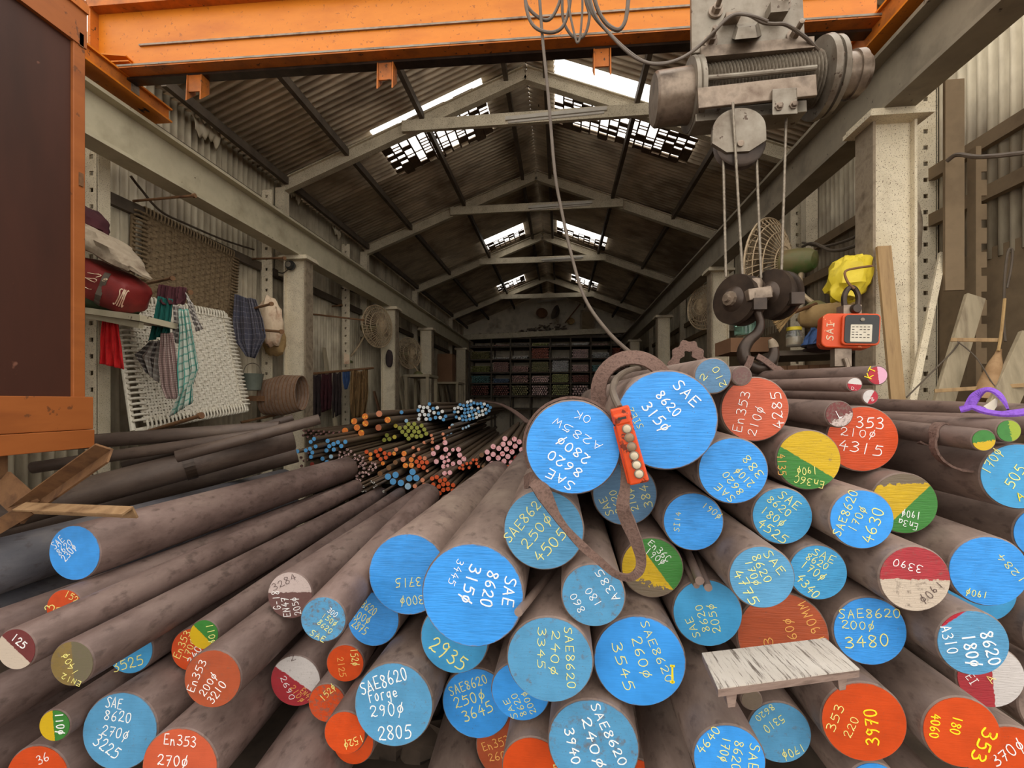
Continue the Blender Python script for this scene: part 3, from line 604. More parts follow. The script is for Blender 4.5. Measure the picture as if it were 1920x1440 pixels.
BARS=[["L1",0.1053,-1.8317,1.5362,0.8805,-0.0387,0.9992,-0.0121,2.398],
 ["L2",0.0711,-1.7748,1.4551,0.7071,-0.0467,0.9988,-0.0177,2.6],
 ["L3",0.0611,-1.5684,1.1569,0.7349,-0.0581,0.9983,0.0003,2.513],
 ["L4",0.0661,-1.4134,1.1788,0.69,-0.0776,0.9966,-0.0264,2.806],
 ["L5",0.0866,-1.5432,1.4814,0.559,-0.0823,0.9964,-0.0227,3.0],
 ["L6",0.0782,-1.3416,1.5292,0.5447,-0.0931,0.9948,-0.0412,3.0],
 ["L7",0.053,-1.2326,1.4579,0.6424,-0.0902,0.9959,-0.011,2.6],
 ["L8",0.0903,-1.0779,1.3091,0.5884,-0.1019,0.9943,-0.0322,2.8],
 ["L9",0.0875,-1.0006,1.5939,0.7325,-0.0467,0.9988,-0.0176,2.064],
 ["L10",0.0649,-0.6547,1.1996,0.8474,-0.0968,0.9951,0.0212,1.544],
 ["L11",0.0971,-0.9863,1.6062,0.4065,-0.0617,0.998,0.0103,2.5],
 ["L12",0.0661,-0.7346,1.4906,0.5536,-0.0938,0.9953,0.0221,2.3],
 ["L13",0.0679,-0.8081,1.5051,0.4025,-0.0522,0.9986,-0.0128,2.3],
 ["L14",0.0661,-0.654,1.3247,0.4407,-0.0458,0.9985,-0.0302,2.3],
 ["L15",0.0735,-0.6997,1.4777,0.2943,-0.0072,0.9978,-0.0653,2.3],
 ["L16",0.0511,-1.6042,1.2862,0.4192,-0.1081,0.9939,-0.0222,2.6],
 ["L17",0.1032,-1.6746,1.2929,0.2421,-0.0997,0.9949,-0.0144,2.6],
 ["L18",0.1239,-1.4316,1.3405,0.3755,-0.1024,0.9925,-0.0664,2.6],
 ["L19",0.1214,-1.1861,1.3056,0.3072,-0.0866,0.996,-0.021,2.6],
 ["L20",0.147,-0.8724,1.3193,0.1618,-0.0912,0.9958,-0.0009,2.5],
 ["C1",0.1292,-0.4822,1.4018,0.9039,-0.0278,0.9989,-0.0381,2.55],
 ["C2",0.1311,-0.2194,1.1259,0.9652,-0.0072,1.0,-0.0067,2.6],
 ["C3",0.0941,-0.6485,1.5234,0.6947,-0.0234,0.9987,-0.0451,2.2],
 ["C4",0.1099,-0.3284,1.3891,0.7138,0.027,0.9996,-0.0079,2.6],
 ["C5",0.1208,-0.4933,1.3061,0.5515,-0.0246,0.9971,-0.0724,2.5],
 ["C6",0.1141,-0.2693,1.4492,0.4761,0.01,0.9998,-0.0161,2.6],
 ["C7",0.0869,-0.1147,1.314,0.6105,0.0276,0.9996,0.0077,2.8],
 ["C8",0.1215,-0.1753,1.5797,0.2393,0.0374,0.9993,0.0046,2.7],
 ["C9",0.0885,-0.0758,1.2734,0.4235,0.0312,0.9995,0.0108,3.0],
 ["C10",0.1172,0.0847,1.1877,0.5658,0.0474,0.9987,-0.0174,3.0],
 ["C11",0.1079,-0.0254,1.1286,0.8129,0.0058,0.9999,0.0121,3.0],
 ["C12",0.1187,0.2054,1.2086,0.7779,0.005,1.0,-0.0009,3.2],
 ["C13",0.0789,0.0811,1.1323,0.9754,0.0109,0.9998,0.0168,3.2],
 ["C14",0.0863,0.2582,1.3141,0.9846,0.0235,0.9997,0.0112,3.2],
 ["C15",0.103,-0.0418,1.1534,1.1277,-0.0059,1.0,-0.0058,3.0],
 ["C16",0.1085,0.0283,1.0396,1.349,0.0033,1.0,0.005,3.4],
 ["C17",0.1238,0.2603,1.1534,1.4071,0.0162,0.9997,0.0155,3.4],
 ["C18",0.0947,0.1898,1.3697,1.18,0.0073,0.9999,0.0117,3.2],
 ["C19",0.0813,0.3636,1.2913,1.1232,0.0117,0.9997,0.0201,3.2],
 ["C20",0.0863,0.4394,1.2125,1.2762,0.032,0.9992,0.025,3.2],
 ["C21",0.0965,0.5737,1.4127,1.4304,0.0348,0.9988,0.0351,2.4],
 ["C22",0.0481,0.4005,1.2451,1.5207,0.016,0.999,0.0409,2.6],
 ["C23",0.0271,0.483,1.2722,1.5217,0.0381,0.9978,0.0544,2.0],
 ["R1",0.0861,0.6991,1.3655,1.2878,0.039,0.999,0.0229,2.3],
 ["R2",0.104,0.9447,1.534,1.3361,0.0534,0.9984,0.0183,2.0],
 ["R3",0.0401,0.8183,1.4314,1.416,-0.0002,0.9997,0.0264,1.9],
 ["R4",0.0313,1.0014,1.5526,1.5363,0.0026,0.9988,0.0489,1.75],
 ["R5",0.0229,0.8837,1.4695,1.5047,-0.0026,0.9993,0.0362,1.75],
 ["R6",0.0254,0.9799,1.5522,1.4686,-0.0,0.9997,0.0232,1.75],
 ["R7",0.031,1.1375,1.3519,1.3485,0.0241,0.9992,0.0309,1.6],
 ["R8",0.0324,1.2304,1.3878,1.372,0.0115,0.9999,0.0117,1.6],
 ["R9",0.092,1.267,1.4019,1.2453,0.0918,0.9957,-0.0134,1.9],
 ["R10",0.0914,1.0203,1.4672,1.1502,0.0358,0.9993,-0.0111,2.0],
 ["R11",0.0797,0.7925,1.2895,1.1417,0.0266,0.9995,0.0157,3.2],
 ["R12",0.0814,0.6209,1.3483,1.1315,0.0164,0.9998,0.0104,3.2],
 ["R13",0.0831,1.4949,1.578,1.043,0.0406,0.9992,-0.0006,1.9],
 ["R14",0.0953,1.144,1.3458,0.9975,0.0677,0.9976,0.0168,3.2],
 ["R15",0.0846,0.8976,1.2563,1.0015,0.0107,0.9999,0.0078,3.2],
 ["R16",0.0781,0.4934,1.1747,1.0208,0.0166,0.9998,0.0073,3.2],
 ["R17",0.0765,0.7002,1.3201,0.9865,0.0156,0.9999,0.0033,3.2],
 ["R18",0.0938,0.4054,1.3052,0.8681,0.0105,0.9999,-0.0029,3.2],
 ["R19",0.1229,0.6186,1.3393,0.7971,0.0095,0.9999,-0.0086,3.2],
 ["R20",0.0945,0.8423,1.3365,0.8254,0.0139,0.9999,0.0004,3.2],
 ["R21",0.0965,1.3076,1.5603,0.8618,0.0572,0.9983,-0.0127,1.9],
 ["R22",0.0825,1.023,1.2451,0.8515,0.0249,0.9997,0.0047,2.1],
 ["R23",0.0872,1.1859,1.3886,0.6902,0.0087,0.9997,0.0208,3.2],
 ["R24",0.1057,0.8,1.2932,0.6045,0.0311,0.9995,-0.0058,3.2],
 ["R25",0.09,1.0126,1.2646,0.6139,0.0348,0.9993,-0.0146,3.2],
 ["R26",0.11,1.2323,1.384,0.4509,0.0193,0.9994,-0.0277,3.2],
 ["R27",0.0814,0.3888,1.0954,0.6249,0.0164,0.9998,-0.0092,3.2],
 ["R28",0.0868,0.6187,1.3606,0.5136,0.0227,0.9996,-0.0159,3.2],
 ["R29",0.0291,0.5188,1.2971,0.6406,0.0178,0.9998,-0.0086,2.6],
 ["R30",0.0705,0.8422,1.3189,0.4098,0.0105,0.9998,-0.0162,3.0],
 ["C30",0.0848,0.236,1.475,0.2337,0.0002,0.9996,-0.0276,3.0],
 ["N1",0.0654,0.2986,1.2085,0.4243,0.0527,0.9986,-0.0033,3.0],
 ["N2",0.1023,-0.3656,1.4821,0.1154,-0.0526,0.9986,0.0029,2.6],
 ["N3",0.0915,1.0702,1.4733,0.2567,0.0601,0.9976,-0.0338,3.0],
 ["R31",0.1038,1.4835,1.5217,0.5394,0.075,0.9966,-0.0336,1.5],
 ["R33",0.0911,1.4749,1.5105,0.7601,0.0659,0.9975,-0.0264,1.5],
 ["R34",0.0371,1.5586,1.5752,1.4055,0.0245,0.9992,0.0315,1.2],
 ["R35",0.0306,1.364,1.3917,1.3843,-0.0003,1.0,-0.0012,1.2],
 ["L0a",0.1078,-2.1933,1.4426,0.8076,-0.1138,0.9932,-0.0255,2.4],
 ["L0b",0.0819,-2.2654,1.5102,0.619,-0.1105,0.9923,-0.0562,2.6],
 ["L0c",0.0763,-1.9827,1.3252,0.6399,-0.0767,0.9956,-0.0542,2.6],
 ["L0d",0.0833,-1.9354,1.2937,0.4155,-0.0811,0.9961,-0.0357,2.6],
 ["L0e",0.0904,-1.9951,1.3336,0.2119,-0.0777,0.9963,-0.0359,2.6],
 ["T1",0.0828,-2.9382,1.9042,0.8433,0.7128,0.6611,0.2343,1.559],
 ["T2",0.0773,-3.4235,2.3851,0.6556,0.8073,0.5404,0.2372,1.726],
 ["T4",0.0413,-3.1982,2.1833,1.1895,0.9295,0.3627,0.0677,1.52],
 ["T5",0.0328,-2.9481,2.25,1.0843,0.9392,0.3116,0.1442,1.24],
 ["T6",0.0273,-2.7644,2.6048,1.05,0.8176,0.5005,0.2846,1.02],
 ["T7",0.0325,-2.08,2.2628,1.1551,0.7817,0.569,0.2554,0.75]]
BPX={'L1': (134, 1039, 104), 'L2': (118.7, 1140, 74), 'L3': (31, 1217, 79), 'L4': (135.5, 1244, 85), 'L5': (246, 1223, 90), 'L6': (360, 1218, 80), 'L7': (383, 1189.6, 57), 'L8': (399, 1273, 108.5), 'L9': (544, 1116, 88), 'L10': (614, 1166, 87.5), 'L11': (554.6, 1277, 97), 'L12': (653, 1244.6, 72), 'L13': (613.5, 1322.5, 73), 'L14': (647, 1376.5, 81), 'L15': (656, 1388, 81), 'L16': (103, 1360.6, 60), 'L17': (71, 1460, 120), 'L18': (227, 1368, 142), 'L19': (335, 1440, 145), 'L20': (525, 1535, 178), 'C1': (762, 1083.7, 152), 'C2': (886, 1115.6, 195), 'C3': (703, 1163, 101), 'C4': (847, 1197, 132), 'C5': (745, 1317, 152), 'C6': (891, 1317.5, 132), 'C7': (977, 1297, 112), 'C8': (950, 1400, 130), 'C9': (988, 1440, 118), 'C10': (1111, 1396, 170), 'C11': (1032, 1236.5, 163), 'C12': (1199.5, 1238.3, 171), 'C13': (1112, 1116, 120), 'C14': (1223, 1064, 114.6), 'C15': (1019, 993, 152), 'C16': (1075, 838, 179), 'C17': (1249, 787, 188), 'C18': (1171, 926, 120), 'C19': (1301, 977, 111), 'C20': (1373, 884.6, 126.6), 'C21': (1414.6, 766.6, 122), 'C22': (1336, 706, 68.4), 'C23': (1390, 708, 38), 'R1': (1515, 863, 114), 'R2': (1615, 825, 124), 'R3': (1576, 780, 51), 'R4': (1645, 704, 37), 'R5': (1602, 721, 28.5), 'R6': (1631.5, 744.5, 30), 'R7': (1844, 825.5, 43), 'R8': (1891, 808, 44), 'R9': (1909, 893, 124), 'R10': (1695, 942, 115), 'R11': (1615, 973.6, 113), 'R12': (1465, 968.7, 108.5), 'R13': (1955, 1000, 100), 'R14': (1852, 1071.5, 133), 'R15': (1714.5, 1087, 124.6), 'R16': (1428, 1082.7, 119), 'R17': (1533, 1073.5, 105), 'R18': (1326.5, 1148, 127), 'R19': (1467.6, 1193, 165), 'R20': (1631, 1181.6, 129.5), 'R21': (1840, 1108, 116), 'R22': (1823.5, 1205, 124), 'R23': (1861, 1271, 118), 'R24': (1619, 1353, 149.5), 'R25': (1802, 1372.5, 133), 'R26': (1895, 1436, 150), 'R27': (1367, 1424, 132), 'R28': (1460.6, 1373, 114.6), 'R29': (1409, 1312, 40), 'R30': (1640, 1478, 98), 'C30': (1190, 1472, 100), 'N1': (1268, 1500, 95), 'N2': (850, 1505, 115), 'N3': (1725, 1505, 115), 'R31': (1980, 1325, 130), 'R33': (1985, 1190, 115), 'R34': (2000, 782, 45), 'R35': (1990, 800, 42), 'L0a': (-70, 1085, 110), 'L0b': (-60, 1160, 80), 'L0c': (-60, 1205, 85), 'L0d': (-60, 1345, 95), 'L0e': (-60, 1440, 100), 'T1': (-90, 989.1, 63.9), 'T2': (-20, 1005.0, 48.1), 'T4': (-40, 843.3, 28.0), 'T5': (61, 877.0, 21.9), 'T6': (230, 873.0, 16.1), 'T7': (330, 856.5, 22.4)}
for (n,R,x,y,z,dx,dy,dz,L) in BARS:
    lab,cols,wear,saw,tx,steel=W[n]; steel='barshade' if n[0]=='T' else 'barblue' if n in('L0a','L0b') else 'barleft' if n[0]=='L' else steel; u,v,h=BPX[n]
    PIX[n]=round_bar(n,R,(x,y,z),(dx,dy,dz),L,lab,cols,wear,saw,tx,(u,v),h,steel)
def bar_geo(n):
    for b in BARS:
        if b[0]==n: return b[1],Vector(b[2:5]),Vector(b[5:8]),b[8]
# chalk written on the side of two bars
def side_chalk(n,text,t0,t1,ang,h,label):
    R,O,d,L=bar_geo(n); x=d.cross(Vector((0,0,1))).normalized(); z=x.cross(d); mb=MB()
    def place(q):   # q.x along the bar, q.z around it
        a=ang+q.z/R; n_=x*math.cos(a)+z*math.sin(a); return O+d*q.x+n_*(R+.001)
    for i,ch in enumerate(text):
        for pl in G.get(ch,[]):
            pts=crv([Vector((t0+(t1-t0)*(i+p[0])/len(text),0,p[1]*h)) for p in pl],3)
            q=[place(p) for p in pts]; ax=[(p-(O+d*((p-O).dot(d)))).normalized() for p in q]
            mb.ribbon(q,.006,ax,.0015)
    o=PIX[n]; bpy.context.view_layer.update(); mi=o.matrix_world.inverted()
    me=bpy.data.meshes.new('chalk_lettering'); me.from_pydata([mi@v for v in mb.v],[],mb.f); me.materials.append(M['chalko'])
    q=bpy.data.objects.new('chalk_lettering',me); COL.objects.link(q); q.parent=o; tag(q,label)
# ---------------------------------------------------------------- bundles of thin rods
RC={'blue':(84,150,200),'white':(222,224,220),'pale':(150,184,206),'orange':(206,84,36),'orange_y':(222,120,50),'peach':(208,132,96),'brown':(170,98,64),'darkred':(150,56,44),
 'halfwhite':(226,222,210),'olive':(150,152,62),'yellow':(196,178,66),'pink':(232,176,178),'redblack':(150,106,100),'rustdark':(120,84,52),'whitepink':(222,188,180)}
RM={}
for k,c in RC.items():
    t=NT('rod_paint_'+k); oi=t.n.new('ShaderNodeObjectInfo')
    off=t.n.new('ShaderNodeVectorMath'); off.operation='MULTIPLY_ADD'; off.inputs[1].default_value=(37,0,53)
    t.link(oi.outputs['Random'],off.inputs[0]); t.link(t.co,off.inputs[2]); nz=t.noise(1.3,3,.6,off.outputs[0])
    sec={'pink':S(190,60,60),'whitepink':S(86,48,46),'halfwhite':S(50,40,36),'orange_y':S(250,196,70),'blue':S(120,176,214),'white':S(150,190,214),'olive':S(112,124,52),'redblack':S(62,42,42)}.get(k,tuple(x*.7 for x in S(*c)[:3])+(1,))
    th={'pink':.60,'whitepink':.5,'halfwhite':.47,'orange_y':.58,'redblack':.5}.get(k,.64)
    col=t.mix(t.ramp(nz,[(th-.02,0.0),(th+.02,1.0)]),S(*c),sec)
    RM[k]=t.out(col,.5)
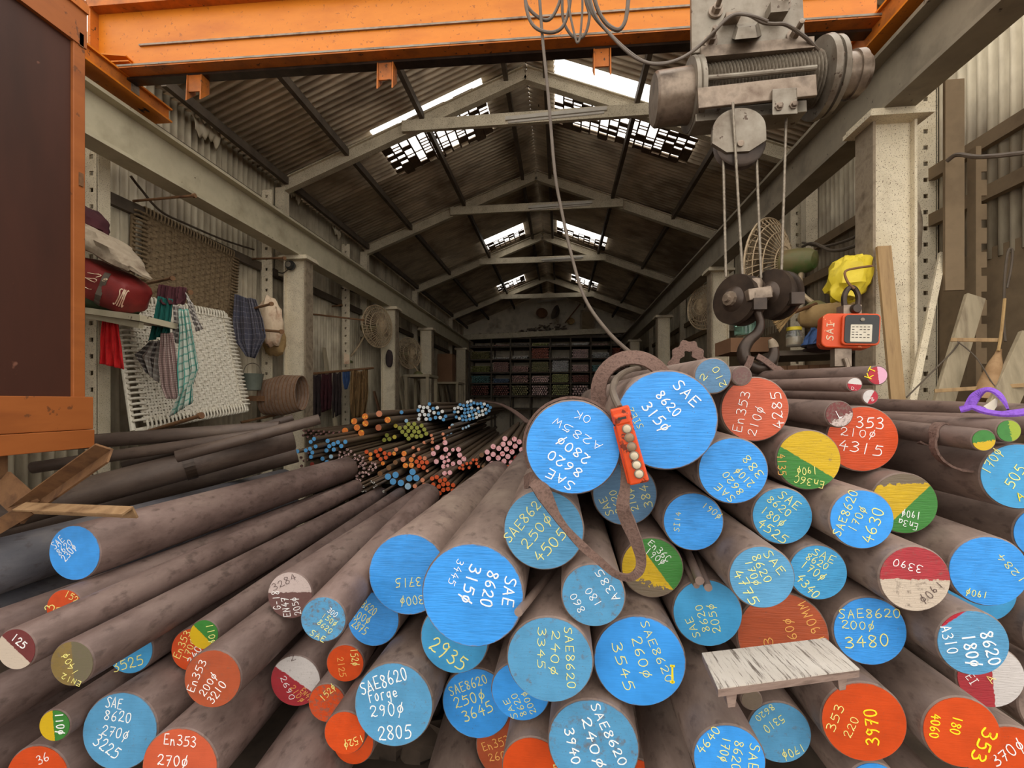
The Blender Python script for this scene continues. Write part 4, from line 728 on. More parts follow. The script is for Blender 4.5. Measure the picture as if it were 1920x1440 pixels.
ROD={"cl":["bigorange","bluea","blueb","yellow","bluelow","redblack","whitepink","orangemid","orangeb","bluec","orangec","halfwhite","pink","pinkb","orangesmall","orangeback","bluegrey"],"cols":["blue","brown","darkred","halfwhite","olive","orange","orange_y","pale","peach","pink","redblack","rustdark","white","whitepink","yellow"],"d":[-0.0526,0.9986,-0.0023],"rods":[[-2.234,4.737,1.247,0.0376,0,6],[-2.111,4.749,1.224,0.0376,0,6],[-2.115,4.749,1.299,0.0376,0,6],[-1.962,4.765,1.329,0.0376,0,8],[-1.871,4.775,1.262,0.0376,0,6],[-2.332,4.726,1.144,0.0376,0,6],[-2.203,4.74,1.178,0.0376,0,6],[-1.97,4.765,1.178,0.0376,0,1],[-2.156,4.744,1.119,0.0376,0,6],[-1.891,5.27,1.335,0.0251,1,0],[-1.834,5.276,1.233,0.0251,1,7],[-1.58,5.302,1.393,0.0235,1,12],[-1.558,5.305,1.435,0.0235,1,0],[-1.674,5.294,1.403,0.0235,1,12],[-1.628,5.299,1.392,0.0235,1,12],[-1.692,5.291,1.359,0.0235,1,0],[-1.64,5.297,1.346,0.0235,1,12],[-1.557,5.305,1.352,0.0235,1,12],[-1.514,5.31,1.38,0.0235,1,0],[-1.466,5.315,1.389,0.0235,1,12],[-1.503,5.311,1.33,0.0235,1,12],[-1.45,5.317,1.323,0.0235,1,0],[-1.405,5.322,1.345,0.0235,1,12],[-1.365,5.326,1.287,0.0235,1,0],[-1.675,5.293,1.303,0.0235,1,12],[-1.615,5.299,1.306,0.0235,1,12],[-1.568,5.304,1.302,0.0235,1,7],[-1.486,5.313,1.271,0.0235,1,0],[-1.43,5.319,1.271,0.0235,1,12],[-1.39,5.323,1.247,0.0235,1,0],[-1.686,5.292,1.255,0.0235,1,12],[-1.598,5.301,1.253,0.0235,1,12],[-1.55,5.306,1.253,0.0235,1,0],[-1.16,5.845,1.472,0.0226,2,12],[-1.204,5.84,1.458,0.0226,2,12],[-1.121,5.849,1.447,0.0226,2,0],[-1.075,5.854,1.435,0.0226,2,0],[-1.03,5.859,1.439,0.0226,2,0],[-0.985,5.863,1.432,0.0226,2,12],[-1.3,5.83,1.425,0.0226,2,0],[-1.256,5.835,1.414,0.0226,2,0],[-1.207,5.84,1.413,0.0226,2,0],[-1.161,5.845,1.424,0.0226,2,0],[-1.327,5.827,1.387,0.0226,2,12],[-1.371,5.823,1.375,0.0226,2,12],[-1.284,5.832,1.373,0.0226,2,12],[-1.239,5.837,1.363,0.0226,2,0],[-1.194,5.841,1.369,0.0226,2,0],[-1.15,5.846,1.38,0.0226,2,12],[-1.111,5.85,1.355,0.0226,2,0],[-1.068,5.855,1.378,0.0226,2,12],[-1.014,5.86,1.395,0.0226,2,0],[-0.944,5.868,1.412,0.0226,2,0],[-0.906,5.872,1.387,0.0226,2,0],[-0.97,5.865,1.363,0.0226,2,12],[-1.011,5.861,1.342,0.0226,2,12],[-0.924,5.87,1.344,0.0226,2,0],[-1.373,5.822,1.329,0.0226,2,0],[-1.328,5.827,1.328,0.0226,2,12],[-1.154,5.846,1.334,0.0226,2,0],[-1.198,5.841,1.323,0.0226,2,0],[-1.243,5.836,1.315,0.0226,2,0],[-1.057,5.856,1.333,0.0226,2,0],[-0.962,5.866,1.315,0.0226,2,0],[-1.094,5.852,1.306,0.0226,2,12],[-1.137,5.847,1.291,0.0226,2,0],[-1.182,5.843,1.281,0.0226,2,12],[-1.049,5.857,1.285,0.0226,2,12],[-1.004,5.861,1.294,0.0226,2,12],[-1.275,5.833,1.274,0.0226,2,0],[-1.23,5.837,1.268,0.0226,2,0],[-1.309,5.829,1.243,0.0226,2,12],[-1.351,5.825,1.262,0.0226,2,0],[-1.13,5.848,1.246,0.0226,2,0],[-1.086,5.853,1.258,0.0226,2,12],[-1.174,5.843,1.235,0.0226,2,0],[-1.22,5.839,1.224,0.0226,2,0],[-1.265,5.834,1.225,0.0226,2,0],[-1.873,5.024,1.185,0.0263,3,14],[-1.973,5.013,1.078,0.0263,3,4],[-2.003,5.01,1.022,0.0263,3,4],[-1.944,5.016,1.033,0.0263,3,4],[-1.885,5.022,1.057,0.0263,3,14],[-1.762,5.035,1.166,0.0263,3,4],[-1.726,5.039,1.205,0.0263,3,4],[-1.659,5.045,1.207,0.0263,3,4],[-1.691,5.042,1.165,0.0263,3,4],[-1.629,5.049,1.163,0.0263,3,4],[-1.796,5.031,1.116,0.0263,3,4],[-1.756,5.036,1.081,0.0263,3,4],[-1.661,5.046,1.121,0.0263,3,4],[-1.727,5.039,1.126,0.0263,3,4],[-1.608,5.051,1.114,0.0263,3,4],[-1.576,5.055,1.187,0.0263,3,4],[-1.546,5.058,1.143,0.0263,3,4],[-1.523,5.06,1.095,0.0263,3,4],[-1.725,5.04,1.038,0.0263,3,4],[-1.634,5.048,1.061,0.0263,3,4],[-1.686,5.044,1.074,0.0263,3,4],[-1.581,5.054,1.068,0.0263,3,4],[-1.827,5.029,1.16,0.0263,3,4],[-2.172,4.054,1.091,0.0221,4,0],[-2.117,4.06,1.061,0.0221,4,0],[-2.076,4.065,1.078,0.0221,4,0],[-2.007,4.073,1.082,0.0221,4,0],[-2.157,4.057,1.041,0.0221,4,0],[-2.045,4.069,1.042,0.0221,4,0],[-2.184,4.053,1.001,0.0221,4,0],[-2.115,4.062,1.009,0.0221,4,0],[-2.22,4.05,0.923,0.0221,4,0],[-2.141,4.059,0.943,0.0221,4,7],[-2.179,4.054,0.891,0.0221,4,0],[-2.201,3.869,1.124,0.02,4,0],[-2.232,3.867,1.097,0.02,4,0],[-2.187,3.871,1.056,0.02,4,0],[-2.238,3.866,1.035,0.02,4,0],[-2.276,3.862,1.021,0.02,4,0],[-2.217,3.869,1.001,0.02,4,0],[-2.229,3.867,0.962,0.02,4,0],[-2.35,3.854,1.012,0.02,4,0],[-1.992,3.892,0.922,0.02,4,0],[-2.821,4.744,1.141,0.0139,5,10],[-2.764,4.75,1.145,0.0139,5,10],[-2.713,4.756,1.137,0.0139,5,10],[-2.654,4.762,1.137,0.0139,5,10],[-2.597,4.768,1.129,0.0139,5,10],[-2.54,4.774,1.126,0.0139,5,10],[-2.491,4.779,1.119,0.0139,5,10],[-2.427,4.786,1.122,0.0139,5,10],[-2.797,4.747,1.117,0.0139,5,10],[-2.743,4.753,1.109,0.0139,5,10],[-2.687,4.759,1.099,0.0139,5,10],[-2.633,4.764,1.107,0.0139,5,10],[-2.574,4.771,1.098,0.0139,5,10],[-2.512,4.777,1.095,0.0139,5,10],[-2.465,4.782,1.087,0.0139,5,10],[-2.406,4.788,1.088,0.0139,5,10],[-2.35,4.794,1.092,0.0139,5,10],[-2.312,4.799,1.08,0.0139,5,10],[-2.248,4.805,1.087,0.0139,5,10],[-2.829,4.743,1.087,0.0139,5,10],[-2.775,4.749,1.073,0.0139,5,10],[-2.709,4.756,1.078,0.0139,5,10],[-2.655,4.762,1.08,0.0139,5,10],[-2.596,4.768,1.07,0.0139,5,10],[-2.541,4.774,1.07,0.0139,5,10],[-2.492,4.779,1.066,0.0139,5,10],[-2.427,4.786,1.062,0.0139,5,10],[-2.377,4.791,1.051,0.0139,5,10],[-2.316,4.798,1.052,0.0139,5,10],[-2.27,4.803,1.063,0.0139,5,10],[-2.91,4.991,0.869,0.0176,5,10],[-2.932,4.989,0.83,0.0176,5,10],[-2.997,4.982,0.811,0.0176,5,10],[-2.961,4.986,0.775,0.0176,5,10],[-2.923,4.99,0.791,0.0176,5,10],[-2.865,4.996,0.733,0.0288,5,2],[-2.99,4.983,0.714,0.0176,5,10],[-2.939,4.988,0.701,0.0176,5,10],[-2.823,5.001,0.714,0.0176,5,10],[-2.753,5.008,0.74,0.0176,5,10],[-2.101,4.153,0.976,0.015,6,13],[-2.109,4.153,0.946,0.015,6,13],[-2.059,4.158,0.972,0.015,6,13],[-2.032,4.161,1.002,0.015,6,13],[-1.995,4.165,0.983,0.015,6,13],[-2.046,4.16,0.944,0.015,6,13],[-2.017,4.163,0.956,0.015,6,13],[-2.109,4.153,0.911,0.015,6,13],[-2.08,4.156,0.925,0.015,6,13],[-2.041,4.16,0.914,0.015,6,13],[-2.005,4.164,0.886,0.015,6,13],[-1.96,4.169,0.949,0.015,6,13],[-1.958,4.169,0.914,0.015,6,13],[-1.928,4.172,0.903,0.015,6,13],[-1.913,4.174,0.938,0.015,6,13],[-1.881,4.177,0.919,0.015,6,13],[-1.885,4.177,0.889,0.015,6,13],[-1.958,4.169,0.877,0.015,6,13],[-1.906,4.175,0.867,0.015,6,13],[-1.859,4.179,0.863,0.015,6,13],[-1.884,4.177,0.846,0.015,6,13],[-1.871,4.178,0.818,0.015,6,13],[-1.794,4.187,0.87,0.015,6,13],[-1.765,4.19,0.86,0.015,6,13],[-1.809,4.185,0.837,0.015,6,13],[-1.826,4.183,0.812,0.015,6,13],[-1.788,4.187,0.805,0.015,6,13],[-1.961,4.169,0.835,0.015,6,13],[-1.952,4.17,0.806,0.015,6,13],[-1.883,4.177,0.779,0.015,6,13],[-1.913,4.174,0.774,0.015,6,13],[-1.853,4.18,0.779,0.015,6,13],[-1.883,4.177,0.741,0.015,6,13],[-1.826,4.183,0.764,0.015,6,13],[-1.939,4.171,0.716,0.015,6,13],[-1.91,4.174,0.705,0.015,6,13],[-1.939,4.171,0.747,0.015,6,13],[-1.76,4.19,0.829,0.015,6,13],[-2.088,4.155,0.879,0.015,6,13],[-1.918,4.173,0.837,0.015,6,13],[-1.893,4.284,0.966,0.0221,7,5],[-1.854,4.288,0.944,0.0221,7,6],[-1.854,4.287,0.899,0.0221,7,6],[-1.802,4.294,0.97,0.0221,7,5],[-1.758,4.298,0.988,0.0221,7,5],[-1.782,4.296,0.93,0.0221,7,5],[-1.756,4.298,0.894,0.0221,7,5],[-1.717,4.303,0.953,0.0221,7,5],[-1.704,4.304,0.91,0.0221,7,5],[-1.668,4.308,0.947,0.0221,7,5],[-1.623,4.312,0.949,0.0221,7,6],[-1.603,4.315,0.989,0.0221,7,8],[-1.733,4.3,0.853,0.0221,7,6],[-1.437,4.332,1.007,0.018,7,8],[-1.384,4.338,0.991,0.018,7,8],[-1.331,4.344,1.059,0.0154,7,8],[-1.457,4.128,0.972,0.027,8,6],[-1.366,4.137,0.954,0.0191,8,8],[-1.465,4.126,0.918,0.027,8,8],[-1.39,4.134,0.915,0.0257,8,6],[-1.31,4.143,0.931,0.0226,8,5],[-1.265,4.148,0.928,0.0216,8,8],[-1.339,4.139,0.896,0.0226,8,5],[-1.289,4.145,0.89,0.0226,8,5],[-1.243,4.15,0.889,0.0226,8,5],[-1.444,4.128,0.86,0.0275,8,6],[-1.389,4.135,0.862,0.0275,8,6],[-1.319,4.141,0.856,0.0226,8,5],[-1.275,4.146,0.842,0.0226,8,5],[-1.24,4.15,0.81,0.0152,8,8],[-1.6,4.112,0.839,0.0265,8,11],[-1.681,4.103,0.784,0.0265,8,11],[-1.538,4.118,0.889,0.0245,8,11],[-1.574,4.026,0.77,0.0324,9,0],[-1.505,4.035,0.785,0.0324,9,0],[-1.528,4.032,0.724,0.0324,9,0],[-1.456,4.04,0.712,0.0324,9,0],[-1.392,4.047,0.68,0.0324,9,7],[-1.458,4.04,0.634,0.0324,9,0],[-1.379,4.049,0.754,0.0324,9,0],[-1.314,4.054,0.757,0.0324,9,0],[-1.349,4.051,0.813,0.0324,9,0],[-1.204,3.886,0.768,0.0211,10,8],[-1.271,3.879,0.715,0.0211,10,8],[-1.189,3.888,0.728,0.0211,10,8],[-1.12,3.896,0.782,0.0211,10,5],[-1.08,3.9,0.795,0.0211,10,5],[-1.051,3.902,0.763,0.0211,10,5],[-1.009,3.907,0.772,0.0211,10,5],[-1.023,3.906,0.731,0.0211,10,5],[-0.981,3.909,0.736,0.0211,10,5],[-1.143,3.893,0.701,0.0211,10,5],[-1.11,3.896,0.728,0.0211,10,5],[-1.061,3.901,0.711,0.0211,10,5],[-1.102,3.897,0.68,0.0211,10,5],[-1.023,3.905,0.681,0.0211,10,5],[-0.981,3.909,0.69,0.0211,10,5],[-1.055,3.902,0.652,0.0211,10,5],[-0.936,3.915,0.723,0.0211,10,5],[-0.94,3.914,0.675,0.0211,10,5],[-0.9,3.918,0.688,0.0211,10,5],[-1.095,3.898,0.637,0.0211,10,5],[-1.626,3.773,0.767,0.0118,11,3],[-1.604,3.776,0.758,0.0118,11,3],[-1.584,3.778,0.732,0.0118,11,3],[-1.603,3.775,0.717,0.0118,11,3],[-1.716,3.763,0.745,0.0118,11,3],[-1.69,3.766,0.724,0.0118,11,3],[-1.699,3.765,0.685,0.0118,11,3],[-1.673,3.768,0.685,0.0118,11,3],[-1.518,3.784,0.68,0.0118,11,3],[-1.505,3.786,0.625,0.0072,11,3],[-0.502,4.126,1.12,0.0259,12,9],[-0.416,4.135,1.116,0.0259,12,9],[-0.371,4.14,1.091,0.0259,12,9],[-0.518,4.124,1.07,0.0259,12,9],[-0.459,4.13,1.078,0.0259,12,9],[-0.409,4.136,1.05,0.0259,12,9],[-0.609,4.114,1.048,0.0259,12,9],[-0.558,4.12,1.03,0.0259,12,9],[-0.487,4.127,1.025,0.0259,12,9],[-0.437,4.133,0.999,0.0259,12,9],[-0.664,4.108,0.997,0.0259,12,9],[-0.609,4.114,0.976,0.0259,12,9],[-0.525,4.123,0.981,0.0259,12,9],[-0.475,4.129,0.956,0.0259,12,9],[-0.652,4.11,0.938,0.0259,12,9],[-0.563,4.119,0.943,0.0259,12,9],[-0.51,4.125,0.913,0.0259,12,9],[-0.401,4.136,0.943,0.0259,12,2],[-0.444,4.132,0.9,0.0259,12,9],[-0.621,4.113,0.89,0.0259,12,9],[-0.561,4.119,0.882,0.0259,12,9],[-0.472,4.129,0.856,0.0259,12,5],[-0.35,4.142,1.018,0.0259,12,9],[-0.348,4.142,0.966,0.0259,12,9],[-0.715,4.103,0.969,0.023,12,11],[-1.119,4.343,1.059,0.0271,13,9],[-1.193,4.335,1.012,0.0271,13,9],[-1.112,4.344,0.993,0.0271,13,9],[-1.042,4.351,0.989,0.0192,13,9],[-0.988,4.357,0.993,0.0271,13,9],[-1.079,4.347,0.946,0.0194,13,9],[-0.976,4.358,0.937,0.0271,13,9],[-1.232,4.33,0.952,0.0271,13,9],[-1.204,4.333,0.874,0.0271,13,9],[-1.146,4.34,0.914,0.0271,13,9],[-1.102,4.345,0.919,0.0153,13,9],[-1.086,4.346,0.884,0.0204,13,9],[-1.125,4.342,0.871,0.0204,13,9],[-0.978,4.358,0.866,0.0271,13,9],[-0.936,4.362,0.9,0.0271,13,9],[-1.136,4.342,0.826,0.0243,13,9],[-1.093,4.346,0.833,0.0179,13,9],[-1.041,4.352,0.852,0.0245,13,9],[-1.043,4.031,0.808,0.0237,13,9],[-0.995,4.036,0.814,0.0237,13,9],[-0.834,4.015,0.902,0.015,14,5],[-0.799,4.018,0.907,0.015,14,5],[-0.778,4.02,0.935,0.015,14,5],[-0.748,4.024,0.935,0.015,14,5],[-0.747,4.024,0.902,0.015,14,5],[-0.871,4.011,0.887,0.015,14,5],[-0.814,4.017,0.865,0.015,14,5],[-0.899,4.008,0.862,0.015,14,5],[-0.729,4.026,0.875,0.015,14,5],[-0.69,4.03,0.877,0.015,14,11],[-0.66,4.033,0.86,0.015,14,11],[-0.869,4.011,0.854,0.015,14,5],[-1.317,4.585,0.968,0.0179,15,8],[-1.392,4.577,1.035,0.0179,15,8],[-1.316,4.585,1.039,0.0179,15,8],[-1.326,4.584,1.111,0.0179,15,8],[-1.314,4.585,1.075,0.0179,15,8],[-1.206,4.597,1.125,0.0179,15,8],[-1.193,4.598,1.079,0.0179,15,8],[-1.433,4.572,0.958,0.0216,15,8],[-1.141,4.603,1.192,0.0141,15,8],[-1.259,5.232,1.182,0.023,16,7],[-1.326,5.225,1.101,0.016,16,7],[-1.276,5.23,1.094,0.016,16,7],[-1.314,5.226,1.054,0.02,16,7],[-1.137,5.245,1.146,0.016,16,7],[-1.1,5.249,1.159,0.016,16,7],[-1.069,5.252,1.175,0.016,16,7]]}
rod_mesh={}
def rod_me(col):
    if col in rod_mesh: return rod_mesh[col]
    seg=20; vs=[];fs=[];mi=[]; L=1.0
    for h,r in ((0,.93),(.004,1),(1,1)):
        for j in range(seg): a=2*math.pi*j/seg; vs.append((math.cos(a)*r,h,math.sin(a)*r))
    for k in range(2):
        for j in range(seg): a=k*seg+j;b=k*seg+(j+1)%seg; fs.append((a,a+seg,b+seg,b)); mi.append(0)
    fs.append(list(range(seg))); mi.append(1); fs.append([2*seg+j for j in range(seg)][::-1]); mi.append(0)
    me=bpy.data.meshes.new('steel_rod'); me.from_pydata(vs,[],fs); me.polygons.foreach_set('material_index',mi)
    me.polygons.foreach_set('use_smooth',[20<=k<40 for k in range(len(fs))]); me.materials.append(M['rodsteel']); me.materials.append(RM[col]); rod_mesh[col]=me
    return me
RLAB={'bigorange':('thicker orange-ended rod with yellow mark, upper left of the rod heap','thick orange rods'),
'bluea':('blue or white ended rod in the left of the two blue and white bundles','left blue and white bundle'),
'blueb':('blue or white ended rod in the tight right-hand blue and white bundle','right blue and white bundle'),
'yellow':('olive-yellow-ended rod in the heap right of the thick orange rods','olive yellow rods'),
'bluelow':('blue-ended rod in the heap beside the tails of the thick dark bars at left','lower left blue rods'),
'redblack':('thin dull dark red rod in the heap around the lower left blue rods','dark red rods'),
'whitepink':('thin rod with pinkish white and dark end, in the pink and white scatter','thin white and pink rods'),
'orangemid':('orange-ended rod in the scattered row right of the thin white and pink rods','scattered orange rods'),
'orangeb':('orange-ended rod in the cluster above the thicker blue rods','upper orange cluster'),
'bluec':('thicker bright blue-ended rod in the lower middle of the rod heap','thick blue rods'),
'orangec':('orange-ended rod in the cluster right of the thicker blue rods','lower orange cluster'),
'halfwhite':('very thin rod with half white end at the lower left of the rod heap','half white rods'),
'pink':('pink-ended rod in the bundle just left of the sling-wrapped blue bar','pink bundle'),
'pinkb':('pink-ended rod in the loose scatter left of the pink bundle','loose pink rods'),
'orangesmall':('thin red-orange-ended rod under the pink bundle','thin orange rods'),
'orangeback':('thin orange-ended rod lying on top of the rod heap','loose thin orange rods'),
'bluegrey':('thin pale blue-ended rod lying on top of the rod heap','loose pale blue rods')}
rd=Vector(ROD['d']); ry=rd.normalized(); rx=ry.cross(Vector((0,0,1))).normalized(); rz=rx.cross(ry)
first={}
for (x,y,z,r,ci,ki) in ROD['rods']:
    col=ROD['cols'][ki]; cl=ROD['cl'][ci]
    if col not in first:
        o=bpy.data.objects.new('steel_rod',rod_me(col)); first[col]=o
    else: o=first[col].copy()
    COL.objects.link(o)
    L=random.uniform(3.2,4.2); r*=.97
    rot=random.uniform(0,6.28); ca,sa=math.cos(rot),math.sin(rot)
    X=rx*ca+rz*sa; Z=rz*ca-rx*sa
    o.matrix_world=Matrix(((X.x*r,ry.x*L,Z.x*r,x),(X.y*r,ry.y*L,Z.y*r,y),(X.z*r,ry.z*L,Z.z*r,z),(0,0,0,1)))
    lab,grp=RLAB[cl]; tag(o,lab,'steel rod',grp)
# ---------------------------------------------------------------- travelling crane
t=thing('bridge_crane',(-.6,2.85,3.5),'orange steel travelling crane bridge spanning the shed along the top','crane')
def PZ(u,v,z):
    d=dirv(u,v); s_=(z-CAMZ)/d.z; return Vector((d.x*s_,d.y*s_,z))
GB=3.67
ga,gb=PZ(160,131,GB),PZ(1660,30,GB); gx=(gb-ga).normalized(); gn=gx.cross(Vector((0,0,1))).normalized()
if gn.y>0: gn=-gn
ga=ga-gn*.075; gb=gb-gn*.075; GT=GB+.48
def gl(z,f=0.0): return ga+gn*f+Vector((0,0,z-GB)),gb+gn*f+Vector((0,0,z-GB))
m=MB(); a,b=gl((GB+GT)/2); m.beam(a,b,.016,GT-GB-.04); m.build('web_plate',M['crane'],t)
m=MB(); a,b=gl(GB+.008); m.beam(a,b,.15,.022); m.m=1; a,b=gl(GB-.012,-.04); m.beam(a,b,.07,.016); m.build('bottom_flange',[M['cranedirty'],M['black']],t)
m=MB(); a,b=gl(GT-.03); m.beam(a,b,.15,.055); m.build('top_flange',[M['cranedirty']],t)
m=MB(); a,b=gl(GB+.19,.014); m.beam(a+gx*.33,b,.012,.012); m.build('web_strip',M['hoistdark'],t)
m=MB(); a,b=gl(GB+.012,.0765); m.beam(a,b,.004,.012); m.build('worn_flange_edge',M['steel'],t)
m=MB(); m.beam(ga+gx*.015+Vector((0,0,.01)),ga+gx*.015+Vector((0,0,GT-GB-.01)),.13,.02,gx); m.m=1; m.beam(ga+gx*.05+gn*.04+Vector((0,0,.05)),ga+gx*.30+gn*.03+Vector((0,0,.05)),.07,.008); m.beam(ga+gx*.05+gn*.04+Vector((0,0,.11)),ga+gx*.28+gn*.03+Vector((0,0,.085)),.07,.008); m.build('end_plate',[M['cranedirty'],M['crane']],t)
for s_,(pe,y0_,hh) in enumerate(((PZ(284,230,3.575),1.15,.10),(PZ(1598,150,3.575),1.5,.14))):
    cd_=-gn; pe=Vector((RLX+.06 if s_==0 else RRX-.04,pe.y,3.575)); pn=pe-cd_*y0_; zc=Vector((0,0,hh/2))
    m=MB(); m.beam(pn+zc,pe+zc,.12,hh); m.m=1; m.beam(pn,pe+cd_*.01,.16,.012); m.beam(pn+zc*2-Vector((0,0,.006)),pe+cd_*.01+zc*2-Vector((0,0,.006)),.16,.012)
    e=m.build('end_carriage',[M['cranedirty'],M['crane']],t)
    for f in (.15,y0_-.2):
        c=pe-cd_*f; m=MB(); m.lathe(c+Vector((-.03,0,.043)),(1,0,0),[(0,.05),(.01,.058),(.015,.05),(.045,.05),(.05,.058),(.06,.05)],24); m.build('wheel',M['black'],e)
    c=pe-cd_*.28+zc; m=MB(); m.beam(c+Vector((.062,0,-.03)),c+Vector((.062,0,.03)),.06,.006,(1,0,0)); m.build('inspection_plate',M['hoistdark'],e)
for (u,k) in ((383,0),(783,1),(1204,2)):
    f=(u-168)/(1690-168); c=ga.lerp(gb,f)-gn*.02; h=.13; m=MB()
    m.beam(c+gn*.01-Vector((0,0,.02)),c+gn*.01-Vector((0,0,h)),.09,.01,gn)
    for q_ in (-1,1): 
        for w_ in (0,): 
            p=[c+gx*q_*.05+gn*.02,c+gx*q_*.05-gn*.05,c+gx*q_*.05-gn*.05-Vector((0,0,h*.7)),c+gx*q_*.05+gn*.03-Vector((0,0,h*1.35))]; p=[x_-Vector((0,0,.02)) for x_ in p]
            m.hexa(p+[x_+gx*.008 for x_ in p])
    m.build('channel_bracket',M['cranedirty'],t)
# diagonal bracing plate at right
a=gl(GB+.02,.03)[1]-gx*.30; b=gl(GB+.02,.03)[1]-gx*.02; 
m=MB(); m.hexa([a,b,b-gn*.02,a-gn*.02,a+Vector((0,0,.02)),b+Vector((0,0,.12)),b-gn*.02+Vector((0,0,.12)),a-gn*.02+Vector((0,0,.02))]); m.build('gusset',M['crane'],t)
# ---------------------------------------------------------------- hoist
Yh=2.46
def Hp(u,v,dy=0.0): return P(u,v,Yh+dy)
t=thing('electric_hoist',Hp(1410,250),'greasy grey rope hoist with wound drum hanging from the orange crane bridge','hoist')
q=[Hp(1297,100),Hp(1510,80),Hp(1504,-40),Hp(1296,-40)]
m=MB(); m.hexa([q[0],q[1],q[1]+Vector((0,.03,0)),q[0]+Vector((0,.03,0)),q[3],q[2],q[2]+Vector((0,.03,0)),q[3]+Vector((0,.03,0))])
tp=m.build('trolley_plate',M['steel'],t,bevel=.004)
for (u,v) in ((1341,24),(1468,12),(1331,80),(1487,70)):
    c=Hp(u,v); m=MB(); m.lathe(c,(0,-1,.12),[(0,.036),(.012,.036),(.013,.032)],20); m.lathe(c+Vector((0,-.012,0)),(0,-1,.12),[(0,.024),(.03,.024),(.031,.02)],6,False); m.lathe(c+Vector((0,-.04,.004)),(0,-1,.12),[(0,.013),(.05,.013),(.052,.01)],14); m.build('anchor_bolt',M['hoistdark'],tp)
m=MB(); c0=Hp(1372,72); m.hexa([Hp(1372,72),Hp(1428,66),Hp(1422,40),Hp(1380,46),Hp(1378,74,-.1),Hp(1420,70,-.1),Hp(1416,48,-.1),Hp(1384,52,-.1)]); m.build('lug_block',M['steel'],tp)
m=MB(); m.box(tuple(Hp(1355,48)-Vector((0,.05,0))),tuple(Hp(1382,36)+Vector((0,.02,0)))); m.build('cable_clip',M['hoistdark'],tp)
m=MB(); a=Hp(1435,42); m.box(tuple(a+Vector((0,-.06,0))),tuple(a+Vector((.085,-.0,.055)))); m.build('junction_box',M['steel'],tp)
# drum along its axis
da,db=Hp(1308,178,.1),Hp(1528,150,.1); dx=(db-da); DL=dx.length; dx.normalize()
prof=[]; n=36
for k in range(n*4+1):
    h=DL*k/(n*4); prof.append((h,.127+.009*math.sin(2*math.pi*k/4+.3)))
m=MB(); m.lathe(da,dx,prof,40); m.build('rope_drum',M['rope'],t)
m=MB(); m.lathe(da-dx*.235,dx,[(0,.09),(.0,.125),(.012,.135),(.19,.138),(.192,.15),(.235,.152),(.236,.12)],40); mo=m.build('motor',M['hoistdark'],t)
m=MB(); m.lathe(da-dx*.05,dx,[(0,.178),(.018,.18),(.022,.17),(.03,.178),(.05,.178),(.052,.14)],40); m.build('motor_flange',M['steel'],mo)
m=MB(); m.lathe(db,dx,[(0,.14),(.002,.19),(.03,.195),(.032,.17),(.05,.17),(.052,.185),(.075,.185),(.078,.14),(.11,.13),(.112,.11)],40); gb_=m.build('gearbox',M['steel'],t)
m=MB(); m.lathe(db+dx*.11,dx,[(0,.105),(.06,.105),(.062,.115),(.10,.115),(.10,.09),(.13,.088)],32); m.build('end_cap',M['hoistdark'],gb_)
for k in range(8):
    a=2*math.pi*k/8; o=db+dx*.03+(Vector((0,1,0))*math.cos(a)+Vector((0,0,1))*math.sin(a))*.172
    m=MB(); m.lathe(o,dx,[(0,.011),(.014,.011),(.016,.008)],6,False); m.build('flange_bolt',M['hoistdark'],gb_)
m=MB(); m.beam(Hp(1308,186,-.06),Hp(1530,161,-.06),.02,.105); m.build('front_bar',M['hoistdark'],t,bevel=.004)
m=MB(); m.tube([Hp(1308,148,-.05),Hp(1400,140,-.055),Hp(1530,127,-.05)],.013,10); m.build('guide_rod',M['steel'],t)
m=MB(); m.beam(Hp(1308,113,.04),Hp(1515,95,.04),.12,.055); m.build('top_channel',M['hoistdark'],t)
m=MB(); m.beam(Hp(1297,232,.08),Hp(1500,214,.08),.14,.06); m.build('bottom_channel',M['steel'],t,bevel=.004)
m=MB(); m.hexa([Hp(1448,216,-.09),Hp(1496,213,-.09),Hp(1496,213,-.05),Hp(1448,216,-.05),Hp(1448,167,-.09),Hp(1494,164,-.09),Hp(1494,164,-.05),Hp(1448,167,-.05)])
rc=m.build('rope_clamp',M['steel'],t,bevel=.004)
for (u,v) in ((1460,201),(1487,198)):
    m=MB(); m.lathe(Hp(u,v,-.09),(0,-1,0),[(0,.02),(.008,.02),(.009,.014),(.022,.014),(.024,.008)],6,False); m.build('clamp_bolt',M['hoistdark'],rc)
# fixed sheave with cover
c=Hp(1386,272,-.02); m=MB(); m.lathe(c+Vector((0,-.03,0)),(0,1,0),[(0,.11),(.008,.122),(.02,.105),(.04,.105),(.052,.122),(.06,.11)],36); m.build('fixed_sheave',M['black'],t)
pts=[(-.13,-.02)]+[(.128*math.cos(a),.045+.105*math.sin(a)) for a in [math.pi-math.pi*k/14 for k in range(15)]]+[(.13,-.02),(.05,-.07),(-.06,-.07)]
m=MB(); c=Hp(1386,258,-.07); n=len(pts)
m.add([c+Vector((x,0,z)) for x,z in pts]+[c+Vector((x,.025,z)) for x,z in pts],[tuple(range(n)),tuple(range(2*n-1,n-1,-1))]+[(k,k+n,(k+1)%n+n,(k+1)%n) for k in range(n)])
sc_=m.build('sheave_cover',M['steel'],t)
m=MB(); m.lathe(Hp(1388,270,-.07),(0,-1,0),[(0,.016),(.01,.016),(.012,.01)],16); m.build('axle_pin',M['hoistdark'],sc_)
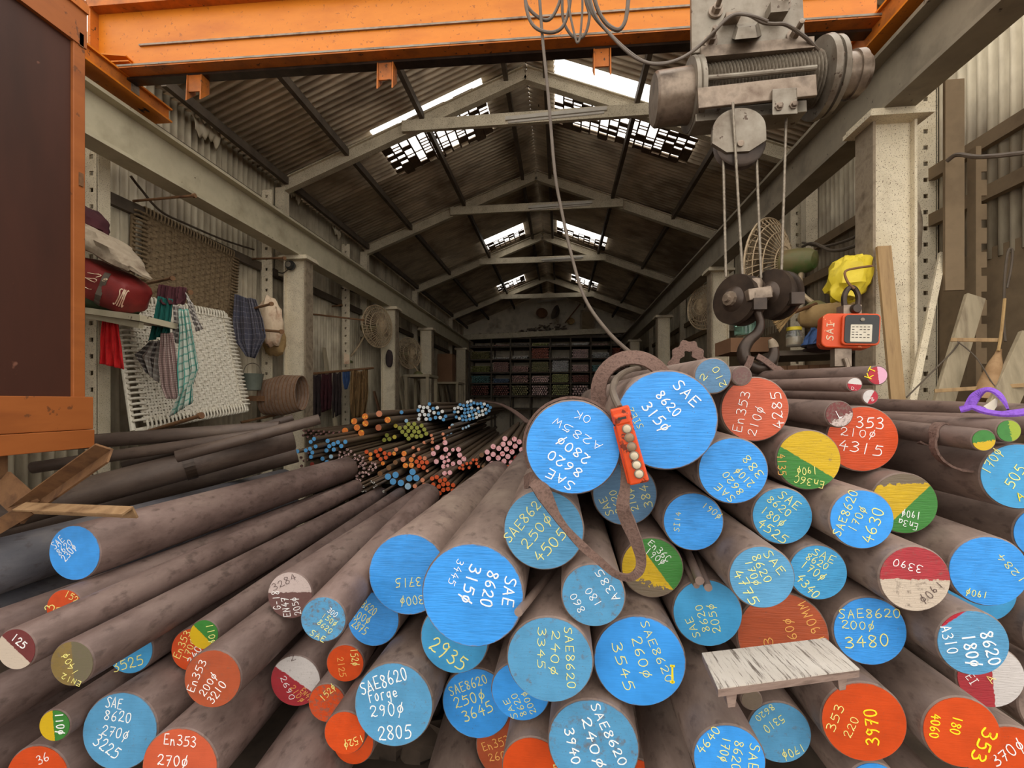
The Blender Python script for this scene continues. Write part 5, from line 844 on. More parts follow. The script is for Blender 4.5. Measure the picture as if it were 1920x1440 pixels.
for (u0,v0,u1,v1) in ((1356,283,1361,520),(1374,192,1394,552),(1418,278,1427,522),(1474,222,1464,552)):
    a,b=Hp(u0,v0,-.09 if v0<200 else -.02),Hp(u1,v1,-.03); n=70; pts=[a.lerp(b,k/n) for k in range(n+1)]
    m=MB(); m.tube(pts,[.0062+.0011*(k%2) for k in range(n+1)],8); m.build('wire_rope',M['rope'],t)
# hook block
t=thing('hook_block',Hp(1415,665),'dark greasy twin-sheave hook block hanging on wire ropes at right','hook block')
ax=Vector((-.86,-.5,.03)).normalized()
for (u,v,r) in ((1386,563,.128),(1452,553,.124)):
    c=Hp(u,v,-.03); m=MB(); m.lathe(c-ax*.045,ax,[(0,r*.7),(.0,r),(.02,r),(.024,r*.86),(.06,r*.86),(.064,r),(.09,r*.98),(.092,r*.5),(.10,r*.42),(.112,r*.2)],44)
    s_=m.build('sheave_housing',M['black'],t)
    m=MB(); m.lathe(c+ax*.05,ax,[(0,.04),(.03,.036),(.032,.02),(.05,.018)],10); m.build('hub_nut',M['hoistdark'],s_)
    m=MB(); m.box(tuple(c+Vector((.015,-.14,-.075))),tuple(c+Vector((.075,-.06,-.02)))); m.build('rope_guard',M['black'],s_)
m=MB(); m.beam(Hp(1398,556,-.12),Hp(1441,550,-.12),.08,.056); cr=m.build('crosshead',M['hoistdark'],t,bevel=.004)
m=MB(); m.lathe(Hp(1414,548,-.1),(0,0,1),[(0,.034),(.05,.038),(.062,.034)],20); m.build('swivel_nut',M['hoistdark'],cr)
hk=crv([Hp(1416,562,-.1),Hp(1420,585,-.1),Hp(1426,606,-.1),Hp(1420,624,-.1),Hp(1403,640,-.1),Hp(1394,660,-.1),Hp(1401,680,-.1),Hp(1420,690,-.1),Hp(1439,684,-.1),Hp(1450,668,-.1),Hp(1450,648,-.1),Hp(1444,636,-.1)],5)
nn=len(hk); m=MB(); m.tube(hk,[.019 if k<10 else .019+.013*math.sin(math.pi*(k-10)/(nn-11))-.010*max(0,(k-nn+12)/12) for k in range(nn)],16); m.build('hook',M['black'],t)
m=MB(); m.tube(hk[-7:],[.0235,.0225,.021,.019,.017,.014,.010],12); tag(m.build('hook_tip',M['whiteflange'],t),'white hook tip')  # pale tube over the last stretch of the hook
for (pts,lab) in (([(1409,668),(1404,682),(1394,700),(1386,716)],'brown webbing sling leg hanging from the hook towards the left'),([(1420,668),(1434,676),(1452,690),(1474,708)],'brown webbing sling leg hanging from the hook towards the right')):
    m=MB(); m.ribbon(crv([Hp(u,v,-.14-.0*k) for k,(u,v) in enumerate(pts)],5),[.03]*11+[.05]*5,Vector((.2,-1,.2)),.007)
    tag(m.build('webbing_sling',M['webbing']),lab,'sling')
# ---------------------------------------------------------------- pendant control and cables
c0=dirv(1161,764)*1.0+Vector((0,0,CAMZ)); c1=dirv(1199,905)*1.0+Vector((0,0,CAMZ))
dn=(c1-c0).normalized(); tow=(-dirv(1180,830)).normalized(); tow=(tow-dn*tow.dot(dn)).normalized(); rt=dn.cross(tow).normalized()
if rt.x<0: rt=-rt
Lp=(c1-c0).length
t=thing('pendant_control',c1,'orange crane pendant control with six buttons hanging in front of the pile','pendant control')
def PL(x,y,z): return c0+rt*x+dn*(y*Lp)+tow*z
def slab(m,y0,y1,w0,w1,z0,z1):
    m.hexa([PL(-w0,y0,z0),PL(w0,y0,z0),PL(w1,y1,z0),PL(-w1,y1,z0),PL(-w0,y0,z1),PL(w0,y0,z1),PL(w1,y1,z1),PL(-w1,y1,z1)])
m=MB(); slab(m,.07,1,.0185,.0215,-.02,.012); b_=m.build('housing',M['pendant'],t,bevel=.004)
m=MB(); slab(m,.0,.2,.021,.022,-.022,.006); slab(m,.08,.22,.018,.016,.006,.014); m.build('cable_head',M['pendant'],t,bevel=.004)
m=MB(); slab(m,.12,.15,.009,.009,.0142,.0148); m.build('head_slot',M['blackplate'],t)
m=MB(); m.hexa([PL(-.0235,.22,-.004),PL(-.0175,.22,-.004),PL(-.0195,.98,-.004),PL(-.0255,.98,-.004),PL(-.0235,.22,.004),PL(-.0175,.22,.004),PL(-.0195,.98,.004),PL(-.0255,.98,.004)]); m.build('side_rib',M['pendant'],t,bevel=.002)
for k in range(6):
    y=.28+.118*k; o=PL(.004,y,.012)
    m=MB(); m.lathe(o,tow,[(0,.0105),(.003,.0105),(.0032,.0088)],20); bz=m.build('button_ring',M['hoistdark'],t)
    m=MB(); m.lathe(o+tow*.002,tow,[(0,.0082),(.004,.0082),(.0055,.006)],18); m.build('button',M['buttondark'] if k in (1,2) else M['button'],bz)
cab=[c0+tow*-.006+dn*.002,dirv(1152,745)*1.04,dirv(1149,728)*1.10,dirv(1158,708)*1.2,dirv(1180,694)*1.36,dirv(1215,686)*1.6]
cab=[cab[0]]+[p+Vector((0,0,CAMZ)) for p in cab[1:]]+[P(1190,668,1.85),P(1140,622,2.1),P(1097,560,2.3),P(1072,480,2.4),P(1052,390,2.45),P(1040,320,2.45),P(1028,180,2.47),P(1018,80,2.48),P(1012,0,2.48),P(1010,-60,2.5)]
m=MB(); m.tube(crv(cab,8),.0085,10); tag(m.build('pendant_cable',M['cable']),'long grey cable hanging from the crane down to the orange pendant control','cable')
def loop(name,pts,r,lab,Y=2.5,mat='cable'):
    m=MB(); m.tube(crv([P(p[0],p[1],p[2] if len(p)>2 else Y) for p in pts],7),r,8); return tag(m.build(name,M[mat]),lab,'cable')
loop('festoon_cable',[(983,-40),(985,0),(995,20),(1018,37),(1035,32),(1050,0),(1053,-40)],.009,'leftmost shallow cable loop hanging over the orange crane bridge')
loop('festoon_cable',[(986,-40,2.46),(986,10,2.46),(1000,48,2.46),(1030,61,2.46),(1055,50,2.46),(1068,10,2.46),(1070,-40,2.46)],.009,'wider cable loop under the leftmost one over the orange crane bridge')
loop('festoon_cable',[(1055,-40),(1055,30),(1068,62),(1085,72),(1098,62),(1105,30),(1098,0),(1094,-40)],.008,'tight middle cable loop hanging over the orange crane bridge')
loop('festoon_cable',[(1062,-40,2.44),(1068,20,2.44),(1078,68,2.44),(1083,80,2.44),(1088,66,2.44),(1092,10,2.44),(1090,-40,2.44)],.006,'thin tied cable bundle in the middle of the loops on the crane bridge')
loop('festoon_cable',[(1108,-40),(1118,10),(1135,42),(1158,56),(1172,40),(1178,0),(1180,-40)],.011,'right-hand cable loop hanging over the orange crane bridge')
loop('festoon_cable',[(1095,-40,2.42),(1108,20,2.42),(1140,60,2.42),(1180,98,2.42),(1215,118,2.42),(1255,117,2.42),(1290,102,2.42),(1330,70,2.4),(1365,33,2.38),(1400,27,2.36),(1430,42,2.36),(1450,45,2.37),(1475,47,2.38),(1510,70,2.42),(1535,95,2.46)],.0085,'cable swagging from the loops across the hoist plate to the gearbox')
loop('festoon_cable',[(1100,-40,2.4),(1115,25,2.4),(1150,72,2.4),(1190,108,2.4),(1230,121,2.4),(1270,113,2.4),(1305,92,2.39),(1340,58,2.36),(1375,29,2.34),(1410,30,2.32),(1440,40,2.32)],.0065,'thinner twin cable beside the one swagging to the hoist plate')
loop('ceiling_cord',[(1010,200,6.0),(1008,120,6.0)],.006,'short cord hanging under the ridge beside the nearest truss',mat='black')
# ---------------------------------------------------------------- slings on the pile
R16,O16,d16,L16=bar_geo('C16')
x16=d16.cross(Vector((0,0,1))).normalized(); z16=x16.cross(d16)
pts=[];nr=[];ws=[]
for k in range(23):
    a=math.radians(18+k*(190)/22); n_=x16*math.cos(a)+z16*math.sin(a); pts.append(O16+d16*(.045+.0*k)+n_*(R16+.005)); nr.append(n_); ws.append(.045)
# free tail in front of the pile
tail=[(984,905,1.10),(1003,900,1.045),(1022,930,1.03),(1042,965,1.03),(1062,992,1.03),(1090,1022,1.03),(1122,1050,1.02),(1152,1075,1.01),(1178,1083,1.0),(1197,1072,1.0),(1202,1050,1.0),(1194,1018,1.0),(1178,980,1.01),(1168,950,1.01),(1172,915,1.02),(1172,880,1.03),(1166,845,1.05),(1162,815,1.07)]
tp_=[dirv(u,v)*s_+Vector((0,0,CAMZ)) for u,v,s_ in tail]
m=MB(); m.ribbon(pts,ws,nr,.006)
o=m.build('webbing_sling',M['webbing']); tag(o,'brown webbing sling wrapped round the blue 280 bar, its tail looping down over the pile','sling')
cp=crv(tp_,5); nn=len(cp); wv=[.03,.04,.036,.02,.015,.02,.018,.016,.018,.02,.022,.028,.034,.03,.022,.020,.024,.026]
ww=[wv[min(k//5,17)]*(1-(k%5)/5)+wv[min(k//5+1,17)]*(k%5)/5 for k in range(nn)]
nr2=[]
for k in range(nn):
    f=k/nn; tw=.5*math.sin(f*9); nr2.append(Vector((.5*math.sin(f*7),-1,.35*math.cos(f*6))))
m=MB(); m.ribbon(cp,ww,nr2,.005); q=m.build('sling_tail',M['webbing'],o)
# arched belt standing behind the big 315 bar
R17,O17,d17,L17=bar_geo('C17'); x17=d17.cross(Vector((0,0,1))).normalized(); z17=x17.cross(d17)
pts=[];nr=[]
for k in range(25):
    a=math.radians(60+k*130/24); n_=x17*math.cos(a)+z17*math.sin(a); lift=.012+.055*math.sin(math.pi*min(1,k/20))
    pts.append(O17+d17*.34+n_*(R17+lift)); nr.append(n_)
nr=[n_*.45-d17*.9 for n_ in nr]; m=MB(); m.ribbon(pts,.05,nr,.008); tag(m.build('belt_loop',M['webbing']),'wide brown belt arching over the big blue 315 bar behind its end','sling')
# brown sling bunch behind the top bars
m=MB(); bp=[P(1262,688,2.3),P(1272,662,2.3),P(1288,648,2.3),P(1302,655,2.3),P(1314,675,2.3),P(1320,692,2.3)]
m.ribbon(crv(bp,6),[.05+.015*math.sin(k*1.3) for k in range(31)],Vector((0,-1,.2)),.012); tag(m.build('webbing_sling',M['webbing']),'bunched brown sling arch standing behind the scratched dark blue end','sling')
# purple sling
m=MB(); pp=[P(1800,768,1.50),P(1826,764,1.48),P(1850,772,1.45),P(1884,776,1.42),P(1925,772,1.40)]
m.ribbon(crv(pp,6),.032,Vector((0,-.5,1)),.006); t=m.build('purple_sling',M['purple']); tag(t,'purple webbing sling lying over the bars at the right edge','sling')
m=MB(); pp=[P(1818,762,1.52),P(1830,742,1.52),P(1850,731,1.5),P(1868,736,1.48),P(1882,752,1.46),P(1890,768,1.45)]
m.ribbon(crv(pp,6),.026,[Vector((-.7+1.4*k/30,-.5,.7)) for k in range(31)],.005); m.build('sling_eye',M['purple'],t)
m=MB(); pp=[P(1852,768,1.47),P(1862,758,1.47),P(1868,748,1.47)]; m.ribbon(pp,[.028,.02,.006],Vector((0,-1,.2)),.003); tag(m.build('sling_tag',M['paper'],t),'torn white tag')
# strap looped round the thin green and yellow bar
R7,O7,d7,L7=bar_geo('R7'); x7=d7.cross(Vector((0,0,1))).normalized(); z7=x7.cross(d7); pts=[];nr=[]
for k in range(30):
    a=2*math.pi*k/24-2.2; n_=x7*math.cos(a)+z7*math.sin(a); pts.append(O7+d7*(.20-.004*k)+n_*(R7+.004+.002*(k>20)+max(0,(k-21))*.010)); nr.append(n_)
m=MB(); m.ribbon(pts,.030,nr,.006); tag(m.build('webbing_sling',M['webbing']),'dark brown strap looped round the thin green and yellow bar at right','sling')
# strap round the dark bar at left
RT,OT,dT,LT=bar_geo('T1'); xT=dT.cross(Vector((0,0,1))).normalized(); zT=xT.cross(dT); pts=[];nr=[]
for k in range(26):
    a=2*math.pi*k/25; n_=xT*math.cos(a)+zT*math.sin(a); pts.append(OT+dT*(LT*.62)+n_*(RT+.004)); nr.append(n_)
m=MB(); m.ribbon(pts,.055,nr,.006); tag(m.build('webbing_sling',M['black']),'dark strap round the thick bar below the woven cot','sling')
side_chalk('L0b','00',.10,.26,math.radians(75),.045,'faint chalk rings on the side')
side_chalk('T2','4706-2.90',LT*.62,LT*.86,math.radians(118),.055,'pale chalked numbers on the side')
# ---------------------------------------------------------------- wooden bench and small bits on the pile
M['bench']=None
M['benchside']=mottled('raw_bench_edge',S(122,100,90),S(148,126,114),14,S(92,74,66),stretch=(.6,1,4),rough=.85)
tt=NT('white_cracked_wood'); sm_=tt.noise(11,6,.6,tt.mapping((1,1,1))); g=tt.noise(22,6,.75,tt.mapping((6,.32,2),(0,0,.16)))
col=tt.ramp(tt.noise(6,3,.5),[(.3,S(184,174,162)),(.7,S(206,197,186))]); col=tt.mix(tt.ramp(g,[(.38,1.0),(.47,0.0)]),col,S(104,92,82)); tt.bump(g,.4,.006); M['bench']=tt.out(col,.8)
t_=dict(a=dirv(1316,1224)*1.08,b=dirv(1548,1196)*1.16,c=dirv(1614,1262)*.99,d=dirv(1346,1290)*.93)
A_,B_,C_,D_=[v+Vector((0,0,CAMZ)) for v in (t_['a'],t_['b'],t_['c'],t_['d'])]
C_=B_+(D_-A_)*1.02+Vector((.0,0,0)); dnv=Vector((.002,.004,-.021))
t=thing('wooden_bench',(A_+C_)/2-Vector((0,0,.1)),'low whitewashed cracked wooden bench board lying on the bars at right','bench')
kk=Vector((0,0,-.003)); m=MB(); m.m=1; m.hexa([A_+dnv,D_+dnv,C_+dnv,B_+dnv,A_+kk,D_+kk,C_+kk,B_+kk]); m.m=0; m.hexa([A_+kk,D_+kk,C_+kk,B_+kk,A_,D_,C_,B_]); m.build('bench_top',[M['bench'],M['benchside']],t)
uxb=(B_-A_).normalized(); vxb=(D_-A_).normalized()
for f in (.10,.90):
    p=D_+uxb*((B_-A_).length*f)+dnv-vxb*.012; w=.015
    m=MB(); m.hexa([p-uxb*w*.6+Vector((0,0,-.034)),p+uxb*w*.6+Vector((0,0,-.034)),p+uxb*w*.6-vxb*.02+Vector((0,0,-.034)),p-uxb*w*.6-vxb*.02+Vector((0,0,-.034)),p-uxb*w,p+uxb*w,p+uxb*w-vxb*.12,p-uxb*w-vxb*.12]); m.build('leg',M['benchside'],t,bevel=.002)
def thin_rod(u0,v0,s0,u1,v1,s1,r,lab,grp=None):
    m=MB(); a=dirv(u0,v0)*s0+Vector((0,0,CAMZ)); b=dirv(u1,v1)*s1+Vector((0,0,CAMZ)); m.tube([a,b],r,16)
    tag(m.build('thin_rod',M['bar']),lab,'steel rod',grp)
thin_rod(972,1148,1.085,1048,1056,1.5,.0105,'thin bare rod poking out between the largest blue end and the scuffed 3345 end')
thin_rod(1312,1089,1.18,1264,974,1.75,.0115,'middle, highest of three thin rods resting on the blue 205 end')
thin_rod(1328,1102,1.17,1282,988,1.75,.010,'lowest right of three thin rods resting on the blue 205 end')
thin_rod(1306,1098,1.20,1244,986,1.75,.008,'left of three thin rods resting on the blue 205 end')
# ---------------------------------------------------------------- cloth and sack materials
def checked(name,base,line,sx,sy,w=.18,line2=None):
    t=NT(name); uv=t.tc.outputs['UV']
    sep=t.n.new('ShaderNodeSeparateXYZ'); t.link(uv,sep.inputs[0])
    def stripe(o,n):
        f=t.math('FRACT',t.math('MULTIPLY',o,n)); return t.math('LESS_THAN',f,w)
    a=stripe(sep.outputs[0],sx); b=stripe(sep.outputs[1],sy)
    col=t.mix(a,base,line); col=t.mix(t.math('MULTIPLY',b,.75),col,line2 or line)
    n=t.noise(6,4,.6); col=t.mix(t.ramp(n,[(.35,0.0),(.75,.35)]),col,S(90,78,66))
    t.bump(t.noise(160,2,.5),.25,.003)
    return t.out(col,.9,0,.1)
M['plaid']=checked('navy_plaid_cotton',S(72,72,84),S(128,126,132),9,12,.08)
M['pinkcheck']=checked('pink_brown_check_cotton',S(150,124,118),S(196,178,168),16,30,.25,S(110,84,80))
M['greencheck']=checked('green_white_check_cotton',S(196,204,190),S(72,150,136),6,14,.22)
M['greystripe']=checked('grey_striped_cotton',S(150,142,134),S(84,78,76),2,7,.35,S(190,184,174))
M['teal']=mottled('dark_green_cotton',S(22,84,76),S(30,98,88),8,rough=.9)
M['redcloth']=mottled('red_cotton',S(178,24,28),S(200,34,34),7,S(150,18,24),rough=.9)
M['maroon']=mottled('maroon_cotton',S(62,28,34),S(80,38,42),8,rough=.9)
M['darkcloth']=mottled('dark_work_clothes',S(52,42,42),S(70,56,54),7,rough=.95)
M['browncloth']=mottled('brown_sheet',S(112,86,54),S(134,104,66),5,S(92,70,44),rough=.9)
M['bluecloth']=mottled('blue_cloth',S(44,66,108),S(58,82,124),8,S(70,70,84),rough=.9)
M['sackwhite']=mottled('grey_white_sack',S(148,132,112),S(170,154,132),8,S(108,88,70),rough=.85,bump=.4)
M['sackred']=mottled('red_printed_sack',S(108,28,26),S(126,38,34),6,S(86,24,22),rough=.55,bump=.3)
M['sackgreen']=mottled('dark_green_sack',S(38,50,30),S(52,64,38),6,rough=.7)
M['sackyellow']=mottled('yellow_plastic_sack',S(206,180,34),S(220,196,54),7,S(150,126,34),rough=.5,bump=.5)
M['sackbrown']=mottled('brown_rolled_sack',S(150,120,78),S(170,140,94),7,S(120,92,60),rough=.9,bump=.3)
M['bagpale']=mottled('pale_plastic_bag',S(206,178,144),S(222,198,168),7,S(160,100,70),rough=.5,bump=.4)
M['cord']=mottled('white_cot_cord',S(206,198,180),S(222,214,196),30,S(178,166,144),rough=.85)
M['cordbrown']=mottled('brown_cot_cord',S(110,92,68),S(132,112,84),20,S(84,68,50),rough=.9)
M['fancage']=mottled('rusty_fan_wire',S(176,154,120),S(200,178,146),20,S(140,116,88),rough=.5,metal=.3)
M['fangreen']=mottled('green_fan_enamel',S(56,104,44),S(118,112,72),4,S(134,108,78),rough=.45)
M['blade']=mottled('dusty_fan_blade',S(120,104,84),S(140,124,102),8,rough=.5,metal=.3)
M['bucket']=mottled('grey_green_bucket',S(86,92,82),S(106,110,98),8,rough=.5)
M['coil']=mottled('brown_coiled_strip',S(104,82,66),S(126,102,84),9,S(86,66,52),rough=.6)
M['panelgreen']=mottled('dark_green_board',S(46,50,40),S(60,62,50),4,rough=.7)
M['cardboard']=mottled('brown_cabinet_board',S(110,78,54),S(126,92,66),4,rough=.8)
gt=NT('bottle_glass'); gt.b.inputs['Transmission Weight'].default_value=.85; M['glass']=gt.out(S(150,190,170),.08)
gt=NT('jar_glass'); gt.b.inputs['Transmission Weight'].default_value=.9; M['jar']=gt.out(S(226,230,222),.06)
def resample(pl,n):
    d=[0]
    for a,b in zip(pl,pl[1:]): d.append(d[-1]+(b-a).length)
    out=[]
    for k in range(n+1):
        s_=d[-1]*k/n; j=0
        while j<len(pl)-2 and d[j+1]<s_: j+=1
        f=(s_-d[j])/max(1e-9,d[j+1]-d[j]); out.append(pl[j].lerp(pl[j+1],min(1,max(0,f))))
    return out
def cloth(name,left,right,mat,label=None,cat=None,folds=5,amp=.012,parent=None,nu=40,nv=26,th=.004,ph=0):
    g_=lambda q:q if isinstance(q,Vector) else P(*q)
    Lp_=resample([g_(q) for q in left],nv); Rp_=resample([g_(q) for q in right],nv)
    def fn(a,b):
        j=int(round(b*nv)); p=Lp_[j].lerp(Rp_[j],a); 
        o=amp*(math.sin(a*folds*6.28+ph+1.1*math.sin(b*3))*(.5+.8*b)+.5*math.sin(a*folds*2.7*6.28+b*4+ph))
        return p+Vector((.35*o,-o,.25*amp*math.sin(a*9+ph)*(1-b)))
    m=MB(); m.grid(fn,nu,nv); o=m.build(name,M[mat] if isinstance(mat,str) else mat,parent,solid=th)
    return tag(o,label,cat) if label else o
def blob(name,c,ax,bx,cx,mat,label=None,cat=None,parent=None,lump=.08,seed=0,pw=.8,n=28):
    """soft bag: centre and three half-axis vectors"""
    from mathutils import noise
    c=Vector(c);ax=Vector(ax);bx=Vector(bx);cx=Vector(cx); m=MB(); vs=[];fs=[]
    sg=lambda x:math.copysign(abs(x)**pw,x)
    for i in range(n//2+1):
        th=math.pi*i/(n//2)-math.pi/2
        for j in range(n):
            a=2*math.pi*j/n; q=Vector((sg(math.cos(th))*sg(math.cos(a)),sg(math.cos(th))*sg(math.sin(a)),sg(math.sin(th))))
            f=1+lump*noise.noise(q*2.2+Vector((seed,seed*2,0)))*2+lump*.5*noise.noise(q*6+Vector((seed,0,3)))
            vs.append(c+(ax*q.x+bx*q.y+cx*q.z)*f)
    def fn(th,a,k=1.0):
        q=Vector((sg(math.cos(th))*sg(math.cos(a)),sg(math.cos(th))*sg(math.sin(a)),sg(math.sin(th))))
        f=1+lump*noise.noise(q*2.2+Vector((seed,seed*2,0)))*2+lump*.5*noise.noise(q*6+Vector((seed,0,3)))
        return c+(ax*q.x+bx*q.y+cx*q.z)*f*k
    blob.fn=fn
    for i in range(n//2):
        for j in range(n): a=i*n+j;b=i*n+(j+1)%n; fs.append((a,b,b+n,a+n))
    m.add(vs,fs,True); o=m.build(name,M[mat],parent)
    return tag(o,label,cat) if label else o
# ---------------------------------------------------------------- truck body at left
XT=-2.2
def T(u,v): return PX(u,v,XT)
ye=T(155,400).y; zt=T(154,84).z; z0=T(155,840).z; z1=T(155,744).z
t=thing('truck_body',(XT-.4,.9,z0),'tall dark brown panelled truck body with orange frame at the left edge','truck body')
m=MB(); m.box((XT-.9,-.5,z1-.02),(XT,ye-.05,zt-.02)); m.build('side_panel',M['plydark'],t)
m=MB(); m.box((XT-.05,ye-.052,z1-.02),(XT+.014,ye,zt)); m.build('corner_post',M['orangewood'],t,bevel=.003)
m=MB(); m.box((XT-.95,-.5,zt-.02),(XT+.02,ye+.002,zt+.20)); m.m=1; m.box((XT-.04,-.5,zt+.14),(XT+.03,ye+.004,zt+.18)); m.build('top_rail',[M['orangewood'],M['cranedirty']],t)
zm=T(155,806).z
m=MB(); m.box((XT-.9,-.5,zm+.002),(XT+.022,ye+.03,z1)); m.build('side_rail',M['orangewood'],t,bevel=.003)
m=MB(); m.box((XT-.9,-.5,z0),(XT+.026,ye+.032,zm)); m.build('side_rail',M['orangewood'],t,bevel=.003)
for (v0,v1) in ((60,100),(330,350),(760,790)):
    p=T(152,(v0+v1)/2); m=MB(); m.box((XT+.013,ye-.03,p.z-.03),(XT+.02,ye-.012,p.z+.03)); m.build('hinge',M['rust'],t)
m=MB(); m.box((XT-.85,-.5,z0-.10),(XT-.05,ye-.25,z0-.002)); m.build('chassis_rail',M['rust'],t)
# angle irons bolted together under the truck
t=thing('angle_bracket',dirv(40,945)*1.72+Vector((0,0,CAMZ)),'two rusty angle irons forming a V under the brown truck body','angle iron')
def angle(a,b,wd,up):
    m=MB(); m.beam(a,b,wd,.007,up); d=(b-a).normalized(); x=d.cross(Vector(up)).normalized(); z=x.cross(d); m.beam(a-x*(wd/2-.0035)-z*wd/2,b-x*(wd/2-.0035)-z*wd/2,.007,wd,up); return m
V=lambda u,v,s_:dirv(u,v)*s_+Vector((0,0,CAMZ))
a=V(28,958,1.78); b=V(196,838,1.62); angle(a,b,.055,(.3,.4,1)).build('angle_arm',M['rust'],t)
a=V(36,950,1.70); b=V(240,958,1.62); angle(a,b,.045,(0,-.45,1)).build('angle_arm',M['rustpale'],t)
m=MB(); m.beam(V(0,905,1.8),V(60,960,1.74),.10,.012,(0,-1,.3)); m.build('gusset_plate',M['rust'],t)
m=MB(); m.beam(V(-30,1003,1.72),V(60,950,1.74),.05,.05,(0,-.3,1)); m.build('angle_arm',M['rust'],t)
# ---------------------------------------------------------------- shelf with sacks
t=thing('sack_shelf',P(200,590,2.72),'short grey metal shelf at left holding the sacks','shelf')
A_=P(120,571,2.70);B_=P(262,590,2.64); m=MB(); m.hexa([A_+Vector((0,0,-.04)),B_+Vector((0,0,-.04)),B_+Vector((-.05,.42,-.04)),A_+Vector((-.05,.42,-.04)),A_,B_,B_+Vector((-.05,.42,0)),A_+Vector((-.05,.42,0))]); m.build('shelf_board',M['greybeam'],t)
m=MB(); m.beam(A_+Vector((.1,.05,-.06)),B_+Vector((-.04,.05,-.06)),.03,.04); m.build('edge_angle',M['greybeam'],t)
blob('sack',P(175,560,2.80),P(240,575,2.80)-P(165,558,2.80),(0,.16,0),(0,0,.085),'sackgreen','dark green sack lying lowest on the left shelf','sack',lump=.05,seed=3)
o=blob('sack',P(205,536,2.78),P(258,566,2.78)-P(205,536,2.78),(0,.15,.02),Vector((.045,0,.11)),'sackred','red sack with printed lettering lying on the left shelf','sack',lump=.05,seed=5,pw=.5)
bf=blob.fn
for f0,lab in ((.62,'first'),(1.28,'second')):
    pts=[bf(-.9+1.9*k/18,f0+3.14+.5,1.012) for k in range(19)]; cc=sum(pts,Vector())/19
    m=MB(); m.ribbon(pts,.032,[(p-o.location-Vector((0,0,.09))).normalized() for p in pts],.003); q=m.build('printed_band',M['purlin'],o)
mb=MB()
for k,(th_,a_,tx) in enumerate(((.45,3.2,'Srn'),(.15,4.4,'roe'),(.5,4.75,'ne'),(.1,5.55,'SMC'))):
    for i,ch in enumerate(tx):
        for pl in G.get(ch,[]):
            q=[bf(th_+.45*(p.y-.5),a_+.16*(i+p.x)+.12*(p.y-.5),1.02) for p in crv([Vector((x,y,0)) for x,y in pl],2)]
            mb.ribbon(q,.006,[(p-o.location).normalized() for p in q],.002)
q=mb.build('sack_lettering',M['bagpale'],o); tag(q,'pale illegible printed lettering')
blob('sack',P(196,462,2.76),P(245,482,2.76)-P(185,450,2.76),(0,.14,0),Vector((-.06,0,.115)),'sackwhite','crumpled greyish white sack on top of the red sack','sack',lump=.16,seed=9,pw=.7)
blob('sack',P(168,412,2.85),(.10,0,-.05),(0,.1,0),(-.02,0,.09),'maroon','dark red bundle above the crumpled white sack at left','sack',lump=.1,seed=11)
cloth('hanging_cloth',[(194,600,2.80),(190,640,2.80),(189,682,2.80)],[(222,602,2.74),(229,650,2.74),(234,693,2.74)],'redcloth','bright red cloth hanging below the left shelf','cloth',3,.012,ph=1)
# ---------------------------------------------------------------- two rope cots leaning on the left wall
def cot(label,tl,tr,br,bl,mat,frame,nw,nh,loose,wf):
    t=thing('rope_cot',(bl+br)/2,label,'rope cot')
    N=(tr-tl).cross(bl-tl).normalized()
    if N.x<0: N=-N
    def Q(a,b): a,b=.05+.9*a,.04+.92*b; return tl.lerp(tr,a).lerp(bl.lerp(br,a),b)
    for k,(p,q) in enumerate(((tl,tr),(bl,br),(tl,bl),(tr,br))):
        m=MB(); m.tube([p-N*.03,q-N*.03],.018,10); m.build('frame_pole',M[frame],t)
    m=MB(); dn_=.004
    for i in range(nw):
        a=(i+.5)/nw; lo=loose and a<.34
        w=(tr-tl).length/nw*(.55 if lo else wf)
        pts=[Q(a,b/24)+N*(dn_*(1 if (b+i)%2 else -1)) for b in range(25)]
        m.ribbon(pts,w,N,.004,False)
    m.build('lengthwise_cords',M[mat],t)
    m=MB()
    for j in range(nh):
        b=(j+.5)/nh
        w=(bl-tl).length/nh*(.6 if loose else wf)
        pts=[Q(a/16,b)+N*(.007*(1 if (a+j)%2 else -1)) for a in range(17)]
        m.ribbon(pts,w,N,.004,False)
    m.build('cross_cords',M[mat],t)
    m=MB()
    fx_=(tr-tl).normalized(); fy_=(bl-tl).normalized()
    for e in (0,1):
        for j in range(24):
            f=(j+.5)/24; q=Q(e,f); sd=1 if e else -1; ou=((tr-tl)*.06 if e else (tl-tr)*.06)
            m.tube(crv([q-ou*.5+N*.01,q+ou*.5+N*.018,q+ou+N*.0,q+ou*.6-N*.05],3),.0095,6)
        for j in range(30):
            f=(j+.5)/30; q=Q(f,e); ou=((bl-tl)*.05 if e else (tl-bl)*.05)
            m.tube(crv([q-ou*.5+N*.01,q+ou*.5+N*.018,q+ou+N*.0,q+ou*.6-N*.05],3),.008,6)
    m.build('frame_lashing',M[mat],t)
cot('white rope cot leaning on the left wall, hung with clothes',PX(218,548,-3.33),PX(428,588,-3.30),PX(468,768,-3.02),PX(256,806,-3.0),'cord','cord',40,40,True,.84)
cot('brown woven rope cot fixed higher on the left wall behind the white cot',PX(256,382,-3.41),PX(446,478,-3.41),PX(438,622,-3.41),PX(252,600,-3.41),'cordbrown','cordbrown',34,30,False,.9)
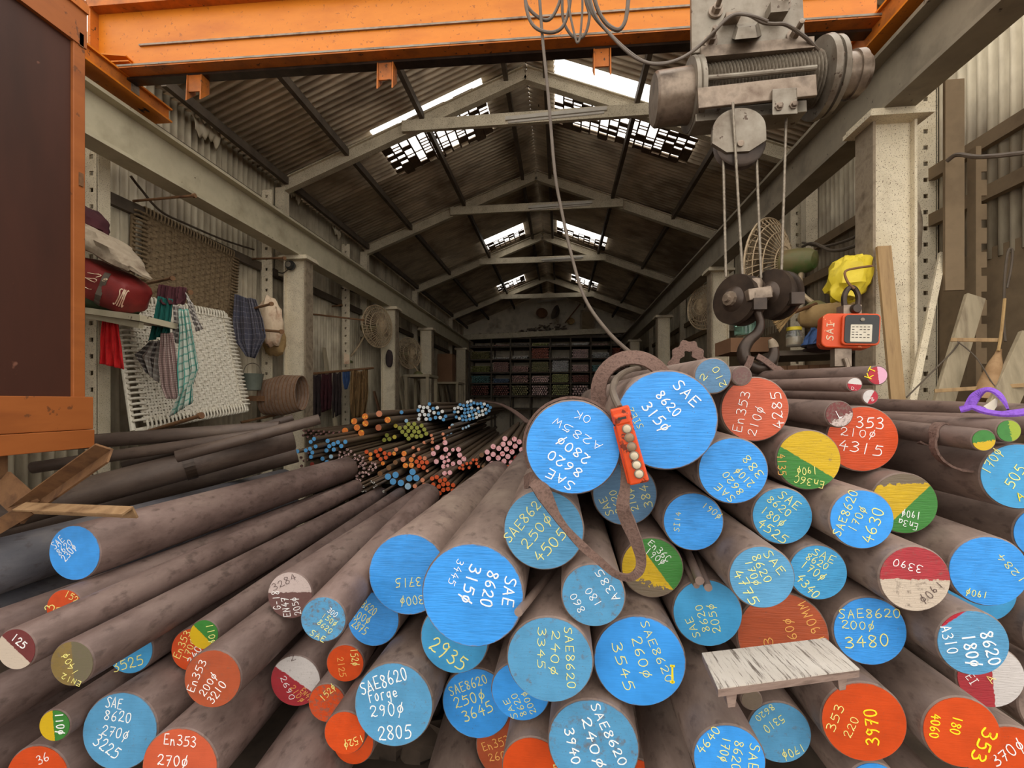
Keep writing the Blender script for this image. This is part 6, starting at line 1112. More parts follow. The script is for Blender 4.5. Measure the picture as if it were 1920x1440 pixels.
# clothes pegs and clothes
def peg(p,q,r,lab):
    m=MB(); m.tube([p,q],r,10); m.lathe(q,(q-p).normalized(),[(0,r*1.7),(.02,r*1.7)],12); tag(m.build('iron_peg',M['rust']),lab,'peg')
peg(PX(262,535,-3.36),P(322,522,3.0),.010,'rusty iron peg above the maroon cloth by the brown cot')
peg(PX(300,540,-3.36),P(356,548,3.02),.010,'rusty iron peg carrying the clothes in front of the white cot')
peg(P(268,812,2.80),P(374,780,2.72),.013,'iron rod with a flat head leaning across the foot of the white cot')
peg(P(430,590,4.7),P(508,570,4.0),.012,'upper rusty iron peg in front of the navy plaid shirt')
peg(P(438,614,4.7),P(527,622,4.0),.013,'lower rusty iron peg in front of the navy plaid shirt')
peg(P(445,486,4.9),P(532,484,4.4),.011,'thin iron rod reaching from the brown cot to the white column')
peg(PX(250,377,-3.42),P(362,367,3.3),.010,'thin iron rod sticking out above the brown cot')
cloth('hanging_cloth',[(298,534,3.02),(296,560,3.0),(306,572,2.98)],[(350,540,3.02),(352,560,3.0),(345,570,2.98)],'maroon','maroon cloth bunched over the iron peg above the white cot','cloth',3,.014)
cloth('hanging_cloth',[(297,556,2.99),(290,600,2.97),(279,640,2.96)],[(324,562,2.99),(322,595,2.97),(318,624,2.96)],'teal','dark green cloth hanging over the white cot','cloth',3,.012)
cloth('hanging_cloth',[(282,640,3.0),(262,660,3.0),(254,664,3.0),(275,698,3.0)],[(304,638,2.97),(306,680,2.97),(300,705,2.97),(297,718,2.97)],'greystripe','grey striped cloth end hanging left of the pink checked cloth','cloth',3,.012)
cloth('hanging_cloth',[(302,625,2.93),(298,680,2.93),(303,725,2.93),(312,748,2.93)],[(324,624,2.93),(334,680,2.93),(338,720,2.93),(340,748,2.93)],'pinkcheck','pinkish brown checked cloth with fringe hanging on the white cot','cloth',4,.007)
cloth('hanging_cloth',[(325,572,2.98),(328,600,2.97),(322,640,2.96)],[(345,575,2.98),(348,600,2.97),(336,645,2.96)],'greystripe','short grey striped cloth behind the green and white checked cloth','cloth',2,.01)
cloth('hanging_cloth',[(336,580,2.94),(338,630,2.93),(334,690,2.92),(336,740,2.92),(318,782,2.92)],[(352,580,2.94),(364,640,2.93),(374,690,2.92),(362,720,2.92),(360,755,2.92)],'greencheck','green and white checked cloth hanging lowest over the white cot','cloth',3,.012)
cloth('hanging_cloth',[(348,548,2.97),(356,580,2.95),(368,622,2.94)],[(362,572,2.97),(372,600,2.95),(380,616,2.94)],'greystripe','grey striped cloth tail at the right of the clothes on the white cot','cloth',2,.008)
cloth('plaid_shirt',[(440,552,4.3),(438,600,4.25),(442,640,4.25),(462,668,4.2)],[(480,562,4.25),(494,600,4.2),(500,632,4.2),(478,672,4.2)],'plaid','navy plaid shirt hanging on pegs left of the white column','shirt',3,.02)
blob('plastic_bag',P(507,606,4.68),(.12,-.06,0),(.05,.1,0),(-.02,0,.26),'bagpale','pale stuffed plastic bag hanging beside the navy plaid shirt','bag',lump=.12,seed=21)
blob('plastic_bag',P(515,640,4.83),(.1,-.04,0),(.04,.1,0),(0,0,.16),'sackbrown','brown cloth bag hanging behind the pale plastic bag','bag',lump=.08,seed=23)
# bucket
t=thing('bucket',P(472,735,4.6),'grey-green metal bucket hanging by the perforated post at left','bucket')
c=P(473,732,4.35); m=MB(); m.lathe(c,(0,0,1),[(0,.075),(.005,.08),(.16,.105),(.17,.11),(.16,.10),(.012,.075)],28); m.build('pail',M['bucket'],t)
m=MB(); m.tube(crv([c+Vector((-.105,0,.16)),c+Vector((-.07,0,.25)),c+Vector((0,0,.28)),c+Vector((.07,0,.25)),c+Vector((.105,0,.16))],5),.004,6); m.build('bail_handle',M['rope'],t)
m=MB(); m.box(tuple(P(452,752,4.35)),tuple(P(486,742,4.35)+Vector((0,.12,0))))
tag(m.build('small_ledge',M['rust']),'small rusty ledge under the grey-green bucket','ledge')
# coil of strip
t=thing('strip_coil',P(530,782,4.7),'thick bundle of brown coiled strip leaning on the first left crane column','coil')
ca=P(497,745,4.55); cb=P(566,737,4.55); cx=(cb-ca).normalized()
for k in range(42):
    f=k/41; c=ca.lerp(cb,f); r=.215-.03*abs(f-.5)*2; ring=[]
    for j in range(28):
        a=2*math.pi*j/28; y_=Vector((.2,.98,0)); ring.append(c+Vector((0,0,1))*math.sin(a)*r*.98+y_*math.cos(a)*r*.55)
    m=MB(); m.tube(ring,.0062,6,closed=True); m.build('coil_turn',M['coil' if k%4 else 'rust'],t)
# camera on the column
t=thing('security_camera',P(546,500,5.2),'small round black camera on the first left crane column','camera')
c=P(547,499,4.96); m=MB(); m.lathe(c,(0,-1,0),[(0,.05),(.03,.055),(.032,.045),(.07,.042)],24); m.build('camera_body',M['blackplate'],t)
m=MB(); m.lathe(c+Vector((0,-.07,0)),(0,-1,0),[(0,.03),(.004,.032),(.006,.018)],20); m.build('lens',M['steel'],t)
m=MB(); m.tube(crv([P(540,505,4.95),P(530,512,4.94),P(515,508,4.92),P(496,498,4.90)],5),.006,6); tag(m.build('camera_wire',M['black']),'thin wire from the round camera to the perforated post','wire')
# ---------------------------------------------------------------- fans
def fan(c,axis,R,label,green=True,arm=None,base=None):
    c=Vector(c); a=Vector(axis).normalized(); x=a.cross(Vector((0,0,1))).normalized(); y=x.cross(a)
    t=thing('cage_fan',c,label,'fan')
    def pt(r,h,g): return c+a*h+(x*math.cos(g)+y*math.sin(g))*r
    m=MB(); m.tube([pt(R,0,2*math.pi*k/40) for k in range(40)],.010,6,closed=True)
    for s_,dep in ((1,.32),(-1,.36)):
        for rr in (.36,.66,.86):
            m.tube([pt(R*rr,s_*R*dep*(1-rr**2.2),2*math.pi*k/32) for k in range(32)],.006,5,closed=True)
        for k in range(40):
            g=2*math.pi*k/40; m.tube([pt(R*rr,s_*R*dep*(1-rr**2.2),g+.25*rr) for rr in (.16,.4,.65,.85,1)],.0046,4,cap=False)
    m.lathe(c+a*R*.31,a,[(0,R*.17),(.01,R*.17)],20)
    m.build('cage',M['fancage'],t)
    for k in range(4):
        g=2*math.pi*k/4+.4; m=MB()
        m.add([pt(R*.12,-.02,g-.3),pt(R*.75,-.05,g-.38),pt(R*.8,.0,g+.1),pt(R*.6,.03,g+.4),pt(R*.12,.02,g+.3)]+[pt(R*.12,-.016,g-.3),pt(R*.75,-.046,g-.38),pt(R*.8,.004,g+.1),pt(R*.6,.034,g+.4),pt(R*.12,.024,g+.3)],[(0,1,2,3,4),(9,8,7,6,5)]+[(k2,k2+5,(k2+1)%5+5,(k2+1)%5) for k2 in range(5)])
        m.build('fan_blade',M['blade'],t)
    m=MB(); m.lathe(c-a*R*.30,-a,[(-.06,R*.08),(-.02,R*.2),(.0,R*.27),(R*.3,R*.28),(R*.55,R*.25),(R*.66,R*.18),(R*.7,R*.06)],28); m.build('motor_housing',M['fangreen' if green else 'fancage'],t)
    if arm:
        m=MB(); m.tube(crv([c-a*R*.7-Vector((0,0,R*.2))]+arm,5),.018,10); m.build('support_arm',M['fancage'],t)
        m=MB(); m.lathe(arm[-1]+Vector((0,0,-.05)),(0,0,1),[(0,.10),(.03,.10),(.05,.07),(.08,.03)],24); m.build('base',M['fangreen'],t)
fan(P(1440,497,4.0),(-.62,.72,.12),.37,'rusty cage fan with green motor on the right side above the shelf',True,[P(1500,545,3.75),P(1530,572,3.7)])
fan(P(708,612,7.3),(.9,-.35,0),.35,'nearest cage fan on the left wall, with green hub',True,[P(668,655,7.3),P(650,675,7.3)])
fan(P(768,662,9.4),(.85,-.5,0),.33,'second cage fan on the left wall, beyond the second column',True,[P(778,688,9.5),P(784,698,9.55)])
fan(P(1322,575,6.9),(-.85,-.5,0),.33,'cage fan half hidden behind the white column on the right side',False)
# ---------------------------------------------------------------- left wall clutter further back
m=MB(); a=P(578,592,6.2); m.hexa([P(578,690,6.1),P(624,690,6.9),P(624,690,6.95),P(578,690,6.15),P(578,592,6.1),P(624,600,6.9),P(624,600,6.95),P(578,592,6.15)]); tag(m.build('notice_board',M['panelgreen']),'dark green board on the left wall behind the first column','board')
peg(P(577,580,6.5),P(640,572,6.7),.012,'thin rod above the dark green board on the left wall')
peg(P(577,588,6.1),P(680,600,6.3),.013,'long thin rod across the top of the dark green board')
m=MB(); m.tube([P(574,702,5.7),P(700,690,7.0)],.018,10); tag(m.build('clothes_rail',M['rust']),'rusty clothes rail behind the first left column','rail')
ra_,rb_=P(574,702,5.7),P(700,690,7.0)
def onrail(u,dz=0):
    lo,hi=0.0,1.0
    for _ in range(30):
        f=(lo+hi)/2; p=ra_.lerp(rb_,f); dx=p.x*cn+p.y*sn; dy=-p.x*sn+p.y*cn
        if 960+F*dx/dy<u: lo=f
        else: hi=f
    return ra_.lerp(rb_,f)+Vector((0,0,dz))
for k,(u0,u1,h_,mt,lb) in enumerate(((580,602,.62,'darkcloth','dark work coat on the rusty clothes rail beside the column with the round camera'),(603,622,.55,'maroon','dark maroon garment in the middle of the rusty clothes rail'),(624,640,.66,'darkcloth','dark garment beside the blue rag on the rusty clothes rail'))):
    cloth('work_garment',[onrail(u0,-.021),onrail(u0-1,-.5*h_),onrail(u0,-h_)],[onrail(u1,-.021),onrail(u1+1,-.45*h_),onrail(u1-1,-h_*.95)],mt,lb,'garment',3,.03,nu=24,nv=16)
cloth('dust_sheet',[onrail(658,-.021),onrail(657,-.4),onrail(659,-.75)],[onrail(690,-.021),onrail(691,-.4),onrail(685,-.72)],'browncloth','brown sheet hanging at the far end of the rusty clothes rail','sheet',3,.05,nu=26,nv=16)
cloth('blue_rag',[onrail(642),onrail(643,-.15),onrail(646,-.27)],[onrail(656),onrail(656,-.16),onrail(651,-.28)],'bluecloth','blue rag hanging from the rusty clothes rail','rag',2,.02,nu=14,nv=10)
blob('hanging_bag',P(730,672,7.72),(.06,0,0),(0,.06,0),(0,0,.15),'darkcloth','small black bag hanging on the second left column','bag',lump=.06,seed=31)
m=MB(); m.hexa([P(645,682,6.6),P(655,682,6.6),P(655,682,6.7),P(645,682,6.7),P(645,662,6.6),P(655,665,6.6),P(655,665,6.7),P(645,662,6.7)]); tag(m.build('switch_box',M['bagpale']),'small pale switch box on the left wall below the nearest fan','switch box')
def wall_table(u0,u1,v,Y,dep,lab):
    t=thing('work_table',P((u0+u1)/2,v+50,Y),lab,'table'); a=P(u0,v,Y);b=P(u1,v,Y)
    m=MB(); m.box((a.x,a.y,a.z-.05),(b.x,b.y+dep,a.z)); m.build('table_top',M['plankgrey'],t)
    for x_,y_ in ((a.x+.05,a.y+.05),(b.x-.05,a.y+.05),(a.x+.05,a.y+dep-.05),(b.x-.05,a.y+dep-.05)):
        m=MB(); m.box((x_-.03,y_-.03,0),(x_+.03,y_+.03,a.z-.051)); m.build('leg',M['plankgrey'],t)
wall_table(756,805,702,9.0,.7,'grey wooden work table beyond the second left column')
wall_table(815,860,716,11.4,.7,'grey wooden work table beyond the third left column')
m=MB(); a=P(820,712,11.5); b=P(848,663,11.5); zt2=P(838,716,11.4).z; m.box((a.x,a.y,zt2+.002),(b.x,b.y+.4,b.z)); tag(m.build('wooden_cabinet',M['cardboard'],bevel=.01),'brown box cabinet standing on the far left work table','cabinet')
# ---------------------------------------------------------------- right side: shelf and things on it
YS=3.36
t=thing('side_bench',P(1530,745,YS+.3),'dark wooden side bench behind the hook on the right','bench')
a=P(1448,658,YS); b=P(1618,652,YS)
m=MB(); m.hexa([a+Vector((0,0,-.035)),b+Vector((0,0,-.035)),b+Vector((.1,.6,-.035)),a+Vector((.1,.6,-.035)),a,b,b+Vector((.1,.6,0)),a+Vector((.1,.6,0))]); m.build('bench_top',M['purlin'],t)
for k in range(8):
    p=a.lerp(b,k/8); q=a.lerp(b,(k+.95)/8); m=MB(); m.hexa([p+Vector((0,.1,-.42)),q+Vector((0,.1,-.42)),q+Vector((0,.12,-.42)),p+Vector((0,.12,-.42)),p+Vector((0,.1,-.10)),q+Vector((0,.1,-.10)),q+Vector((0,.12,-.10)),p+Vector((0,.12,-.10))]); m.build('front_plank',M['cardboard'],t)
for f in (.03,.97):
    p=a.lerp(b,f); m=MB(); m.box((p.x-.03,p.y+.02,0),(p.x+.03,p.y+.09,p.z-.036)); m.build('leg',M['purlin'],t)
blob('dark_rag_heap',P(1560,648,3.3),(.17,0,0),(0,.12,0),(0,0,.035),'darkcloth','heap of dark rags on the side bench under the orange scale','rags',lump=.2,seed=41)
m=MB(); pa,pb=P(1496,598,3.45),P(1615,584,3.25); ax_=(pb-pa); LL=ax_.length; m.lathe(pa,ax_,[(0,.02),(.02,.06),(.06,.078),(LL*.4,.085),(LL*.8,.08),(LL,.07)],26); tag(m.build('rolled_sack',M['sackbrown']),'brown rolled sack lying on the side bench at right','rolled sack')
t=thing('glass_jar',P(1489,652,3.3),'glass jar with yellow lid on the side bench, right of the hook','jar'); c=P(1489,650,3.3)
m=MB(); m.lathe(c,(0,0,1),[(0,.045),(.01,.05),(.085,.05),(.10,.042),(.11,.042)],24); m.build('glass_body',M['jar'],t)
m=MB(); m.lathe(c+Vector((0,0,.11)),(0,0,1),[(0,.046),(.022,.046),(.024,.04)],24); m.build('lid',M['sackyellow'],t)
m=MB(); m.lathe(c+Vector((0,0,.012)),(0,0,1),[(0,.038),(.05,.038),(.055,.02)],18); m.build('jar_contents',M['bagpale'],t)
cloth('blue_cloth',[(1520,615,3.28),(1508,632,3.22),(1502,648,3.2)],[(1556,620,3.28),(1552,632,3.22),(1546,642,3.2)],'bluecloth','blue cloth draped under the rolled sack on the side bench','cloth',3,.02,nu=20,nv=12)
t=thing('glass_bottle',P(1402,640,3.7),'large green glass demijohn behind the hook block at right','bottle'); c=P(1402,630,3.7)
m=MB(); m.lathe(c,(0,0,1),[(0,.085),(.01,.095),(.09,.10),(.13,.07),(.16,.035),(.20,.03)],28); m.build('glass_body',M['glass'],t)
m=MB(); m.lathe(c+Vector((0,0,.20)),(0,0,1),[(0,.034),(.03,.034)],16); m.build('stopper',M['cardboard'],t)
m=MB(); m.box(tuple(P(1370,660,3.6)),tuple(P(1448,632,3.6)+Vector((0,.35,0)))); tag(m.build('wooden_crate',M['cardboard']),'brown wooden crate behind the hook, holding the green demijohn','crate')
t=thing('hand_broom',P(1470,615,3.35),'straw hand broom lying in front of the fan foot','broom')
m=MB(); m.tube([P(1490,585,3.3),P(1530,570,3.4)],.013,8); m.build('broom_handle',M['rust'],t)
m=MB()
for k in range(60):
    a_=random.uniform(-1,1); m.tube(crv([P(1492,585,3.3),P(1472+4*a_,594+9*a_,3.28+.03*random.uniform(-1,1)),P(1452+10*a_,606+15*a_+random.uniform(-4,4),3.26+.06*random.uniform(-1,1))],3),.0022,4,cap=False)
m.build('straw_bristles',M['sackbrown'],t)
blob('yellow_sack',P(1592,522,2.92),(.105,-.02,0),(.02,.09,0),(.02,0,.13),'sackyellow','yellow plastic sack hanging left of the big white column','sack',lump=.16,seed=51,pw=.75)
blob('yellow_sack_neck',P(1600,476,2.92),(.055,0,0),(0,.05,0),(0,0,.05),'sackyellow',parent=[o for o in bpy.data.objects if o.name=='yellow_sack'][0],lump=.3,seed=53) if False else None
# orange crane scale
t=thing('crane_scale',P(1590,660,2.5),'orange hanging crane scale with black label panel beside the big white column','crane scale')
def SC(x,y,z): # x along face, y outward to the front, z up
    c=P(1592,622,2.46); fx=Vector((.98,-.2,-.06)).normalized(); fy=Vector((-.2,-.97,.05)).normalized(); fz=fx.cross(-fy).normalized()
    return c+fx*x+fy*y+fz*z
def rbox(m,x0,x1,y0,y1,z0,z1,r):
    pts=[]
    for cx_,cz_,a0 in ((x1-r,z1-r,0),(x0+r,z1-r,90),(x0+r,z0+r,180),(x1-r,z0+r,270)):
        for k in range(5): a=math.radians(a0+k*22.5); pts.append((cx_+r*math.cos(a),cz_+r*math.sin(a)))
    n=len(pts); m.add([SC(x,y1,z) for x,z in pts]+[SC(x,y0,z) for x,z in pts],[tuple(range(n)),tuple(range(2*n-1,n-1,-1))]+[(k,k+n,(k+1)%n+n,(k+1)%n) for k in range(n)])
m=MB(); rbox(m,-.125,.10,-.06,.02,-.085,.09,.03); m.build('housing',M['scale'],t,bevel=.006)
m=MB(); rbox(m,-.045,.115,.021,.045,-.075,.082,.02); m.build('front_frame',M['scale'],t,bevel=.004)
m=MB(); rbox(m,-.036,.107,.0455,.052,-.066,.074,.015); fp=m.build('front_panel',M['blackplate'],t)
m=MB(); rbox(m,-.012,.078,.0525,.054,-.06,.026,.004); pl=m.build('label_plate',M['paper'],fp)
m=MB(); 
for k in range(5):
    for j in range(5):
        if random.random()<.85: m.hexa([SC(-.006+.016*j,.0542,.012-.013*k),SC(.006+.016*j-.002,.0542,.012-.013*k),SC(.006+.016*j-.002,.0546,.012-.013*k),SC(-.006+.016*j,.0546,.012-.013*k),SC(-.006+.016*j,.0542,.0155-.013*k),SC(.004+.016*j,.0542,.0155-.013*k),SC(.004+.016*j,.0546,.0155-.013*k),SC(-.006+.016*j,.0546,.0155-.013*k)])
m.build('label_print',M['ink'],pl)
m=MB(); m.lathe(SC(.036,.052,.05),SC(0,1,0)-SC(0,0,0),[(0,.009),(.004,.009),(.005,.006)],16); m.build('panel_screw',M['steel'],fp)
mb=MB(); write(mb,'SAI',SC(-.075,.0205,-.05),(SC(0,0,1)-SC(0,0,0)),(SC(-1,0,0)-SC(0,0,0)),.034,.03,.005,(SC(0,1,0)-SC(0,0,0)),.0015); tag(mb.build('side_lettering',M['bagpale'],t),'pale lettering')
c=SC(0,-.02,.09); m=MB(); m.box(tuple(c+Vector((-.04,-.03,-.005))),tuple(c+Vector((.045,.03,.045)))); m.build('shackle_block',M['hoistdark'],t)
m=MB(); c=SC(.01,-.02,.15); m.tube(crv([c+Vector((-.03,0,-.03)),c+Vector((-.034,0,.03)),c+Vector((-.015,0,.075)),c+Vector((.015,0,.075)),c+Vector((.034,0,.03)),c+Vector((.03,0,-.03))],6),.013,10); m.build('shackle',M['black'],t)
m=MB(); m.lathe(c+Vector((.0,-.05,-.035)),(0,1,0),[(0,.02),(.012,.026),(.03,.026),(.03,.014),(.1,.014)],14); m.build('shackle_pin',M['black'],t)
c=SC(-.03,-.02,-.085); m=MB(); m.box(tuple(c+Vector((-.035,-.02,-.09))),tuple(c+Vector((.045,.02,.0)))); m.build('lower_block',M['hoistdark'],t)
m=MB(); m.tube(crv([c+Vector((.01,-.025,-.05)),c+Vector((.02,-.03,-.10)),c+Vector((.0,-.03,-.14)),c+Vector((-.025,-.03,-.125)),c+Vector((-.03,-.03,-.10))],5),[.012]*21,10); m.build('lower_hook',M['hoistdark'],t)
m=MB(); c=SC(.01,-.02,.22); m.tube(crv([c+Vector((0,-.02,0)),c+Vector((-.02,0,.04)),c+Vector((-.02,.02,.1)),c+Vector((.05,.03,.12)),c+Vector((.12,.04,.13))],5),.006,8); tag(m.build('hanger_wire',M['rust']),'bent wire hook holding the orange scale on the column','hook')
# ---------------------------------------------------------------- right side: planks leaning on the wall
def plank(u0,v0,y0,u1,v1,y1,wpx,th,mat,lab,name='leaning_plank',nrm=(0,-1,.1),ground=True):
    a,b=P(u0,v0,y0),P(u1,v1,y1)
    if ground: a=b+(a-b)*((b.z-.03)/(b.z-a.z))
    wd=wpx*(y0+y1)/2/F; m=MB(); m.beam(a,b,wd,th,nrm)
    return tag(m.build(name,M[mat],bevel=.002),lab,'plank')
plank(1690,830,2.72,1656,462,2.825,23,.02,'plank','bare yellowish plank leaning on the front of the big white column')
plank(1700,800,2.75,1767,475,3.0,11,.02,'white','white batten leaning right of the big white column')
plank(1755,800,2.7,1828,556,2.82,30,.025,'plankgrey','wide grey board leaning on the right wall')
plank(1860,800,2.5,1936,632,2.62,42,.025,'plankgrey','wide grey board leaning at the right edge')
plank(1782,637,2.72,1876,638,2.62,5,.02,'plank','upper thin horizontal lath across the leaning grey boards',nrm=(0,0,1),ground=False)
plank(1752,733,2.68,1925,722,2.52,5,.02,'plank','lower thin horizontal lath across the leaning grey boards',nrm=(0,0,1),ground=False)
plank(1760,770,2.8,1825,560,2.85,6,.02,'cardboard','thin brown strip leaning beside the wide grey board')
plank(1788,545,2.95,1788,150,2.95,30,.02,'brownboard','dark brown vertical board behind the perforated posts on the right wall','leaning_plank',ground=False)
m=MB(); m.box((2.50,3.02,0),(2.53,3.08,3.0)); 
for k in range(12): m.box((2.53,3.02,1.25+k*.145),(2.56,3.03,1.345+k*.145))
tag(m.build('perforated_angle',M['brownboard']),'narrow brown perforated angle right of the white perforated post','wall post')
t=thing('net_roll',P(1848,745,2.62),'brown net bundle hanging between the leaning grey boards','net'); 
a=P(1874,655,2.62); b=P(1845,752,2.58); m=MB(); m.lathe(a,b-a,[(0,.010),(.03,.014),(.08,.028),(.2,.044),((b-a).length,.048)],22); m.build('net_bundle',M['rustpale'],t)
m=MB(); m.tube(crv([P(1872,658,2.6),P(1878,620,2.62),P(1884,560,2.65)],5),.007,6); m.build('tie_cord',M['sackbrown'],t)
for k,(pts,lab,r) in enumerate((([(1885,640,2.66),(1882,600,2.68),(1884,520,2.68),(1890,472,2.68),(1898,470,2.68),(1896,500,2.68),(1888,540,2.68)],'looped wire hanging on the right wall above the net bundle',.006),
    ([(1776,302,2.9),(1795,290,2.85),(1830,294,2.75),(1870,292,2.65),(1930,285,2.6)],'brown cable along the upper rail of the right wall',.012),
    ([(1505,462,4.2),(1525,456,4.0),(1560,470,3.6),(1600,462,3.2),(1625,445,3.0)],'black cable sagging behind the yellow sack',.012),
    ([(1505,455,4.3),(1540,462,3.9),(1590,450,3.3),(1625,430,3.05)],'second black cable above the sagging one behind the yellow sack',.010),
    ([(1700,745,2.7),(1745,700,2.75),(1785,660,2.75),(1800,640,2.75)],'thin bent wire crossing the white batten at right',.004),
    ([(1795,640,2.7),(1830,670,2.62),(1862,720,2.55),(1880,735,2.55)],'thin dark cord crossing the leaning grey boards',.003))):
    m=MB(); m.tube(crv([P(*p) for p in pts],6),r,7); tag(m.build('hung_cable',M['cable' if k in (1,) else 'purlin']),lab,'cable')
blob('canvas_bag',(2.555,3.62,2.72),(.075,0,0),(0,.05,0),(0,0,.24),'sackwhite','grey cloth bundle hanging between the white column and the perforated post','bag',lump=.08,seed=61)
# left wall cables
for pts,lab,r in (([(245,330,3.7),(262,352,3.7),(300,395,3.75),(350,420,3.9),(420,450,4.4),(476,468,4.9)],'dark cable running along the left wall rail above the brown cot',.010),
    ([(165,560,3.25),(175,640,3.25),(195,760,3.25)],'thin blue wire hanging down beside the red cloth',.005),
    ([(640,540,7.0),(700,560,7.2),(740,570,7.6)],'dark cable sagging on the left wall above the nearest fan',.012)):
    m=MB(); m.tube(crv([PX(p[0],p[1],-3.40) for p in pts],6),r,7); tag(m.build('hung_cable',M['purlin']),lab,'cable')

# bar under the striped coil
m=MB(); m.tube([P(452,792,4.42),P(562,768,4.958)],.014,8); tag(m.build('support_bar',M['rust']),'thin rusty bar under the striped coil by the column with the round camera','bar')
# battens and pipes leaning between the columns
q=random.Random(12)
for k in range(15):
    y=5.6+k*.56+q.uniform(-.12,.12); h=q.uniform(1.6,2.6)
    if any(abs(y-c)<.2 for c in (6.83,7.77,10.05)): y+=.3
    x0=-2.98+q.uniform(-.08,.05); m=MB(); m.beam((x0,y,.01),(-3.40,y+q.uniform(-.12,.12),h),q.uniform(.05,.16),.025,(1,0,.2))
    tag(m.build('leaning_batten',M[q.choice(['plankgrey','purlin','brownboard','cardboard','purlin','whiteflange'])]),'batten leaning upright on the left wall behind the row of white columns','batten','battens leaning on the left wall')
for k in range(9):
    y=6.6+k*.75+q.uniform(-.15,.15); h=q.uniform(1.7,2.6)
    if any(abs(y-c)<.2 for c in (8.1,9.06)): y+=.3
    m=MB(); m.beam((2.35+q.uniform(-.05,.1),y,.01),(2.72,y+q.uniform(-.1,.1),h),q.uniform(.06,.2),.025,(-1,0,.2))
    tag(m.build('leaning_batten',M[q.choice(['plankgrey','brownboard','cardboard','white','purlin'])]),'batten leaning upright on the right wall behind the row of white columns','batten','battens leaning on the right wall')
# torn sheet scraps under the left eave
for k,(u,v,lab) in enumerate(((382,246,'torn pale sheet scrap under the eave above the brown cot'),(548,362,'torn pale sheet scrap under the eave above the first left column'),(628,436,'small torn sheet scrap under the eave beyond the first left column'))):
    c=PX(u,v,-3.45); m=MB(); w_=.16-.03*k
    m.grid(lambda a,b:c+Vector((.05*math.sin(b*2+a),(a-.5)*w_*2,(.5-b)*w_+.02*math.sin(a*25)-.03*math.sin(a*7+k)*b)),20,6)
    tag(m.build('torn_sheet',M['wallsheet'],solid=.003),lab,'sheet')
m=MB(); m.ribbon(crv([P(905,752,6.2),P(935,757,5.6),P(962,770,5.0),P(990,792,4.4)],6),.07,Vector((.3,-.5,1)),.01); tag(m.build('webbing_sling',M['webbing']),'brown strap lying across the dark rods behind the pink bundle','sling')
# ---------------------------------------------------------------- bar rack against the back wall
YR=15.0
t=thing('bar_rack',(-.3,YR+.4,0),'tall dark storage rack full of rods across the back of the shed','rack')
xs=[P(u,700,YR).x for u in (880,921,957,994,1032,1070,1108,1146,1186)]
zsb=[P(1000,v,YR).z for v in (765,741,717,697,672,648,632)]
for x in xs:
    m=MB(); m.box((x-.025,YR,0),(x+.025,YR+.05,3.72)); m.build('upright',M['purlin'],t)
    m=MB(); m.box((x-.025,YR+.85,0),(x+.025,YR+.9,3.72)); m.build('upright',M['purlin'],t)
for z in zsb:
    m=MB(); m.box((xs[0],YR-.005,z-.05),(xs[-1],YR+.9,z-.005)); m.build('shelf_bar',M['purlin'],t)
m=MB(); a=P(868,633,YR-.1); b=P(1192,618,YR-.1); m.beam(a,b,.1,.17); tag(m.build('front_beam',M['rafter'],t),'pale painted beam along the rack top')
m=MB(); m.box((xs[0],YR,3.60),(xs[-1],YR+.95,3.66)); m.build('top_deck',M['purlin'],t)
RK={}
for k,c in dict(red=(150,84,66),redw=(196,150,136),olive=(150,140,84),green=(170,170,96),pink=(226,188,178),blue=(96,120,150),white=(216,212,204),teal=(110,160,156),rust=(168,84,54),grey=(130,118,104)).items():
    RK[k]=mottled('rack_rod_'+k,tuple(x*.06 for x in S(*c)[:3])+(1,),tuple(x*1.0 for x in S(*c)[:3])+(1,),60,rough=.4,metal=.2,rnd=.8,bump=0)
cells=[]
fill={0:[('red',1,.036),('red',1,.036),('olive',.95,.036),('pink',.9,.036),('green',1,.033),('pink',1.0,.045),('red',.8,.036),('grey',.8,.036)],
1:[('teal',.75,.026),('blue',.5,.026),('redw',.75,.026),('pink',.7,.03),('green',1.2,.026),('red',.8,.026),('grey',.6,.026),('red',.7,.026)],
2:[('green',.6,.024),('redw',.9,.024),('redw',.6,.024),('olive',.95,.024),('white',1.1,.026),('pink',.6,.026),('teal',.6,.024),('redw',1.0,.024)],
3:[('olive',.7,.024),('white',.15,.03),('white',.3,.028),('rust',1.0,.028),('grey',.2,.03),('pink',.9,.028),('white',.5,.026),('rust',.9,.026)],
4:[('grey',.2,.03),('redw',.2,.03),('grey',.5,.02),('green',.5,.026),('grey',.3,.03),('white',.4,.024),('redw',.3,.026),('grey',.3,.026)]}
RN=['bottom','second','third','fourth','top']
allr=[]
for row in range(5):
    zb=zsb[row+1]; zt_=zsb[row+2] if row+2<len(zsb) else zb+.34
    for ci in range(8):
        k,f,r=fill[row][ci]; x0,x1=xs[ci]+.045,xs[ci+1]-.045; hh=min((zt_-zb)*.86,(zt_-zb)*.85*f); j=0
        z=zb+r
        while z<zb+hh-r*.3:
            x=x0+r+(r if j%2 else 0)
            while x<x1-r: allr.append((row,ci,k,x,z,r)); x+=2*r+.001
            z+=r*1.76; j+=1
rod_unit={}
def rack_me(k):
    if k in rod_unit: return rod_unit[k]
    seg=10; vs=[];fs=[]
    for h in (0,1):
        for j in range(seg): a=2*math.pi*j/seg; vs.append((math.cos(a),h,math.sin(a)))
    fs=[(j,j+seg,(j+1)%seg+seg,(j+1)%seg) for j in range(seg)]+[tuple(range(seg)),tuple(range(2*seg-1,seg-1,-1))]
    me=bpy.data.meshes.new('rack_rod'); me.from_pydata(vs,[],fs); me.materials.append(RK[k]); me.polygons.foreach_set('use_smooth',[True]*seg+[False]*2); rod_unit[k]=me; return me
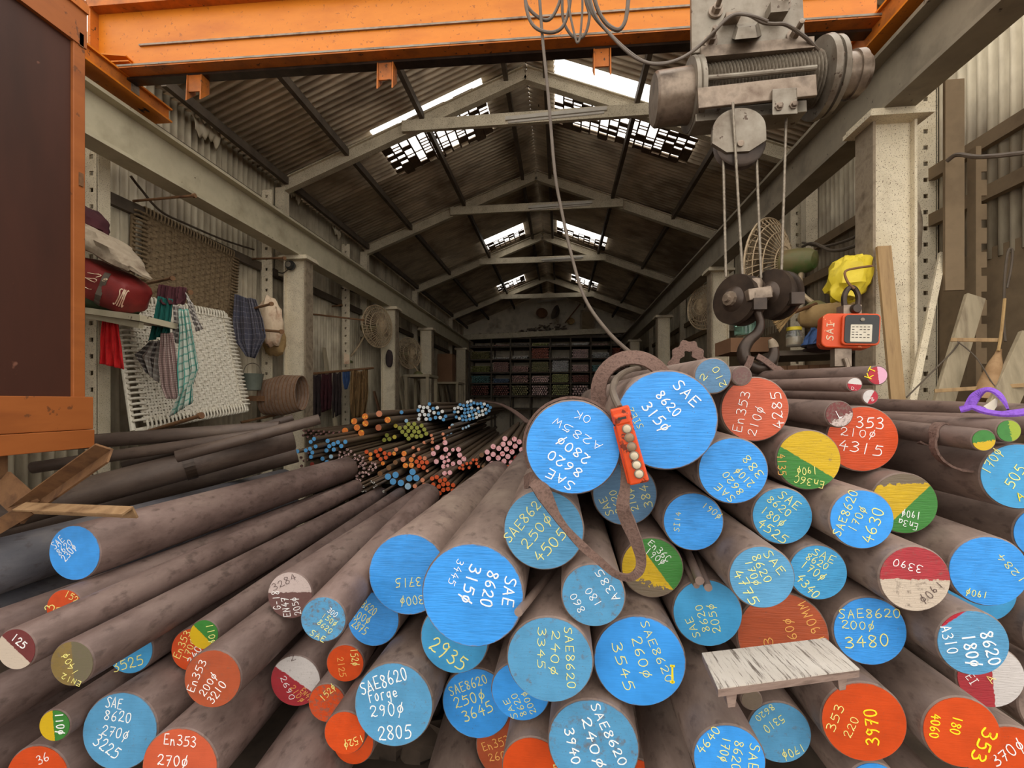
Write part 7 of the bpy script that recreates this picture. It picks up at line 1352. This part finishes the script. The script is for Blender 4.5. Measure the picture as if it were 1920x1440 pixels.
big=sorted(allr,key=lambda q:(-q[5]*(q[0]==0 and q[1]<6),q[0],q[1]))[:300]
bs=set(map(id,big)); rest=[q for q in allr if id(q) not in bs]
CN=['first','second','third','fourth','fifth','sixth','seventh','eighth']
fr={}
for (row,ci,k,x,z,r) in big:
    if k not in fr: o=bpy.data.objects.new('rack_rod',rack_me(k)); fr[k]=o
    else: o=fr[k].copy()
    COL.objects.link(o); j_=random.uniform(-.06,.02); o.location=(x,YR+.02+j_+.06,z); o.scale=(r*.80,.8,r*.80)
    tag(o,'steel rod in the %s cell of the %s shelf of the back rack'%(CN[ci],RN[row]) ,'rod','rods in the %s cell of the %s rack shelf'%(CN[ci],RN[row]))
mats=list(RK); m=MB()
for (row,ci,k,x,z,r) in rest:
    m.m=mats.index(k); j_=random.uniform(-.06,.02)+.06; m.lathe((x,YR+.02+j_,z),(0,1,0),[(0,r*.78),(.8,r*.78)],8)
o=m.build('small_rack_rods',[RK[k] for k in mats]); tag(o,'remaining thin rods filling the upper shelves of the back rack','rods',kind='stuff')
# things on top of the rack
TZ=3.662
def topx(u): return P(u,600,YR+.4).x
m=MB()
for k in range(300):
    u=random.uniform(885,1060) if k<240 else random.uniform(1090,1180); x=topx(u); y=YR+random.uniform(.4,.85); h=random.uniform(.02,.16+.34*max(0,1-abs(u-1035)/70))
    a=random.uniform(0,3.1); d=Vector((math.cos(a),math.sin(a),random.uniform(-.2,.5))).normalized()*random.uniform(.06,.16); c=Vector((x,y,TZ+h+.03)); m.beam(c-d*.5,c+d*.5,random.uniform(.02,.06),random.uniform(.02,.05))
tag(m.build('scrap_offcuts',M['hoistdark']),'heap of brown steel offcuts piled on top of the back rack','scrap',kind='stuff')
def basket(u,v,r,dep,nrm,lab,mat):
    c=P(u,v,YR+.62); m=MB(); m.lathe(c,nrm,[(-dep,r*.45),(-dep*.9,r*.55),(-dep*.3,r*.9),(0,r),(0,r*.94),(-dep*.3,r*.84),(-dep*.8,r*.5),(-dep*.82,.01)],28); tag(m.build('basket',M[mat]),lab,'basket')
basket(1016,587,.20,.12,(.15,-1,.35),'round shallow basket standing left on top of the back rack','cardboard')
basket(1040,585,.25,.13,(-.95,-.5,.3),'dark basket turned sideways, right of the round one on the back rack','purlin')
basket(1070,602,.14,.1,(.05,-1,.5),'pale round coil basket lying right of the sideways one on the rack','sackbrown')
t=thing('picture_frame',P(1102,612,YR+.3),'empty whitish frame standing on top of the back rack at right','frame')
a=P(1090,612,YR+.3); b=P(1115,582,YR+.3); a.z=TZ+.03
for p,q in (((a.x,a.z),(b.x,a.z)),((a.x,b.z),(b.x,b.z)),((a.x,a.z),(a.x,b.z)),((b.x,a.z),(b.x,b.z))):
    m=MB(); m.box((min(p[0],q[0])-.025,a.y,min(p[1],q[1])-.025),(max(p[0],q[0])+.025,a.y+.03,max(p[1],q[1])+.025)); m.build('frame_rail',M['whiteflange'],t)
m=MB(); m.box((a.x,a.y+.03,a.z),(b.x,a.y+.04,b.z)); m.build('backing_board',M['brownboard'],t)
m=MB(); m.beam(P(1060,605,YR+.45),P(1088,570,YR+.7),.06,.03); tag(m.build('leaning_plank',M['cardboard']),'short brown plank leaning on the wall above the back rack','plank')
m=MB(); a,b=P(1008,566,YR+.7),P(1062,559,YR+.7); m.beam(a,b,.05,.05); tag(m.build('tube_light',M['tube']),'pale unlit tube batten on the back gable wall','tube light')
for k,(u,h) in enumerate(((1128,.28),(1140,.34),(1152,.26))):
    x=topx(u); m=MB(); m.tube([(x,YR+.5,TZ),(x+.03*(k-1),YR+.55,TZ+h)],.025,10); tag(m.build('steel_stub',M['whiteflange']),['left','tallest','right'][k]+' of three pale upright stubs on the right end of the back rack','stub')
# lumps of rubble on the floor under the pile
for k,(u,v,s_) in enumerate(((725,1415,1.92),(770,1402,2.0),(700,1430,1.95),(800,1432,1.9))):
    c=dirv(u,v)*s_+Vector((0,0,CAMZ)); c.z=.05
    blob('rubble_stone',c,(.12,0,0),(0,.09,0),(0,0,.055),'floor',['grey broken stone under the Forge bar','flat grey stone right of the one under the Forge bar','small grey stone at the bottom edge left of the Forge bar','grey stone at the bottom edge right of the Forge bar'][k],'stone',lump=.25,seed=70+k,pw=.6,n=16)
